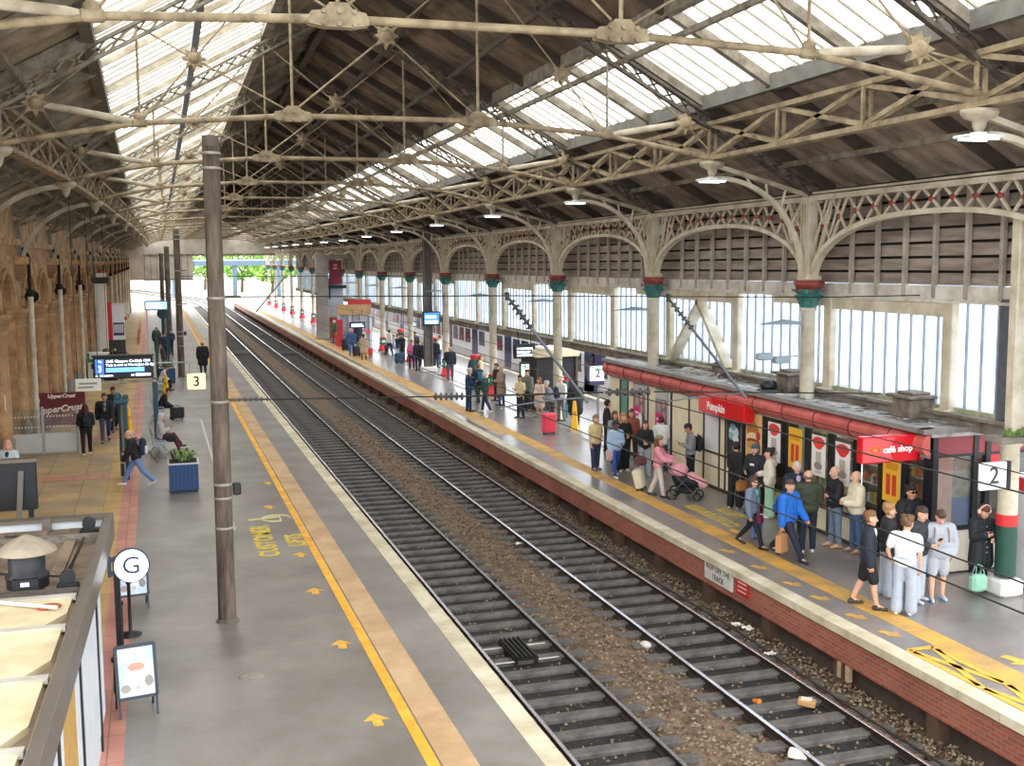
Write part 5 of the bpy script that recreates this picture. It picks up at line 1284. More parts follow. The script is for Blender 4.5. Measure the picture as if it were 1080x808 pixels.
    m = MB(); m.box((0, -.315, .14), (.1, .006, .05), mat('#e8e8e8', .6)); m.build('maker_plate', t)
    for (x, y, lab) in ((-1.05, 17.75, 'small black floodlight by the far edge of the kiosk roof'), (-1.15, 14.75, 'small black floodlight in the middle of the kiosk roof')):
        t = thing('floodlight', lab, 'floodlight', (x, y, z-.09), 0, 'floodlights on the kiosk roof')
        m = MB(); m.box((0, 0, .05), (.26, .14, .1), BLK, bev=.02); m.build('base', t)
        m = MB(); m.lathe([(.05, -.05), (.095, -.04), (.095, .06)], BLK, (0, 0, .17), 14, M=RX); m.lathe([(.001, .055), (.07, .055)], mat('#c9ced2', .3), (0, 0, .17), 14, M=RX); m.build('head', t)
    m = MB(); m.tube([(-2.6, 14.6, z+.02), (-1.2, 13.7, z+.01)], .025, mat('#d9d3c6', .6), 6); solow('loose_pole', m, 'pale pole lying across the kiosk roof', 'pole', (-1.9, 14.2, z-.03))
    m = MB(); m.tube([(-1.3+.13*math.cos(a*.5), 13.85+.1*math.sin(a*.5), z-.01) for a in range(14)], .012, mat('#a5462f', .6), 5); solow('red_cable', m, 'coil of red cable on the kiosk roof', 'cable', (-1.3, 13.85, z-.03))
    m = MB(); m.tube([(-5, 16.2, z-.03), (-3, 16.4, z-.03), (-2, 15.6, z-.03), (-1.2, 15.2, z-.03), (-1.1, 17.4, z-.03), (-2.2, 17.7, z-.03)], .018, BLK, 5); solow('black_cable', m, 'black cable snaking over the dark end of the kiosk roof', 'cable', (-1.2, 15.2, z-.06))
    # A boards
    def aboard(x, y, rz, lab, art):
        t = thing('a_board', lab, 'sign', (x, y, 0), rz, 'free standing A boards'); fr = mat('#1f2a3a', .4)
        TL = math.radians(12); Hh = 1.02
        for sgn in (1, -1):
            M = Matrix.Rotation(-sgn*TL, 3, 'X'); off = Vector((0, -sgn*.22, 0))
            def P(u, v, d=0): return M @ Vector((u, -sgn*d, v)) + off
            m = MB()
            for (a, b) in (((-.27, .28), (-.27, Hh)), ((.27, .28), (.27, Hh)), ((-.27, .28), (.27, .28)), ((-.27, Hh), (.27, Hh))): m.bar(P(*a), P(*b), .045, .03, fr, P(0, 0, 1)-P(0, 0, 0))
            m.build('frame', t)
            for u in (-.26, .26):
                m = MB(); m.bar(P(u, 0), P(u, .3), .03, .03, fr); m.build('leg', t)
            m = MB(); pa = mat('#bcd3ec', .35, 0, .3, 3, hex2='#dfe9f5')
            m.add([P(-.25, .3, .004), P(.25, .3, .004), P(.25, Hh-.02, .004), P(-.25, Hh-.02, .004)], [(0, 1, 2, 3)] if sgn > 0 else [(3, 2, 1, 0)], pa)
            if art:
                def blob(cu, cv, ru, rv, c, n=14):
                    pts = [P(cu+ru*math.cos(2*PI*i/n)*(1+.15*math.sin(3*i)), cv+rv*math.sin(2*PI*i/n), .008) for i in range(n)]
                    m.add(pts, [tuple(range(n))] if sgn > 0 else [tuple(range(n-1, -1, -1))], mat(c, .5))
                blob(0, .52, .09, .17, '#eef3f8'); blob(.0, .72, .12, .06, '#e0a184'); blob(-.16, .42, .07, .06, '#a79f97'); blob(.17, .5, .06, .08, '#9c9289'); blob(0, .4, .06, .05, '#f5f7fa')
            m.build('poster', t)
    aboard(-.47, 17.0, .16, 'blue framed A board with pale poster standing closest to the kiosk front', True)
    aboard(-.6, 22.3, .1, 'A board half hidden behind the round sign', True)
    for (x, y, lab) in ((-.72, 19.35, 'black queue post on round base beside the kiosk post'), (-.62, 20.6, 'black queue post on round base beyond the kiosk corner')):
        m = MB(); m.lathe([(.19, 0), (.19, .03), (.04, .06), (.03, .1), (.03, .92), (.045, .94), (.045, 1.0)], BLK, n=18); solo('queue_post', m, lab, 'post', (x, y, 0), 0, 'queue posts by the kiosk')
    m = MB(); m.slab(-1.5, -1.44, 18.9, 20.5, .0, .95, BLK); m.slab(-1.5, -1.42, 18.9, 20.5, .95, 1.0, FR); solow('queue_banner', m, 'black fabric barrier panel standing beside the kiosk', 'barrier', (-1.47, 19.7, 0))
    # black display seen from behind
    t = thing('display_board', 'black back of a large display board on posts beyond the kiosk roof', 'display', (-2.55, 21.0, 0))
    m = MB(); m.slab(-.6, .5, -.06, .06, 2.3, 3.16, BLK, bev=.02); m.build('screen_housing', t)
    m = MB(); m.slab(-.62, .52, -.1, .1, 3.14, 3.2, FR); m.build('top_trim', t)
    for x in (.38, -.5):
        m = MB(); m.bar((x, .0, 0), (x, .0, 2.4), .08, .08, BLK); m.build('post', t)
    m = MB(); m.bar((.2, -.16, 2.2), (.26, -.1, 3.0), .09, .03, mat('#6b655d', .7)); m.build('bracing_strip', t)
kiosk()

# ------------------------------------------------------------------ things on the near platform
def near_platform():
    TEAL = mat('#1f5060', .5, 0, .15, 5); BLK = mat('#14161a', .45); STEEL = mat('#a9abab', .4, .6); NAVY = mat('#1d4373', .5, 0, .2, 5)
    # departure board
    Y = 42.0
    t = thing('departure_board', 'black departure board with white text over the concourse', 'departure board', (-1.1, Y, 0))
    m = MB(); m.slab(-1.0, 1.0, -.14, .14, 2.42, 3.2, BLK, bev=.03); m.slab(-1.04, 1.04, -.18, .18, 3.2, 3.25, BLK); m.build('housing', t)
    m = MB(); m.slab(-.93, .93, -.155, -.14, 2.48, 3.14, emit('#0a1226', .4)); m.build('screen', t)
    te = emit('#eaf2ff', 1.6); m = MB()
    def T(s, x, z, sz, al='LEFT', mm=te): text_mb(m, s, sz, frame((x, -.158, z), (1, 0, 0), (0, 0, 1)), mm, .002, al, .003)
    T('1245 Glasgow Central', -.58, 3.04, .13); T('Expt 1248', .9, 3.04, .12, 'RIGHT'); T('Train is now at Warrington Bk Qy', -.58, 2.91, .115)
    m.slab(-.58, .7, -.157, -.155, 2.66, 2.82, emit('#6fa8e8', 1.2)); m.slab(-.92, -.64, -.157, -.155, 2.6, 3.12, emit('#3f6fc0', 1.0))
    T('3', -.78, 2.78, .3, 'CENTER', emit('#ffffff', 1.6)); T('Plat', -.78, 3.04, .1, 'CENTER'); m.slab(-.92, -.84, -.157, -.155, 2.52, 2.57, te); m.slab(-.78, -.66, -.157, -.155, 2.52, 2.57, te); m.slab(-.63, -.35, -.157, -.155, 2.52, 2.57, te); m.slab(.25, .36, -.157, -.155, 2.52, 2.57, te); m.slab(.4, .9, -.157, -.155, 2.51, 2.6, te)
    m.build('display_text', t)
    m = MB(); m.bar((-1.1, .05, 2.3), (1.1, .05, 2.3), .1, .1, PAINT2); m.build('crossbar', t)
    m = MB(); m.tube([(-.5, 0, 3.25), (-.4, 0, 3.36), (.1, 0, 3.36), (.2, 0, 3.25)], .02, BLK, 6); m.build('cable_loop', t)
    for x in (1.03,):
        m = MB(); m.box((x, .1, 1.2), (.17, .17, 2.4), TEAL, bev=.02); m.build('post', t)
    # numbered lit stop sign on a pipe arm
    t = thing('stop_sign', 'lit tan stop sign with number 3 hanging from pipe arm', 'sign', (1.35, Y+.0, 0))
    m = MB(); m.slab(-.32, .32, -.07, .07, 1.93, 2.5, emit('#f3d5a8', .75), bev=.03); m.build('panel', t)
    m = MB(); text_mb(m, '3', .5, frame((0, -.076, 2.21), (1, 0, 0), (0, 0, 1)), mat('#4a4440', .6), .006, bold=.008); m.build('number', t)
    m = MB(); m.tube([(-1.3, 0, 2.92), (-.28, 0, 2.92), (-.22, 0, 2.86), (-.22, 0, 2.5)], .022, STEEL, 8); m.build('pipe_arm', t)
    # information stand with teal double post
    t = thing('information_stand', 'tall information stand with teal posts and white panel on the concourse', 'sign', (-1.1, 36.2, 0))
    for (x, y) in ((0, 0), (.16, -.62)):
        m = MB(); m.box((x, y, 1.15), (.12, .12, 2.3), TEAL, bev=.02); m.build('post', t)
    m = MB(); m.bar((.03, -.06, 1.5), (.14, -.56, 1.5), .03, 1.4, mat('#e2e6e8', .4)); m.build('panel', t)
    m = MB(); m.box((.05, -.3, 2.36), (.42, .8, .12), TEAL, bev=.03); m.box((-.06, -.3, 2.5), (.2, .3, .2), TEAL, bev=.03); m.box((.18, -.3, 2.47), (.16, .3, .14), TEAL, bev=.03); m.build('head', t)
    # benches
    def bench(x, y, n, rz, lab):
        t = thing('bench', lab, 'bench', (x, y, 0), rz, 'metal benches on the near platform'); g = mat('#9aa1a8', .35, .6)
        for i in range(n):
            cx = (i-(n-1)/2)*.58
            m = MB(); m.box((cx, .02, .44), (.5, .44, .03), g, bev=.012); m.build('seat', t)
            m = MB(); m.box((cx, -.24, .72), (.5, .03, .5), g, rx=.25, bev=.012)
            for q in range(3): m.box((cx, -.235+.02, .62+.1*q), (.4, .012, .03), mat('#6b727a', .4, .5), rx=.25)
            m.build('backrest', t)
        m = MB(); m.bar((-n*.29, 0, .38), (n*.29, 0, .38), .06, .06, g); m.build('beam', t)
        for sx in (-1, 1):
            m = MB(); xx = sx*(n*.29-.12); m.tube([(xx, .28, .02), (xx, 0, .36), (xx, -.28, .02)], .025, g, 6); m.build('leg', t)
            m = MB(); m.tube([(sx*n*.29, -.18, .44), (sx*n*.29, -.18, .62), (sx*n*.29, .2, .62), (sx*n*.29, .2, .44)], .018, g, 6); m.build('armrest', t)
    global BENCH
    BENCH = [((-.02, 39.7), 'metal bench under the person in pale hood, beside the blue planter'), ((.02, 48.6), 'metal bench under the person in black on the near platform'), ((.12, 59.0), 'metal bench behind the small yellow cone sign')]
    for ((x, y), lab) in BENCH: bench(x, y, 3, -PI/2, lab)
    # planters
    def planter(x, y, s, lab, plant):
        t = thing('planter', lab, 'planter', (x, y, 0), 0, 'blue planters on the near platform')
        m = MB(); m.box((0, 0, .44), (.8*s, .8*s, .76), NAVY, bev=.02)
        for i in range(7):
            m.bar((-.38*s+.11*i*s, -.405*s, .08), (-.38*s+.11*i*s, -.405*s, .8), .03*s, .012, mat('#1f4a7c', .5), (0, 1, 0))
        m.build('box', t)
        m = MB(); m.box((0, 0, .83), (.86*s, .86*s, .05), mat('#b9c3ca', .4), bev=.015); m.build('rim', t)
        m = MB(); m.box((0, 0, .035), (.74*s, .74*s, .07), BLK); m.build('plinth', t)
        m = MB(); m.box((0, 0, .84), (.76*s, .76*s, .04), mat('#3a2d22', .95)); m.build('soil', t)
        m = MB(); cs = [mat(c, .7) for c in ('#4e6b3a', '#6d8a4a', '#3c5530', '#8a9a5c')]
        for i in range(plant):
            a = random.uniform(0, 2*PI); r = random.uniform(0, .28)*s; h = random.uniform(.12, .34); o = Vector((r*math.cos(a), r*math.sin(a), .86)); d = Vector((math.cos(a)*.7, math.sin(a)*.7, 0))
            p1 = o+d*h*.5+Vector((0, 0, h)); p2 = o+d*h*1.3+Vector((0, 0, h*.55)); w = Vector((-d.y, d.x, 0))*.05
            m.add([o, o+d*h*.3+w+Vector((0, 0, h*.6)), p1+w*.8, p2, p1-w*.8, o+d*h*.3-w+Vector((0, 0, h*.6))], [(0, 1, 2, 4, 5), (2, 3, 4)], random.choice(cs))
        m.build('foliage', t)
    planter(.62, 33.4, 1.0, 'large blue planter with leafy plants in front of the bench', 120)
    planter(.55, 63.0, 1.0, 'blue planter behind the second wooden mast, farther along the near platform', 60)
    def cone_sign(p, lab, s=1.0):
        t = thing('yellow_cone_sign', lab, 'warning sign', (p[0], p[1], 0), .3, 'yellow wet floor signs'); y = mat('#f2bd1e', .45)
        m = MB(); m.lathe([(.2*s, 0), (.2*s, .03), (.16*s, .06), (.07*s, .9*s), (.05*s, .95*s), (.02, .96*s)], y, n=4, smooth=False); m.build('body', t)
        m = MB(); m.lathe([(.115*s, .5*s), (.1*s, .62*s)], mat('#c99312', .5), n=4, smooth=False, cap=False); m.build('print_band', t)
    cone_sign((.42, 57.6), 'yellow wet floor sign standing by the bench on the near platform', 1.0)
    cone_sign(gp(606, 453), 'tall yellow wet floor sign beside the red suitcase on the far platform', 1.15)
    cone_sign(gp(386, 375+1), 'yellow wet floor sign near the red based column far up the platform', 1.1)
    cone_sign((-1.1, 45.5), 'yellow wet floor sign behind the information stand on the concourse', 1.0)
    # glass partition and maroon sign of the bakery
    t = thing('glass_partition', 'glass partition with pale lower panels and dotted glass by the bakery', 'partition', (-3.7, 41.2, 0))
    pl = mat('#cfd2cf', .45, 0, .1, 2)
    for i, x in enumerate((-1.15, -.05, 1.05)):
        m = MB(); m.box((x, 0, .82), (.09, .09, 1.64), STEEL, bev=.01); m.build('post', t)
    for a, b in ((-1.1, -.1), (0.0, 1.0)):
        m = MB(); m.slab(a, b, -.02, .02, .08, .72, pl); m.build('lower_panel', t)
        m = MB(); m.slab(a, b, -.01, .01, .74, 1.55, GLASS_CLEAR); m.build('pane', t)
        m = MB()
        for z in (.95, 1.3):
            for i in range(9): m.box((a+.1+i*.1, -.013, z), (.045, .004, .045), mat('#f0f2f0', .5))
        m.build('dots', t)
    m = MB(); m.bar((-1.15, 0, .06), (1.05, 0, .06), .08, .05, STEEL); m.build('bottom_rail', t)
    t = thing('shop_sign', 'maroon bakery sign with white script behind the glass partition', 'sign', (-3.6, 46.2, 0))
    mr = mat('#6b1626', .5, 0, .1, 3); m = MB(); m.slab(-.95, .95, -.05, .05, .3, 1.55, mr, bev=.02); m.build('board', t)
    m = MB(); text_mb(m, 'UpperCrust', .34, frame((0, -.056, .92), (1, 0, .08), (-.08, 0, 1)), mat('#f4efe6', .5), .004, 'CENTER', .012, .25)
    m.tube([(-.3, -.056, .72), (.2, -.056, .7), (.7, -.056, .8)], .012, mat('#d9a24a', .5), 5)
    text_mb(m, 'UpperCrust', .2, frame((.1, -.056, 1.42), (1, 0, .0), (0, 0, 1)), mat('#f4efe6', .5), .004, 'CENTER', .008, .25); m.build('lettering', t)
    for x in (-.85, .85):
        m = MB(); m.bar((x, 0, 0), (x, 0, .32), .06, .06, BLK); m.build('leg', t)
    m = MB(); m.tube([(0, 0, 0), (0, 0, 3.3)], .1, mat('#c3262d', .45), 12); m.box((0, 0, 2.2), (.16, .3, .5), mat('#dfe3e6', .5), bev=.02); solo('red_post', m, 'red post with white plate at the left edge by the bakery', 'post', (-4.55, 38.0, 0), 0)
    # hanging direction signs and ticket area further along the wall
    wf = mat('#e8e4d8', .5, 0, .1, 3)
    def board(p0, p1, lab, mm, bars=(), name='direction_sign', dn=None, hang=1.5):
        c = (p0+p1)/2; w = (p1.x-p0.x); h = abs(p0.z-p1.z)
        t = thing(name, lab, 'sign', (c.x, c.y, c.z-h/2), 0, 'hanging signs over the concourse')
        m = MB(); m.slab(-w/2, w/2, -.06, .06, 0, h, mm, bev=.015); m.build('panel', t)
        if bars:
            m = MB()
            for (u0, u1, v0, v1, cc) in bars: m.slab(-w/2+u0*w, -w/2+u1*w, -.066, -.06, v0*h, v1*h, mat(cc, .5))
            m.build('print', t)
        for u in (-.4, .4):
            m = MB(); m.bar((u*w, 0, h), (u*w, 0, max(h+.5, 8.3-c.z+h/2)), .022, .022, BLK); m.build('hanger', t)
    board(aty(79, 400, 36.5), aty(107, 412, 36.5), 'white direction sign hung low over the concourse by the arcade wall', wf, ((.15, .85, .55, .7, '#8a8a84'), (.1, .7, .25, .4, '#8a8a84')))
    board(aty(110, 320, 84), aty(136, 331, 84), 'cream hanging sign above the concourse in front of the far wall', wf, ((.2, .8, .4, .6, '#8c877d'),))
    board(aty(111, 332, 90), aty(134, 341, 90), 'cream and red hanging sign above the concourse', wf, ((.0, 1, .35, .75, '#c8323a'),))
    board(aty(94, 372, 46), aty(116, 378, 46), 'narrow cream hanging sign over the concourse', wf, ((.1, .9, .4, .6, '#a59f92'),))
    t = thing('poster_unit', 'red and white poster unit standing against the arcade wall', 'poster stand', (-2.15, 70, 0))
    m = MB(); m.slab(-.5, -.18, -.1, .1, 1.9, 4.1, mat('#d5202a', .45)); m.build('red_panel', t)
    m = MB(); m.slab(-.18, .5, -.1, .1, 1.9, 3.9, mat('#e9ebee', .5)); m.slab(-.14, .46, -.115, -.1, 2.15, 2.9, mat('#26356b', .5)); m.build('white_panel', t)
    m = MB()
    for i in range(5): m.slab(-.1+i*.11, -.03+i*.11, -.122, -.115, 2.3, 2.8, mat('#e8e8e8', .5))
    m.build('print', t)
    m = MB(); m.slab(-.5, .5, -.08, .08, 0, 1.9, mat('#3c3a38', .6)); m.build('plinth', t)
    t = thing('white_pillar', 'white square pillar standing before the arcade wall', 'pillar', (-2.75, 67.5, 0))
    m = MB(); m.box((0, 0, 2.9), (.5, .45, 5.8), wf, bev=.03); m.build('shaft', t)
    m = MB(); m.box((0, 0, 5.4), (.9, .8, .35), mat('#2b2423', .6), bev=.06); m.lathe([(.12, 5.55), (.2, 5.8), (.08, 5.95)], mat('#b02a30', .5), n=8); m.build('head', t)
    t = thing('green_cash_machine', 'green and white cash machine against the arcade wall', 'machine', (-3.15, 65.0, 0))
    m = MB(); m.box((0, 0, .8), (.75, .5, 1.6), mat('#dfe6e2', .5), bev=.03); m.build('body', t)
    m = MB(); m.box((0, -.26, 1.32), (.7, .03, .5), mat('#1d8a4c', .5), bev=.01); m.build('header', t)
    m = MB(); m.box((0, -.27, .85), (.36, .02, .3), mat('#1d2a2a', .3)); m.lathe([(.001, 0), (.12, .01)], mat('#2e5a43', .5), (0, -.27, .42), 12, M=Matrix.Rotation(PI/2, 3, 'X')); m.build('screen', t)
    t = thing('flower_stand', 'dark stand of cut flowers beside the white pillar', 'flower stand', (-2.35, 64.5, 0))
    m = MB(); m.box((0, 0, .9), (.7, .4, 1.8), mat('#26231f', .8), bev=.04); m.build('frame', t)
    m = MB()
    for i in range(70): m.ell((random.uniform(-.32, .32), -.22, random.uniform(.3, 1.75)), (.06, .05, .06), mat(random.choice(('#5d7a3c', '#e8e4d6', '#d56a73', '#3f5a2f', '#dfc14a')), .7), 6, 4)
    o = m.build('blossom', t)
    t = thing('white_bag_display', 'white sack hanging beside the flower stand', 'sack', (-1.75, 63.5, 0))
    m = MB(); m.lathe([(.2, .5), (.27, .8), (.25, 1.3), (.12, 1.5), (.08, 1.55)], mat('#e8e6e8', .6), n=10); m.build('sack', t)
    m = MB(); m.bar((0, .1, 0), (0, .1, 1.7), .05, .05, BLK); m.bar((-.2, .1, .02), (.2, .1, .02), .3, .04, BLK); m.build('stand', t)
    # far departure board and posts
    Y = 76.0
    t = thing('departure_board', 'blue departure board far along the near platform', 'departure board', (.15, Y, 0))
    m = MB(); m.slab(-.72, .72, -.12, .12, 3.3, 3.92, mat('#2f5f86', .5), bev=.03); m.build('housing', t)
    m = MB(); m.slab(-.65, .65, -.13, -.12, 3.37, 3.85, emit('#9cc4e6', .9)); m.build('screen', t)
    m = MB()
    for i in range(3): m.slab(-.6, .4-.1*i, -.136, -.13, 3.42+i*.14, 3.49+i*.14, emit('#e8f2fb', 1.2))
    m.build('display_text', t)
    m = MB(); m.bar((.62, 0, 0), (.62, 0, 3.3), .13, .13, TEAL); m.build('post', t)
    m = MB(); m.bar((-.6, 0, 0), (-.6, 0, 3.3), .1, .1, mat('#d3d6d6', .5)); m.build('rear_post', t)
    for (px, py, h, lab, cc) in ((167, 400, 2.6, 'dark green post with blunt head beside the far departure board', '#24493a'), (173.5, 372, 3.4, 'slim dark post with round clock head', '#23384a')):
        p = gp(px, py+4); t = thing('platform_post', lab, 'post', (p.x, p.y, 0)); mm = mat(cc, .5)
        m = MB(); m.box((0, 0, h/2), (.16, .16, h), mm, bev=.02); m.build('post', t)
        m = MB()
        if h > 3: m.lathe([(.001, -.06), (.38, -.06), (.38, .06), (.001, .06)], mm, (0, 0, h-.5), 16, M=Matrix.Rotation(PI/2, 3, 'X'), smooth=False)
        else: m.box((0, 0, h+.1), (.36, .3, .3), mm, bev=.06)
        m.build('head', t)
    # red railings by the far ramp
    t = thing('ramp_railing', 'thin red railing by the ramp at the foot of the far wall', 'railing', (-1.2, 92, 0)); r = mat('#d06a66', .5)
    for i in range(6):
        m = MB(); m.tube([(0, i*3.0, 0), (0, i*3.0, 1.1)], .05, r, 6); m.build('post', t)
    for z in (.55, 1.1):
        m = MB(); m.tube([(0, 0, z), (0, 15, z)], .045, r, 6); m.build('rail', t)
near_platform()
# ------------------------------------------------------------------ masts and overhead line
BLK = mat('#14161a', .45); STEEL = mat('#6d7278', .4, .5); WIRE = mat('#23211f', .5, .3)
def masts():
    W = mat('#74665a', .85, 0, .45, 2.0, .3, hex2='#443930', stretch=(3, 3, .5), detail=9)
    W2 = mat('#6f665c', .8, 0, .3, 2.0, .2, hex2='#4f473f')
    def mast(x, y, h, r, lab, mm=W, bands=True):
        t = thing('line_mast', lab, 'mast', (x, y, 0), 0, 'masts carrying the overhead line')
        m = MB(); prof = [(r*1.12, 0), (r*1.1, .4)] + [(r*(1.1-.1*i/8), .4+(h-.4)*i/8) for i in range(1, 9)]
        m.lathe(prof, mm, n=10); m.build('shaft', t)
        m = MB(); m.lathe([(r*1.5, 0), (r*1.3, .04), (r*1.12, .06)], mat('#6e655c', .9, 0, .4, 6), n=12); m.build('footing', t)
        if bands:
            for z in (h-.12, h-.38, 5.9, 4.05, 2.55, 2.3, 1.75):
                m = MB(); m.lathe([(r*1.1, -.025), (r*1.18, -.02), (r*1.18, .02), (r*1.1, .025)], mat('#a39d95', .5, .4), (0, 0, z), 10); m.build('band', t)
            m = MB(); m.lathe([(r*.99, 0), (r*.99, .18), (.01, .2)], mat('#5b5047', .8), (0, 0, h), 10); m.build('top_cap', t)
            m = MB(); m.box((r+.1, 0, 2.45), (.14, .16, .22), BLK, bev=.02); m.build('junction_box', t)
            for z in (5.92, 4.07):
                m = MB(); m.bar((r*.8, 0, z), (r+.28, 0, z), .06, .05, IRON); m.build('clamp', t)
        return t
    mast(1.06, 20.87, 8.55, .145, 'tall weathered mast standing nearest on the near platform')
    mast(1.33, 65.6, 8.0, .17, 'second weathered mast farther along the near platform', W)
    mast(1.0, 84.0, 7.4, .17, 'third weathered mast beyond the far departure board', W2, False)
    mast(.75, 103.0, 7.0, .17, 'thin fourth mast far along the near platform', W2, False)
    t = thing('line_mast', 'dark grey mast among the passengers on the far platform', 'mast', (14.95, 63.6, 0), 0, 'masts carrying the overhead line')
    m = MB(); g = mat('#77726c', .7, 0, .3, 2)
    m.box((0, 0, 4.3), (.46, .1, 8.0), g); m.box((-.2, 0, 4.3), (.06, .4, 8.0), g); m.box((.2, 0, 4.3), (.06, .4, 8.0), g); m.build('shaft', t)
    m = MB(); m.box((0, 0, .15), (.9, .7, .3), mat('#e1dfda', .7), bev=.05); m.build('base', t)
masts()

def insul(m, a, b, r=.1, n=8):
    a = Vector(a); b = Vector(b); d = (b-a)
    prof_pts = []; rs = []
    for i in range(n):
        for (u, q) in ((0.0, .35), (.3, .4), (.42, 1.0), (.6, .95), (.75, .35)):
            prof_pts.append(a + d*((i+u)/n)); rs.append(r*q)
    m.tube(prof_pts, rs, mat('#3c3a3a', .4), 12)
def wires():
    Y = 20.87
    t = thing('span_wire', 'upper cross span wire from the nearest mast to the glazed screen', 'wire', (1.3, Y, 5.9), 0, 'cross span wires')
    m = MB(); m.tube([(1.3, Y, 5.92), (6.5, Y, 5.85), (13.4, Y, 5.70), (15.8, Y, 5.70)], .012, WIRE, 5); m.bw('wire', t)
    m = MB()
    for x in (6.47, 9.85): m.box((x, Y, 5.84 if x < 8 else 5.75), (.07, .06, .16), WIRE)
    m.bw('clip', t)
    t = thing('span_wire', 'lower cross span wire with brown ribbed insulators over the tracks', 'wire', (1.3, Y, 4.05), 0, 'cross span wires')
    m = MB(); m.tube([(1.3, Y, 4.07), (5.0, Y, 3.97)], .014, WIRE, 5); m.tube([(5.55, Y, 3.95), (8.45, Y, 3.90)], .02, WIRE, 6); m.tube([(9.55, Y, 3.87), (14.9, Y, 3.6)], .014, WIRE, 5); m.bw('wire', t)
    for a, b in (((4.98, Y, 3.97), (5.6, Y, 3.95)), ((8.5, Y, 3.9), (9.5, Y, 3.87)), ((1.35, Y, 4.07), (1.95, Y, 4.06))):
        m = MB(); insul(m, a, b, .08 if a[0] > 2 else .04, 6); m.bw('insulator', t)
    for (a, b, lab) in (((6.42, Y, 5.9), (8.12, Y, 3.71), 'sloping registration tube with black insulator over the near track'), ((9.82, Y, 5.78), (11.62, Y, 3.66), 'sloping registration tube with insulator ending by the shop sign')):
        a = Vector(a); b = Vector(b); t = thing('registration_tube', lab, 'overhead line fitting', a, 0, 'registration tubes')
        m = MB(); m.tube([a.lerp(b, .3), b], .032, STEEL, 8); m.bw('tube', t)
        m = MB(); insul(m, a.lerp(b, .06), a.lerp(b, .32), .085 if a.x < 8 else .065, 6); m.tube([a, a.lerp(b, .08)], .02, WIRE, 6); m.bw('insulator', t)
        m = MB(); e = b + Vector((-1.75, 0.1, -.02)); m.tube([e, b.lerp(e, .4)+Vector((0, 0, .09)), b+Vector((-.1, 0, .1))], .016, STEEL, 6); m.bw('steady_arm', t)
    for (x, z, sag, lab) in ((9.95, 3.92, 0, 'contact wire above the far track, passing the shop window'), (6.51, 3.97, 0, 'contact wire above the near track, sweeping down across the waiting passengers'),
                             (6.6, 4.62, .12, 'catenary wire above the near track crossing the view over the youths'), (6.2, 3.86, 0, 'second contact wire beside the near track, lowest at the right edge')):
        m = MB(); P = []
        for i in range(40):
            y = 6 + i*4.2; P.append((x + .12*math.sin(y*.09), y, z + sag*math.cos(y*.15)))
        m.tube(P, .0085, WIRE, 5); solow('contact_wire', m, lab, 'wire', (x, 6, z), 'wires along the tracks')
    # far cross spans
    for (Y, z, lab) in ((65.6, 5.6, 'cross span wire with sloping rod at the second mast'),):
        t = thing('span_wire', lab, 'wire', (1.4, Y, z), 0, 'cross span wires')
        m = MB(); m.tube([(1.4, Y, z), (15.2, Y, z-.15)], .02, WIRE, 5); m.bw('wire', t)
        m = MB(); a = aty(302, 290, Y); b = aty(270, 329, Y); m.tube([a, b], .045, STEEL, 6); m.bw('registration_tube', t)
wires()

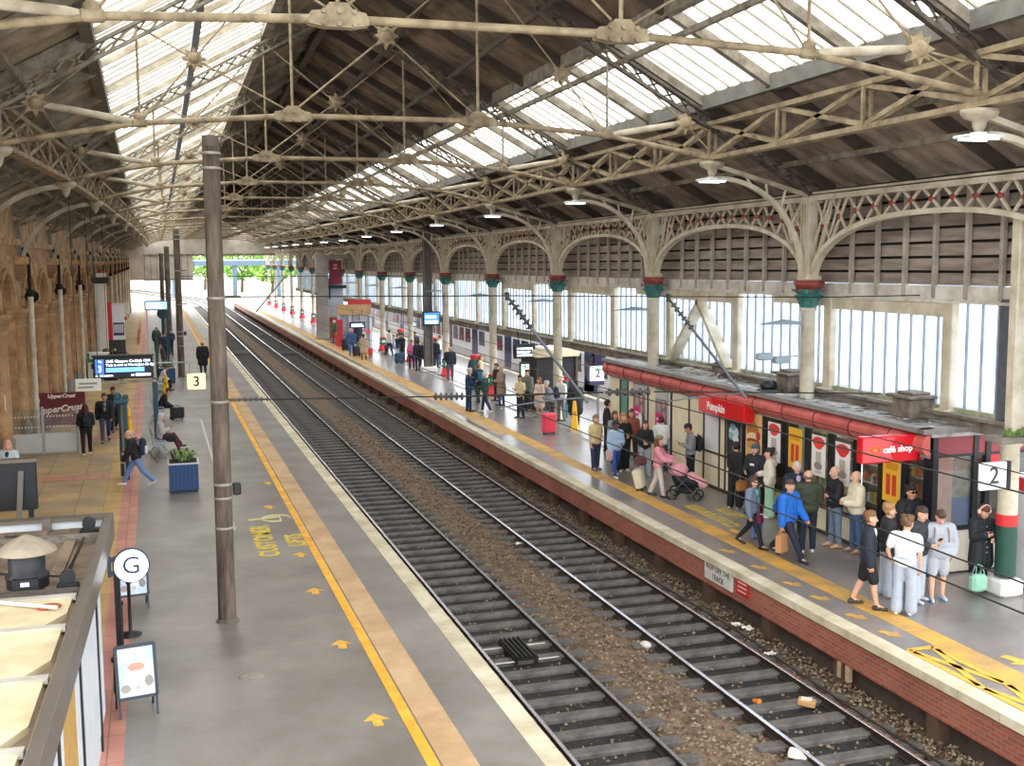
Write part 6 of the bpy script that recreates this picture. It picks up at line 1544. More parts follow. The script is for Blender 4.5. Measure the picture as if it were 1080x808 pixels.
# ------------------------------------------------------------------ the shop on the far platform
def cafe():
    CRM = mat('#ebe0c6', .5, 0, .12, 1.5, hex2='#dccfae'); MAR = mat('#cf665e', .4, 0, .22, 2.5, hex2='#b04f4b'); MARD = mat('#7c2f31', .5)
    TRIM = mat('#3a2418', .5); BKL = mat('#16161a', .35); WHT = mat('#dcdcdc', .5, 0, .1, 2)
    X0, X1, YA, YB = 14.95, 17.6, 19.2, 36.3; H = 2.55
    t = thing('cafe_building', 'long low station cafe with maroon rolled fascia and black framed windows', 'shop', (X0, YA, 0))
    m = MB(); m.slab(X0+.02, X1, YA, YB, .005, .03, mat('#4b4540', .5)); m.bw('floor', t)
    m = MB(); m.slab(X1-.1, X1, YA, YB, 0, 2.95, mat('#5a4a3c', .7, 0, .2, 2)); m.bw('back_wall', t)
    m = MB(); m.slab(X0, X1, YB-.1, YB, 0, 2.95, CRM); m.bw('far_end_wall', t)
    m = MB(); m.slab(X0+.1, X1, YA, YB, 2.5, 2.6, mat('#b7b0a5', .7)); m.bw('inner_ceiling', t)
    # roof with bitumen and litter patches
    RF = mat('#c9c5c1', .85, 0, .6, 1.8, .5, hex2='#77716b', detail=10, bscale=10)
    m = MB(); m.slab(X0-.08, X1+.1, YA-.1, YB+.05, 2.9, 3.04, RF); m.bw('roof', t)
    m = MB(); m.slab(X0-.3, X0+.02, YA-.1, YB+.05, 2.98, 3.08, mat('#8e8781', .6, 0, .3, 3)); m.slab(X0-.3, X1+.1, YA-.14, YA+.1, 2.98, 3.08, mat('#8e8781', .6, 0, .3, 3)); m.slab(X1-.1, X1+.12, YA, YB, 3.0, 3.12, mat('#6f665c', .8)); m.bw('roof_edge', t)
    for i, x in enumerate((16.55, 16.95)):
        m = MB(); m.tube([(x, YA+.6, 3.14), (x+.05, 26, 3.16), (x, YB-.4, 3.14)], .07 if i else .05, mat('#82796f', .7, 0, .3, 3), 8); m.bw('roof_pipe', t)
    # rolled fascia
    m = MB(); P = []
    for i in range(9):
        a = -PI/2 + PI*i/8; P.append((X0-.08-.2*math.cos(a), 2.74+.22*math.sin(a)))
    vs = [(p[0], y, p[1]) for y in (YA-.05, YB+.03) for p in P]; n = len(P)
    m.add(vs, [(i, i+1, n+i+1, n+i) for i in range(n-1)], MAR, True); m.add(vs, [tuple(range(n-1, -1, -1)), tuple(range(n, 2*n))], MAR)
    m.bw('rolled_fascia', t)
    for i in range(12):
        y = YA+1.1+i*1.42
        if y > YB-.1: break
        m = MB(); m.tube([(p[0]*1.0-.012*(1), y, p[1]) for p in P], .014, MARD, 6); m.bw('fascia_joint', t)
    m = MB(); m.slab(X0-.04, X0+.06, YA, YB, 2.45, 2.56, mat('#a9a39a', .6)); m.bw('head_rail', t)
    # front: posts, panels and glass from the near end to the far end
    posts = [19.25, 20.05, 20.85, 21.8, 22.8, 23.8, 24.8, 25.8, 26.9, 27.9, 28.25, 29.2, 30.15]
    for y in posts:
        w = .3 if y < 19.5 else (.16 if y < 27 else .07)
        m = MB(); m.slab(X0-.03, X0+.1, y-w/2, y+w/2, 0, H, BKL if y < 27.5 else TRIM); m.bw('front_post', t)
    for a, b in zip(posts[:8], posts[1:9]):
        lo = .62
        if not (25.8 <= a < 27): 
            m = MB(); m.slab(X0-.01, X0+.06, a+.06, b-.06, 0.06, lo, CRM); m.bw('stall_riser', t)
        else: lo = .05
        m = MB(); m.slab(X0+.01, X0+.025, a+.06, b-.06, lo, H, GLASS_SHOP); m.bw('pane', t)
    m = MB(); m.slab(X0-.02, X0+.05, 19.2, 25.8, .6, .66, BKL); m.slab(X0-.02, X0+.05, 19.2, 27, 0, .06, BKL); m.bw('sill', t)
    def panel(a, b, lo, hi, mm, nm='wall_panel'):
        m = MB(); m.slab(X0-.01, X0+.06, a, b, lo, hi, mm); m.bw(nm, t)
    m = MB(); m.slab(X0-.02, X0+.06, 26.9, YB, 0, .08, TRIM); m.slab(X0-.022, X0+.06, 26.9, 30.2, 1.0, 1.06, TRIM); m.slab(X0-.022, X0+.06, 27.9, 29.2, .62, .66, TRIM); m.bw('dado_rail', t)
    panel(26.98, 27.86, .08, 1.0, CRM); panel(26.98, 27.86, 1.06, H, CRM); panel(27.94, 28.22, .08, H, CRM)
    panel(28.29, 29.16, .08, 1.0, CRM); panel(28.29, 29.16, 1.06, H, WHT, 'pale_panel'); panel(29.24, 30.11, .08, 1.0, CRM); panel(29.24, 30.11, 1.06, H, CRM)
    panel(30.19, 31.3, .08, H, CRM); panel(31.45, 31.62, .08, H, WHT); panel(32.5, 33.05, .08, H, CRM); panel(33.15, 33.3, .08, H, WHT); panel(34.25, 34.65, .08, H, CRM); panel(35.4, YB, .08, H, CRM)
    for y in (31.38, 33.1, 34.2, 34.7, 35.36):
        m = MB(); m.slab(X0-.025, X0+.08, y-.04, y+.04, 0, H, TRIM); m.bw('front_post', t)
    m = MB(); m.slab(X0, X0+.02, 34.72, 35.34, .1, H, mat('#6fa39a', .15)); m.bw('green_glazed_door', t)
    panel(31.62, 32.5, .08, H, mat('#4c4a52', .5), 'backing_panel'); panel(33.3, 34.2, .08, H, mat('#4c4a52', .5), 'backing_panel')
    # near end wall
    m = MB(); m.slab(X0+.1, X1, YA-.02, YA+.06, 2.5, 2.98, mat('#8c3238', .4, 0, .15, 2)); m.bw('end_fascia', t)
    m = MB(); m.slab(X0+.1, X1, YA-.01, YA+.06, .05, .95, mat('#ddd2c0', .5)); m.bw('end_panel', t)
    for x in (X0, 15.95, 16.25, X1-.1):
        m = MB(); m.slab(x, x+.12, YA-.05, YA+.08, 0, 2.95, BKL); m.bw('end_post', t)
    m = MB(); m.slab(X0+.12, X1, YA-.03, YA+.06, .92, 1.0, BKL); m.slab(X0+.12, X1, YA-.03, YA+.06, 2.46, 2.52, BKL); m.bw('end_rail', t)
    m = MB(); m.slab(X0+.12, X1-.1, YA+.01, YA+.025, 1.0, 2.46, GLASS_SHOP); m.bw('end_pane', t)
    m = MB(); m.slab(16.37, 17.0, YA-.03, YA, 2.1, 2.46, mat('#c9282f', .4)); m.bw('red_header', t)
    m = MB(); m.slab(15.06, 15.5, YA+.03, YA+.05, 1.0, 2.46, mat('#ecc0b8', .4, 0, .25, 2)); m.slab(15.5, 15.95, YA+.03, YA+.05, 1.0, 1.6, mat('#7c8fc4', .5, 0, .3, 3)); m.slab(15.5, 15.95, YA+.03, YA+.05, 1.6, 2.46, mat('#b9b2ab', .5, 0, .5, 4)); m.bw('window_graphic', t)  # graphic sheets behind the glass, paled to put the window reflection into colour
    # shelves and goods
    warm = emit('#fff1d2', 9.0); 
    m = MB()
    for y in (20.4, 22.3, 24.3, 26.2): m.slab(15.3, 17.2, y-.06, y+.06, 2.46, 2.5, warm)
    m.bw('ceiling_light', t)
    m = MB()
    for y in (22.45, 23.4): m.slab(15.5, 15.56, y-.03, y+.03, .8, 2.1, emit('#eaf6ff', 2.5))
    m.bw('chiller_light', t)
    tt = thing('goods_shelf', 'tall shelves of snacks and drinks inside the cafe windows', 'shelf', (16.2, 22.8, 0.03))
    m = MB()
    for z in (.3, .75, 1.2, 1.65, 2.1): m.slab(15.95, 16.5, 20.0, 25.6, z, z+.03, mat('#c8c2b8', .5))
    m.slab(16.48, 16.52, 20.0, 25.6, .03, 2.35, mat('#8e8a84', .6)); m.bw('shelf', tt)
    m = MB(); gc = [mat(c, .5) for c in ('#c83a36', '#e0b73a', '#3f7cc0', '#e8e4da', '#5a9a52', '#d8752e', '#7a4a9a', '#26262a', '#f0d9b0')]
    for z in (.33, .78, 1.23, 1.68, 2.13):
        y = 20.05
        while y < 25.5:
            w = random.uniform(.05, .14); h = random.uniform(.12, .3); m.box((16.0+random.uniform(0, .08), y+w/2, z+h/2), (.1, w*.9, h), random.choice(gc)); y += w+.01
    o = m.bw('snack_packs', tt); o['kind'] = 'stuff'
    # posters
    def poster(y0, y1, z0, z1, lab, draw, x=X0-.03):
        p = thing('window_poster', lab, 'poster', (x, y0, z0), 0, 'posters in the cafe windows'); W = y1-y0; Hh = z1-z0
        def R(u0, u1, v0, v1, c, d=.003, mm=None):
            mb.add([(-d, (1-u0)*W, v0*Hh), (-d, (1-u1)*W, v0*Hh), (-d, (1-u1)*W, v1*Hh), (-d, (1-u0)*W, v1*Hh)], [(0, 1, 2, 3)], mm or mat(c, .45))
        def O(u, v, ru, rv, c, d=.006, n=16):
            mb.add([(-d, (1-(u+ru*math.cos(2*PI*i/n)))*W, (v+rv*math.sin(2*PI*i/n))*Hh) for i in range(n)], [tuple(range(n))], mat(c, .45))
        mb = MB(); mb.slab(0, .012, 0, W, 0, Hh, mat('#d9d6d2', .5)); mb.build('sheet', p)
        mb = MB(); draw(R, O, mb, W, Hh); mb.build('artwork', p)
    def pink(R, O, mb, W, Hh):
        R(0, 1, 0, 1, '#4a4452', .004); R(0, 1, .86, 1, '#c3c1bf', .006); R(.02, .5, .62, .86, '#8b8490', .006); R(.5, .98, .5, .86, '#7a6670', .006)
        O(.72, .78, .14, .06, '#c99a88', .008); O(.3, .72, .12, .06, '#c99a88', .008); O(.75, .6, .16, .07, '#b98a80', .008)
        R(0, .62, .18, .62, '#d6247c', .009); O(.62, .4, .2, .14, '#f2eef0', .012); R(0, .7, 0, .16, '#cfcac8', .009); R(.62, 1, .0, .3, '#5a5868', .007)
        for i in range(4): R(.12, .42, .26+.08*i, .30+.08*i, '#f3e3ee', .012)
    poster(31.63, 32.49, .55, 2.42, 'magenta and white poster near the far end, left of its twin on the cafe wall', lambda *a: pink(*a)) if 0 else None
    poster(33.32, 34.18, .5, 2.42, 'magenta and white poster on the cafe wall next to the green door', pink)
    poster(31.64, 32.48, .5, 2.42, 'magenta and white poster on the cafe wall beside the cream panels', pink)
    def sandwich(R, O, mb, W, Hh):
        R(0, 1, 0, 1, '#e8c182', .004); O(.45, .72, .4, .16, '#c98a45', .006); O(.5, .62, .42, .08, '#e4d3a8', .008); O(.5, .56, .42, .05, '#9a3f2b', .01); O(.5, .5, .42, .07, '#d29a52', .012); O(.8, .66, .14, .07, '#c23a35', .014); R(.0, 1, 0, .25, '#e7e3de', .006)
        O(.3, .14, .16, .06, '#33302f', .01); O(.7, .12, .16, .06, '#33302f', .01)
    poster(25.92, 26.74, .75, 2.45, 'large sandwich poster on the cafe window beneath the red sign', sandwich)
    def balloon(R, O, mb, W, Hh):
        R(0, 1, 0, 1, '#2a3238', .004); O(.5, .62, .34, .16, '#c3d3dc', .006); O(.35, .5, .2, .1, '#8fb3c0', .008); O(.65, .45, .2, .1, '#e2e8ea', .01); O(.45, .75, .2, .09, '#7fa0b0', .01)
    poster(27.0, 27.8, 1.15, 2.2, 'dark poster with pale splash on the cafe door', balloon)
    def heart(c1):
        def f(R, O, mb, W, Hh):
            R(0, 1, 0, 1, '#e9e7e3', .004); O(.5, .84, .46, .13, c1, .006); O(.5, .76, .3, .1, c1, .007); R(.3, .7, .3, .6, '#b5ada3', .006); O(.5, .25, .3, .1, '#8d8880', .008); R(.25, .75, .06, .14, '#c9c3bb', .006)
        return f
    poster(25.0, 25.6, 1.35, 2.35, 'white poster with red heart top, third bay from the red sign', heart('#d8473c'))
    def yellow(R, O, mb, W, Hh):
        R(0, 1, 0, 1, '#e9b330', .004); R(.2, .45, .15, .6, '#c23a2c', .006); R(.55, .8, .15, .6, '#c23a2c', .006); R(.15, .85, .7, .85, '#d98f20', .006)
    poster(24.0, 24.6, 1.35, 2.35, 'yellow poster with red print on the cafe window', yellow)
    poster(22.97, 23.55, 1.35, 2.32, 'white poster with red heart top and hot dog, middle of the cafe windows', heart('#e2443c'))
    poster(21.98, 22.56, 1.32, 2.3, 'white poster with red heart top nearest the projecting sign', heart('#d23a34'))
    poster(20.15, 20.75, 1.3, 2.3, 'yellow poster with packets under the projecting sign', yellow)
    # signs
    RD = mat('#d3131f', .35, 0, .08, 2); RD2 = mat('#e0555a', .4)
    s = thing('shop_sign', 'red box sign with white shop name along the cafe front', 'sign', (14.7, 27.5, 2.22))
    m = MB(); m.slab(-.15, .15, -1.3, 1.3, 0, .48, RD, bev=.02); m.build('box', s)
    m = MB(); m.plate([(-.152, 1.28, .03), (-.152, .2, .03), (-.152, .55, .46), (-.152, 1.28, .46)], (-.003, 0, 0), RD2); m.build('graphic', s)
    m = MB(); text_mb(m, 'Pumpkin', .3, frame((-.16, .25, .22), (0, -1, 0), (0, 0, 1)), mat('#f6f2f0', .5), .005, 'CENTER', .008); m.build('lettering', s)
    s = thing('projecting_sign', 'red sign reading cafe shop projecting from the cafe corner', 'sign', (14.2, 19.55, 2.38))
    m = MB(); m.slab(-.72, .6, -.1, .1, 0, .55, RD, bev=.02); m.build('box', s)
    m = MB(); m.plate([(-.7, -.102, .03), (.02, -.102, .03), (-.08, -.102, .28), (.05, -.102, .52), (-.7, -.102, .52)], (0, -.003, 0), RD2); m.build('graphic', s)
    m = MB()
    for (r, c, d) in ((.17, '#e8693f', 0), (.12, '#d94f3a', .003), (.06, '#ee8a4a', .006)):
        m.add([(-.42+r*math.cos(2*PI*i/20), -.107-d, .27+r*.6*math.sin(2*PI*i/20)) for i in range(20)], [tuple(range(20))], mat(c, .5))
    m.build('oval_emblem', s)
    m = MB(); text_mb(m, 'caf\u00e9 shop', .185, frame((.12, -.108, .27), (1, 0, .03), (-.03, 0, 1)), mat('#f8f4f2', .5), .005, 'CENTER', .006); m.build('lettering', s)
    m = MB(); m.bar((.6, 0, .08), (.76, 0, .08), .06, .06, RD); m.bar((.6, 0, .48), (.76, 0, .48), .06, .06, RD); m.bar((.72, 0, .0), (.72, 0, .56), .06, .06, RD); m.build('bracket', s)
    # things on the roof
    def stack(x, y, w, h, lab):
        v = thing('roof_vent', lab, 'vent', (x, y, 3.04), 0, 'vents on the cafe roof'); c = mat('#85796c', .85, 0, .35, 4, .3, hex2='#5f554b')
        m = MB(); m.box((0, 0, h*.4), (w, w*1.1, h*.8), c, bev=.03); m.build('body', v)
        m = MB(); m.box((0, 0, h*.86), (w*1.35, w*1.45, h*.12), c, bev=.02); m.box((0, 0, h*.98), (w*.8, w*.9, h*.12), c, bev=.02); m.build('cap', v)
    stack(15.75, 20.9, .62, .55, 'squat dark vent stack on the near end of the cafe roof')
    stack(15.85, 26.0, .6, .55, 'squat vent stack on the cafe roof between the two columns')
    stack(15.9, 29.9, .5, .4, 'low vent stack on the cafe roof below the raking struts')
    m = MB(); m.lathe([(.001, .06), (.3, .06), (.36, .03), (.36, 0)], mat('#4a4643', .7), n=14); m.ell((0, .05, .15), (.24, .2, .16), BLK, 10, 6); solo('roof_lamp', m, 'dark bulging lamp housing hooked over the cafe roof edge', 'lamp', (15.2, 26.05, 3.05), 0)
    m = MB(); m.lathe([(.001, .05), (.6, .05), (.66, .025), (.66, 0)], mat('#8d8882', .85, 0, .4, 4), n=20); solo('roof_plate', m, 'flat oval plate lying at the near end of the cafe roof', 'plate', (16.45, 20.0, 3.04), 0)
    m = MB(); 
    for j in range(3): m.tube([(15.7+.35*math.cos(i*.7+j)+.1*j, 31.2+.6*math.sin(i*.5+j*2)-.5*j, 3.1+.05*math.sin(i*1.3)) for i in range(22)], .02, mat('#d6d0c6', .6), 5)
    solow('cable_tangle', m, 'tangle of pale cable on the cafe roof', 'cable', (15.7, 31, 3.04))
    m = MB(); lc = [mat(c, .8) for c in ('#b9b4ae', '#8e867c', '#d4d0cb', '#6d655b')]
    for i in range(420):
        x = random.uniform(15.0, 16.4); y = random.uniform(19.6, 33.5); a = random.uniform(0, PI); r = random.uniform(.03, .12)
        m.add([(x+r*math.cos(a+q), y+1.5*r*math.sin(a+q), 3.045+random.uniform(0, .03)) for q in (0, 1.6, 3.1, 4.7)], [(0, 1, 2, 3)], random.choice(lc))
    o = solow('roof_debris', m, 'flakes and dead leaves scattered over the cafe roof', 'debris', (15.6, 26, 3.05)); o['kind'] = 'stuff'
cafe()

# ------------------------------------------------------------------ numbered post at the near end, panel behind it
def near_end():
    t = thing('stop_column', 'cream post painted green with red band on white plinth', 'post', (15.56, 17.7, 0))
    m = MB(); m.box((0, 0, .17), (.52, .52, .34), mat('#e4e2dd', .6, 0, .15, 3), bev=.05); m.build('plinth', t)
    m = MB(); m.lathe([(.2, .38), (.2, 1.38)], mat('#1f4a3d', .5, 0, .15, 3), n=14); m.build('green_sleeve', t)
    m = MB(); m.lathe([(.205, 1.38), (.205, 1.6)], mat('#cf2c2c', .5), n=14); m.build('red_band', t)
    m = MB(); m.lathe([(.19, 1.6), (.18, 2.9), (.24, 2.95), (.24, 3.02)], CREAM, n=14); m.box((.08, 0, 5.2), (.3, .24, 4.2), CREAM, bev=.03); m.build('shaft', t)
    m = MB(); m.box((.1, 0, 3.06), (1.0, .5, .12), mat('#8b8175', .8, 0, .4, 2), bev=.02); m.box((.25, 0, 2.98), (.7, .3, .08), mat('#5f564c', .8)); m.build('ledge', t)
    m = MB(); cs = [mat(c, .8) for c in ('#5f7a3a', '#7f9a4c')]
    for i in range(40):
        x, y = random.uniform(-.25, .1), random.uniform(-.24, 0); z = 3.12
        m.add([(x, y, z), (x+.05, y-.02, z+random.uniform(.06, .2)), (x+.02, y+.04, z+random.uniform(.05, .15))], [(0, 1, 2)], random.choice(cs))
    m.build('weed_tuft', t)
    t = thing('stop_sign', 'white stop sign with number 2 on the green and cream post', 'sign', (15.1, 17.6, 2.12))
    m = MB(); m.slab(-.31, .3, -.04, .04, 0, .53, mat('#e6ebef', .45), bev=.015); m.build('panel', t)
    m = MB(); m.slab(.3, .37, -.06, .06, -.01, .54, BLK); m.build('edge_frame', t)
    m = MB(); text_mb(m, '2', .46, frame((0, -.046, .265), (1, 0, 0), (0, 0, 1)), mat('#34373c', .5), .006, bold=.004); m.build('number', t)
    t = thing('vending_cabinet', 'white cabinet with red top band cut by the right edge of the view', 'cabinet', (16.6, 17.9, 0))
    m = MB(); m.slab(-.45, .6, -.4, .4, 0, 2.25, mat('#d9dcde', .4), bev=.02); m.build('body', t)
    m = MB(); m.slab(-.46, .61, -.41, .41, 1.95, 2.2, mat('#c8313a', .45)); m.build('red_band', t)
    m = MB(); m.slab(-.3, .45, -.42, -.4, .7, 1.85, mat('#e9eef2', .2)); m.build('front_panel', t)
near_end()

# ------------------------------------------------------------------ train behind the screen
def train():
    t = thing('train', 'white and grey electric train with navy doors standing behind the screen', 'train', (21.0, 47.5, -1.14))
    WH = mat('#e3e2e4', .3, 0, .06, 1); GR = mat('#b9b4b6', .4, 0, .1, 1); NV = mat('#25265c', .35); DKG = mat('#1c2030', .1); DK = mat('#2c2a2c', .6)
    X0 = 19.72; z0 = -.05
    def prof():
        return [(X0+.08, .0), (X0, .35), (X0, 1.9), (X0+.12, 2.3), (X0+.45, 2.62), (X0+1.3, 2.75), (X0+2.2, 2.62), (X0+2.5, 2.3), (X0+2.6, 1.9), (X0+2.6, .35), (X0+2.5, .0)]
    P = prof(); n = len(P)
    for ci, (a, b) in enumerate(((44.6, 66.6), (67.2, 89.2), (89.8, 111.8))):
        m = MB()
        if ci == 0: sec = [(a, .82, .25), (a+.5, .93, .1), (a+1.2, 1, 0), (b, 1, 0)]
        else: sec = [(a, 1, 0), (b, 1, 0)]
        vs = []
        for (y, s, dz) in sec:
            for (x, z) in P: vs.append((X0+1.3+(x-X0-1.3)*s, y, z*(1-dz*.4)+dz*.1))
        fs = [(i*n+j, i*n+(j+1) % n, (i+1)*n+(j+1) % n, (i+1)*n+j) for i in range(len(sec)-1) for j in range(n)] + [tuple(range(n)), tuple(range(len(sec)*n-1, (len(sec)-1)*n-1, -1))]
        m.add(vs, fs, WH); m.bw('car_body', t)
        m = MB(); m.slab(X0-.015, X0+.02, a+1.2, b-.1, .05, .42, GR); m.bw('lower_panel', t)
        m = MB(); m.slab(X0+.2, X0+2.4, a+1, b-1, -1.0, .0, DK); m.bw('underframe', t)
        y = a + (3.6 if ci == 0 else 1.3); k = 0
        while y < b-1.6:
            if k % 4 == 1:
                m = MB(); m.slab(X0-.02, X0+.03, y, y+1.3, .06, 2.05, NV); m.slab(X0-.03, X0, y+.12, y+.58, .95, 1.85, DKG); m.slab(X0-.03, X0, y+.72, y+1.18, .95, 1.85, DKG); m.bw('door', t); y += 1.75
            else:
                m = MB(); m.slab(X0-.015, X0+.03, y, y+1.25, .95, 1.85, DKG, bev=.0); m.bw('window_pane', t); y += 1.6
            k += 1
    # cab end: navy sweep, cab window and number board
    m = MB(); m.plate([(X0-.02, 51.3, .1), (X0-.02, 49.5, .1), (X0-.02, 48.3, 2.1), (X0-.02, 50.0, 2.1)], (.02, 0, 0), NV); m.bw('navy_sweep', t)
    m = MB(); m.slab(X0-.03, X0, 46.4, 47.6, .95, 1.8, DKG); m.bw('cab_window', t)
    m = MB(); m.plate([(X0+.3, 44.58, 1.0), (X0+2.3, 44.58, 1.0), (X0+2.1, 44.6, 2.0), (X0+.5, 44.6, 2.0)], (0, -.02, 0), DKG); m.plate([(X0+.3, 44.5, .3), (X0+2.3, 44.5, .3), (X0+2.3, 44.5, .95), (X0+.3, 44.5, .95)], (0, -.02, 0), mat('#e0b52e', .5)); m.bw('cab_front', t)
    m = MB(); m.plate([(X0-.03, 47.6, .8), (X0-.03, 46.2, .75), (X0-.03, 46.2, .6), (X0-.03, 47.9, .62)], (.02, 0, 0), NV); m.bw('navy_flash', t)
    # stop sign 2 behind the cafe's far corner, showing against the train
    t = thing('stop_sign', 'white stop sign with number 2 seen against the train past the cafe end', 'sign', (16.95, 42.6, 0))
    m = MB(); m.slab(-.3, .32, -.03, .03, 1.55, 2.15, mat('#e8ebee', .5)); m.build('panel', t)
    m = MB(); m.slab(-.42, .34, -.02, .05, 1.38, 1.55, mat('#23264a', .5)); m.slab(-.42, -.3, -.02, .05, 1.38, 2.2, mat('#23264a', .5)); m.build('dark_frame', t)
    m = MB(); text_mb(m, '2', .46, frame((.05, -.036, 1.85), (1, 0, 0), (0, 0, 1)), mat('#34373c', .5), .006, bold=.004); m.build('number', t)
    m = MB(); m.bar((.1, .05, 0), (.1, .05, 1.6), .08, .08, STEEL); m.build('post', t)
train()

# ------------------------------------------------------------------ shelters, screens and far clutter on the other platform
def far_platform():
    TEAL = mat('#2c6a68', .5); RED = mat('#cf3438', .5); CRM = mat('#d8c9a4', .6, 0, .15, 2)
    # dark fronted waiting room
    t = thing('waiting_room', 'small waiting room with dark open front and cream lintel', 'shelter', (15.75, 46.6, 0))
    m = MB(); m.slab(-.3, 1.5, 1.0, 1.1, 0, 2.3, mat('#2a2020', .7)); m.slab(-.35, -.25, -1.1, 1.1, 0, 2.3, mat('#1d1b1f', .5)); m.slab(1.4, 1.5, -1.1, 1.1, 0, 2.3, mat('#4a3a2a', .6)); m.build('wall', t)
    m = MB(); m.slab(-.45, 1.55, -1.2, 1.2, 2.3, 2.62, CRM, bev=.03); m.build('lintel', t)
    m = MB(); m.slab(-.3, 1.4, -1.0, -.95, 0, 2.25, mat('#161317', .6)); m.build('interior_shade_sheet', t)  # flat dark sheet stands in for the shaded interior behind the open front
    m = MB(); m.bar((1.15, -1.25, .02), (1.42, -1.12, 1.75), .22, .05, mat('#a87643', .6, 0, .3, 4)); solow('leaning_board', m, 'tan board leaning against the waiting room front', 'board', (17.3, 43.3, 0)) if 0 else None
    t2 = thing('lit_totem', 'slim totem with two pale lit strips beside the waiting room', 'totem', (15.0, 46.0, 0))
    m = MB(); m.box((0, 0, 1.05), (.42, .2, 2.1), mat('#3c4444', .5), bev=.02); m.build('housing', t2)
    for x in (-.1, .1):
        m = MB(); m.slab(x-.07, x+.07, -.12, -.1, 1.35, 2.0, emit('#d9ffe9', 1.2)); m.build('lit_strip', t2)
    def display(x, y, z, w, h, lab, c, rows, pole=None, hang=None, rz=0.0):
        t = thing('platform_display', lab, 'display', (x, y, z), rz, 'electronic displays on the far platform')
        m = MB(); m.slab(-w/2, w/2, -.1, .1, 0, h, BLK, bev=.03); m.build('housing', t)
        m = MB(); m.slab(-w/2+.06, w/2-.06, -.11, -.1, .06, h-.06, emit(c, .8)); m.build('screen', t)
        m = MB()
        for i in range(rows): m.slab(-w/2+.12, w/2-.14-.1*(i % 2), -.118, -.11, .1+i*(h-.2)/rows, .1+(i+.6)*(h-.2)/rows, emit('#e8f4ff', 1.5))
        m.build('display_text', t)
        m = MB()
        if hang:
            for u in (-.3, .3): m.bar((u*w, 0, h), (u*w, 0, h+hang), .03, .03, BLK)
        m.build('hanger', t) if hang else None
    p = aty(553, 378, 46); display(p.x, 46, p.z, .95, .62, 'hanging black display with white text near the waiting room', '#16202c', 3, hang=.6)
    p = aty(455, 343, 63.3); display(p.x, 63.3, p.z, 1.0, .78, 'blue lit monitor mounted on the dark grey mast', '#3f86c8', 2, hang=.3)
    p = aty(377, 346, 82); display(p.x, 82, p.z, 1.15, .45, 'small hanging display over the crowd far along the platform', '#2a4a63', 2, hang=.9)
    p = aty(420, 345, 75); display(p.x+1, 75, p.z, .7, .4, 'smallest hanging display behind the crowd', '#4a5560', 2, hang=.7)
    # bins
    for (px, py, lab) in ((493, 411, 'green litter post with red top beside a cream column'), (587, 441, 'slim green and red post behind the white haired man'), (450, 385, 'dark green litter post with red lid behind the passengers'), (417, 374, 'grey green litter post with red lid, far up the platform')):
        p = gp(px, py); t = thing('litter_post', lab, 'litter bin', (p.x+.4, p.y, 0), 0, 'green litter posts with red tops')
        R_ = .1 if px == 587 else .21
        m = MB(); m.lathe([(R_, 0), (R_, 1.5)], TEAL, n=12); m.build('body', t)
        m = MB(); m.lathe([(R_+.01, 1.5), (R_+.03, 1.53), (R_+.03, 1.7), (R_-.02, 1.74)], RED, n=12); m.build('lid', t)
    # concrete stanchion with maroon banner
    t = thing('concrete_stanchion', 'broad grey stanchion with brick base far along the platform', 'stanchion', (13.0, 92.5, 0))
    g = mat('#a19a92', .8, 0, .25, 1); m = MB(); m.box((0, 0, 3.3), (.95, .8, 6.6), g, bev=.04); m.build('shaft', t)
    m = MB(); m.box((.9, .6, 6.6), (2.8, .7, .3), g, bev=.03); m.build('head', t)
    m = MB(); m.box((1.1, .6, .85), (1.3, .6, 1.7), mat('#a8453a', .8, 0, .25, 3), bev=.03); m.box((1.1, .6, 1.75), (1.4, .7, .12), g); m.build('brick_plinth', t)
    m = MB(); m.box((1.15, .8, 3.3), (1.3, .3, 3.2), mat('#b9b9c0', .5, 0, .15, 1)); m.build('grey_panel', t)
    t = thing('banner', 'maroon banner hung beside the broad grey stanchion', 'banner', (14.2, 93, 4.4))
    m = MB(); m.slab(-.5, .5, -.05, .05, 0, 1.9, mat('#8f1f33', .5)); m.build('panel', t)
    m = MB()
    for i in range(2): m.slab(-.18+.05*i, .14, -.06, -.05, 1.2+.25*i, 1.35+.25*i, mat('#d9a98f', .5))
    m.build('emblem', t)
    m = MB(); m.slab(-.7, .8, -.4, .4, -.35, -.1, BLK); m.bar((-.5, 0, -1.2), (-.5, 0, -.3), .12, .12, BLK); m.build('bracket', t)
    t = thing('shop_hoarding', 'red topped tan shop fascia behind the far crowd', 'shop front', (14.2, 84, 0))
    m = MB(); m.slab(-1.3, 1.2, -.15, .15, 2.35, 3.1, mat('#d8ac78', .6)); m.build('tan_fascia', t)
    m = MB(); m.slab(-.5, 1.2, -.2, .2, 3.1, 3.45, mat('#cf3a3a', .5)); m.build('red_fascia', t)
    for x in (-1.2, -.4, .5, 1.15):
        m = MB(); m.slab(x-.1, x+.1, -.1, .1, 0, 2.35, mat('#c8cbd2', .5)); m.build('post', t)
    m = MB(); m.slab(-1.2, 1.1, .05, .1, 0, 2.35, mat('#c2bcc6', .5, 0, .3, 1.2)); m.build('back_panel', t)
    m = MB(); m.slab(-1.35, -1.0, -.4, -.1, 0, 2.0, mat('#cf2f3f', .5)); m.build('red_machine', t)
    m = MB(); m.slab(-.4, 1.1, -.22, -.12, .9, 1.2, mat('#d8566a', .5)); m.build('red_counter', t)
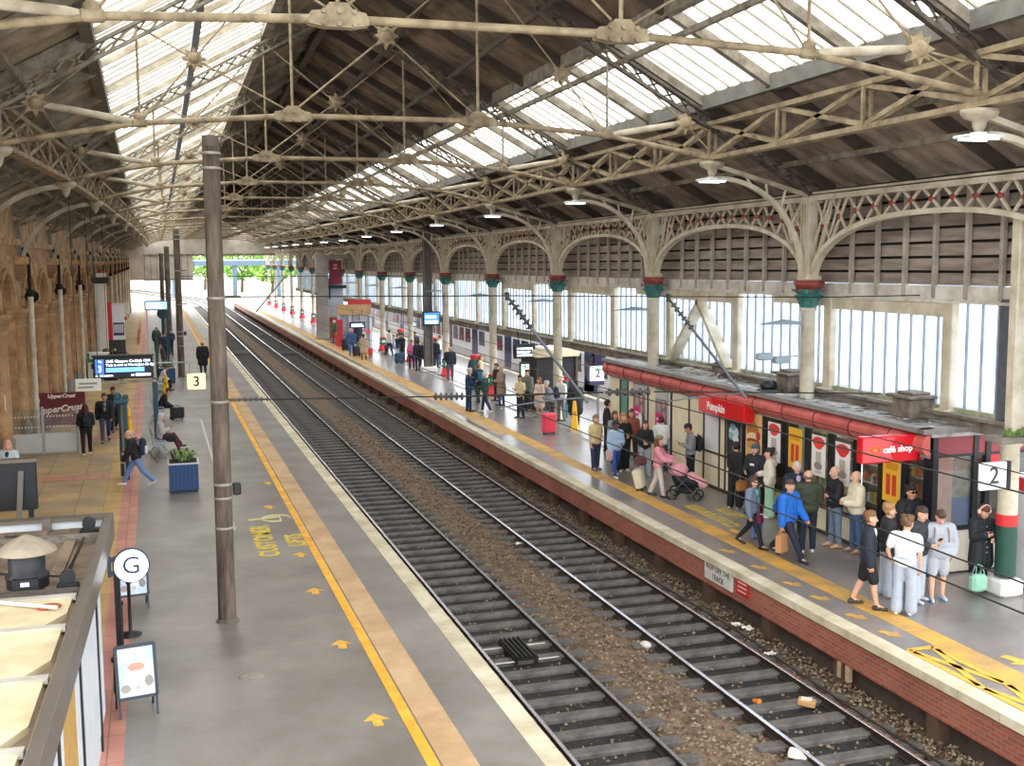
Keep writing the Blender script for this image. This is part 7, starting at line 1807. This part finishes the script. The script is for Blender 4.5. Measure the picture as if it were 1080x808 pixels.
    for (x, lab) in ((13.35, 'orange barrier leaning beside the man in green jacket'),):
        t = thing('barrier', lab, 'barrier', (x, 84.5, 0)); o = mat('#e2622e', .5)
        m = MB()
        for z in (.35, .6, .85): m.box((0, 0, z), (1.2, .06, .18), o, bev=.02)
        m.build('rail', t)
        for xx in (-.5, 0, .5):
            m = MB(); m.bar((xx, -.1, 0), (xx, 0, 1.05), .1, .06, o); m.build('leg', t)
    m = MB(); m.box((0, 0, .55), (.9, .5, 1.1), mat('#cfd8b0', .6), bev=.05); solo('pale_green_box', m, 'pale green box behind the orange barrier', 'box', (14.5, 84.0, 0), 0)
    t = thing('seat_row', 'blue metal seats far up the platform beside the crowd', 'bench', (15.4, 75.5, 0), 0)
    for i in range(3):
        m = MB(); m.box((0, i*.6, .45), (.5, .52, .05), mat('#5f86b8', .5), bev=.02); m.build('seat', t)
        m = MB(); m.box((.25, i*.6, .75), (.05, .52, .5), mat('#5f86b8', .5), bev=.02); m.build('backrest', t)
    m = MB(); m.bar((0, -.3, .4), (0, 1.5, .4), .06, .06, STEEL); m.bar((0, -.2, 0), (0, -.2, .4), .06, .06, STEEL); m.bar((0, 1.4, 0), (0, 1.4, .4), .06, .06, STEEL); m.build('frame', t)
    # wing shaped lamps on the columns
    for k in range(0, 8):
        Y = YK(k); s = zs(Y)
        t = thing('column_lamp', 'grey wing shaped lamp arm on the column, %s from the footbridge' % ORD[k], 'lamp', (CX-.2, Y, 4.95*s), 0, 'lamp arms on the columns')
        m = MB(); m.plate([(-.02, -.05, .0), (-.45, -.1, .06), (-1.2, -.08, -.05), (-.5, -.1, -.06), (-.02, -.05, -.08)], (0, .16, 0), mat('#8f9aa2', .5)); m.build('arm', t)
    t = thing('camera_cluster', 'pair of grey camera boxes on the column through the cafe roof', 'camera', (CX-.2, YK(0), 4.1))
    g = mat('#9aa6ae', .5); m = MB(); m.bar((0, 0, 0), (-.5, -.0, 0), .04, .04, g); m.build('arm', t)
    for (x, z) in ((-.55, -.08), (-1.0, .02)):
        m = MB(); m.box((x, 0, z), (.4, .2, .18), g, bev=.03); m.build('housing', t)
far_platform()

# ------------------------------------------------------------------ outside
def outside():
    t = thing('far_building', 'long pale building outside beyond the glazed screen', 'building', (46, 60, -.2))
    W = mat('#dfe8f2', .7, 0, .08, .2); B = mat('#a9bdd4', .3); m = MB(); m.slab(40, 60, -10, 170, -.2, 6.2, W); m.slab(48, 60, -10, 170, 6.2, 10.5, W); m.bw('wall', t)
    for j, z in enumerate((1.2, 4.0)):
        for i in range(20):
            m = MB(); m.slab(39.95, 40, -4+i*8.4, 2.6+i*8.4, z, z+1.3, B); m.bw('window_band', t)
    for i in range(6):
        m = MB(); m.plate([(40, i*28, 6.2), (40, i*28+20, 6.2), (40, i*28+10, 9)], (8, 0, 0), W); m.bw('gable', t)
    # road bridge and trees beyond the shed
    t = thing('road_bridge', 'grey blue road bridge crossing the line beyond the shed', 'bridge', (8, 232, -1.1))
    gb = mat('#566b7c', .7, 0, .1, .5); m = MB(); m.slab(-30, 60, 230, 234, 5.0, 5.9, gb); m.bw('deck', t)
    for x in (4.0, 15.5, 24):
        m = MB(); m.slab(x-.35, x+.35, 230.6, 233.4, -1.1, 5.0, gb); m.bw('pier', t)
    m = MB(); m.slab(-30, 60, 229.9, 230, 5.9, 6.2, mat('#9aa9b4', .7)); m.bw('parapet', t)
    def tree(x, y, h, r, lab, seed):
        rnd = random.Random(seed); t = thing('tree', lab, 'tree', (x, y, -1.14), 0, 'trees beyond the end of the shed')
        m = MB(); m.tube([(0, 0, 0), (.2, 0, h*.35), (.1, .2, h*.7)], [.35, .25, .1], mat('#5a4a3a', .9), 7)
        for i in range(5):
            a = i*1.3; m.tube([(.15, 0, h*.4), (r*.6*math.cos(a), r*.6*math.sin(a), h*.75)], [.14, .05], mat('#5a4a3a', .9), 5)
        m.build('trunk', t)
        m = MB(); cs = [mat(c, .8) for c in ('#6f9a3f', '#86b04e', '#5a8034', '#a3c765')]
        for i in range(900):
            a = rnd.uniform(0, 2*PI); b = math.asin(rnd.uniform(-1, 1)); q = rnd.uniform(.55, 1)**.6
            c = Vector((r*q*math.cos(b)*math.cos(a), r*q*math.cos(b)*math.sin(a), h*.62+h*.38*q*math.sin(b))); s = rnd.uniform(.3, .7)
            d1 = Vector((rnd.uniform(-1, 1), rnd.uniform(-1, 1), rnd.uniform(-1, 1))).normalized()*s; d2 = d1.cross(Vector((rnd.uniform(-1, 1), 1, .3))).normalized()*s*.6
            m.add([c-d1, c+d2, c+d1, c-d2], [(0, 1, 2, 3)], cs[i % 4])
        m.build('crown', t)
    for i, (x, y, h, r) in enumerate(((19, 262, 11, 5), (25, 255, 9, 4.5), (12, 285, 13, 6), (33, 270, 12, 6), (4, 300, 14, 7), (-8, 290, 12, 6))):
        tree(x, y, h, r, 'bright green tree beyond the bridge, %s from the right-hand end of the row' % ORD[i] if 0 else ('bright green tree close behind the bridge parapet' if i == 0 else 'smaller green tree beyond the far platform end' if i == 1 else 'tall green tree behind the bridge, %s of the row' % ORD[i-1]), i)
outside()
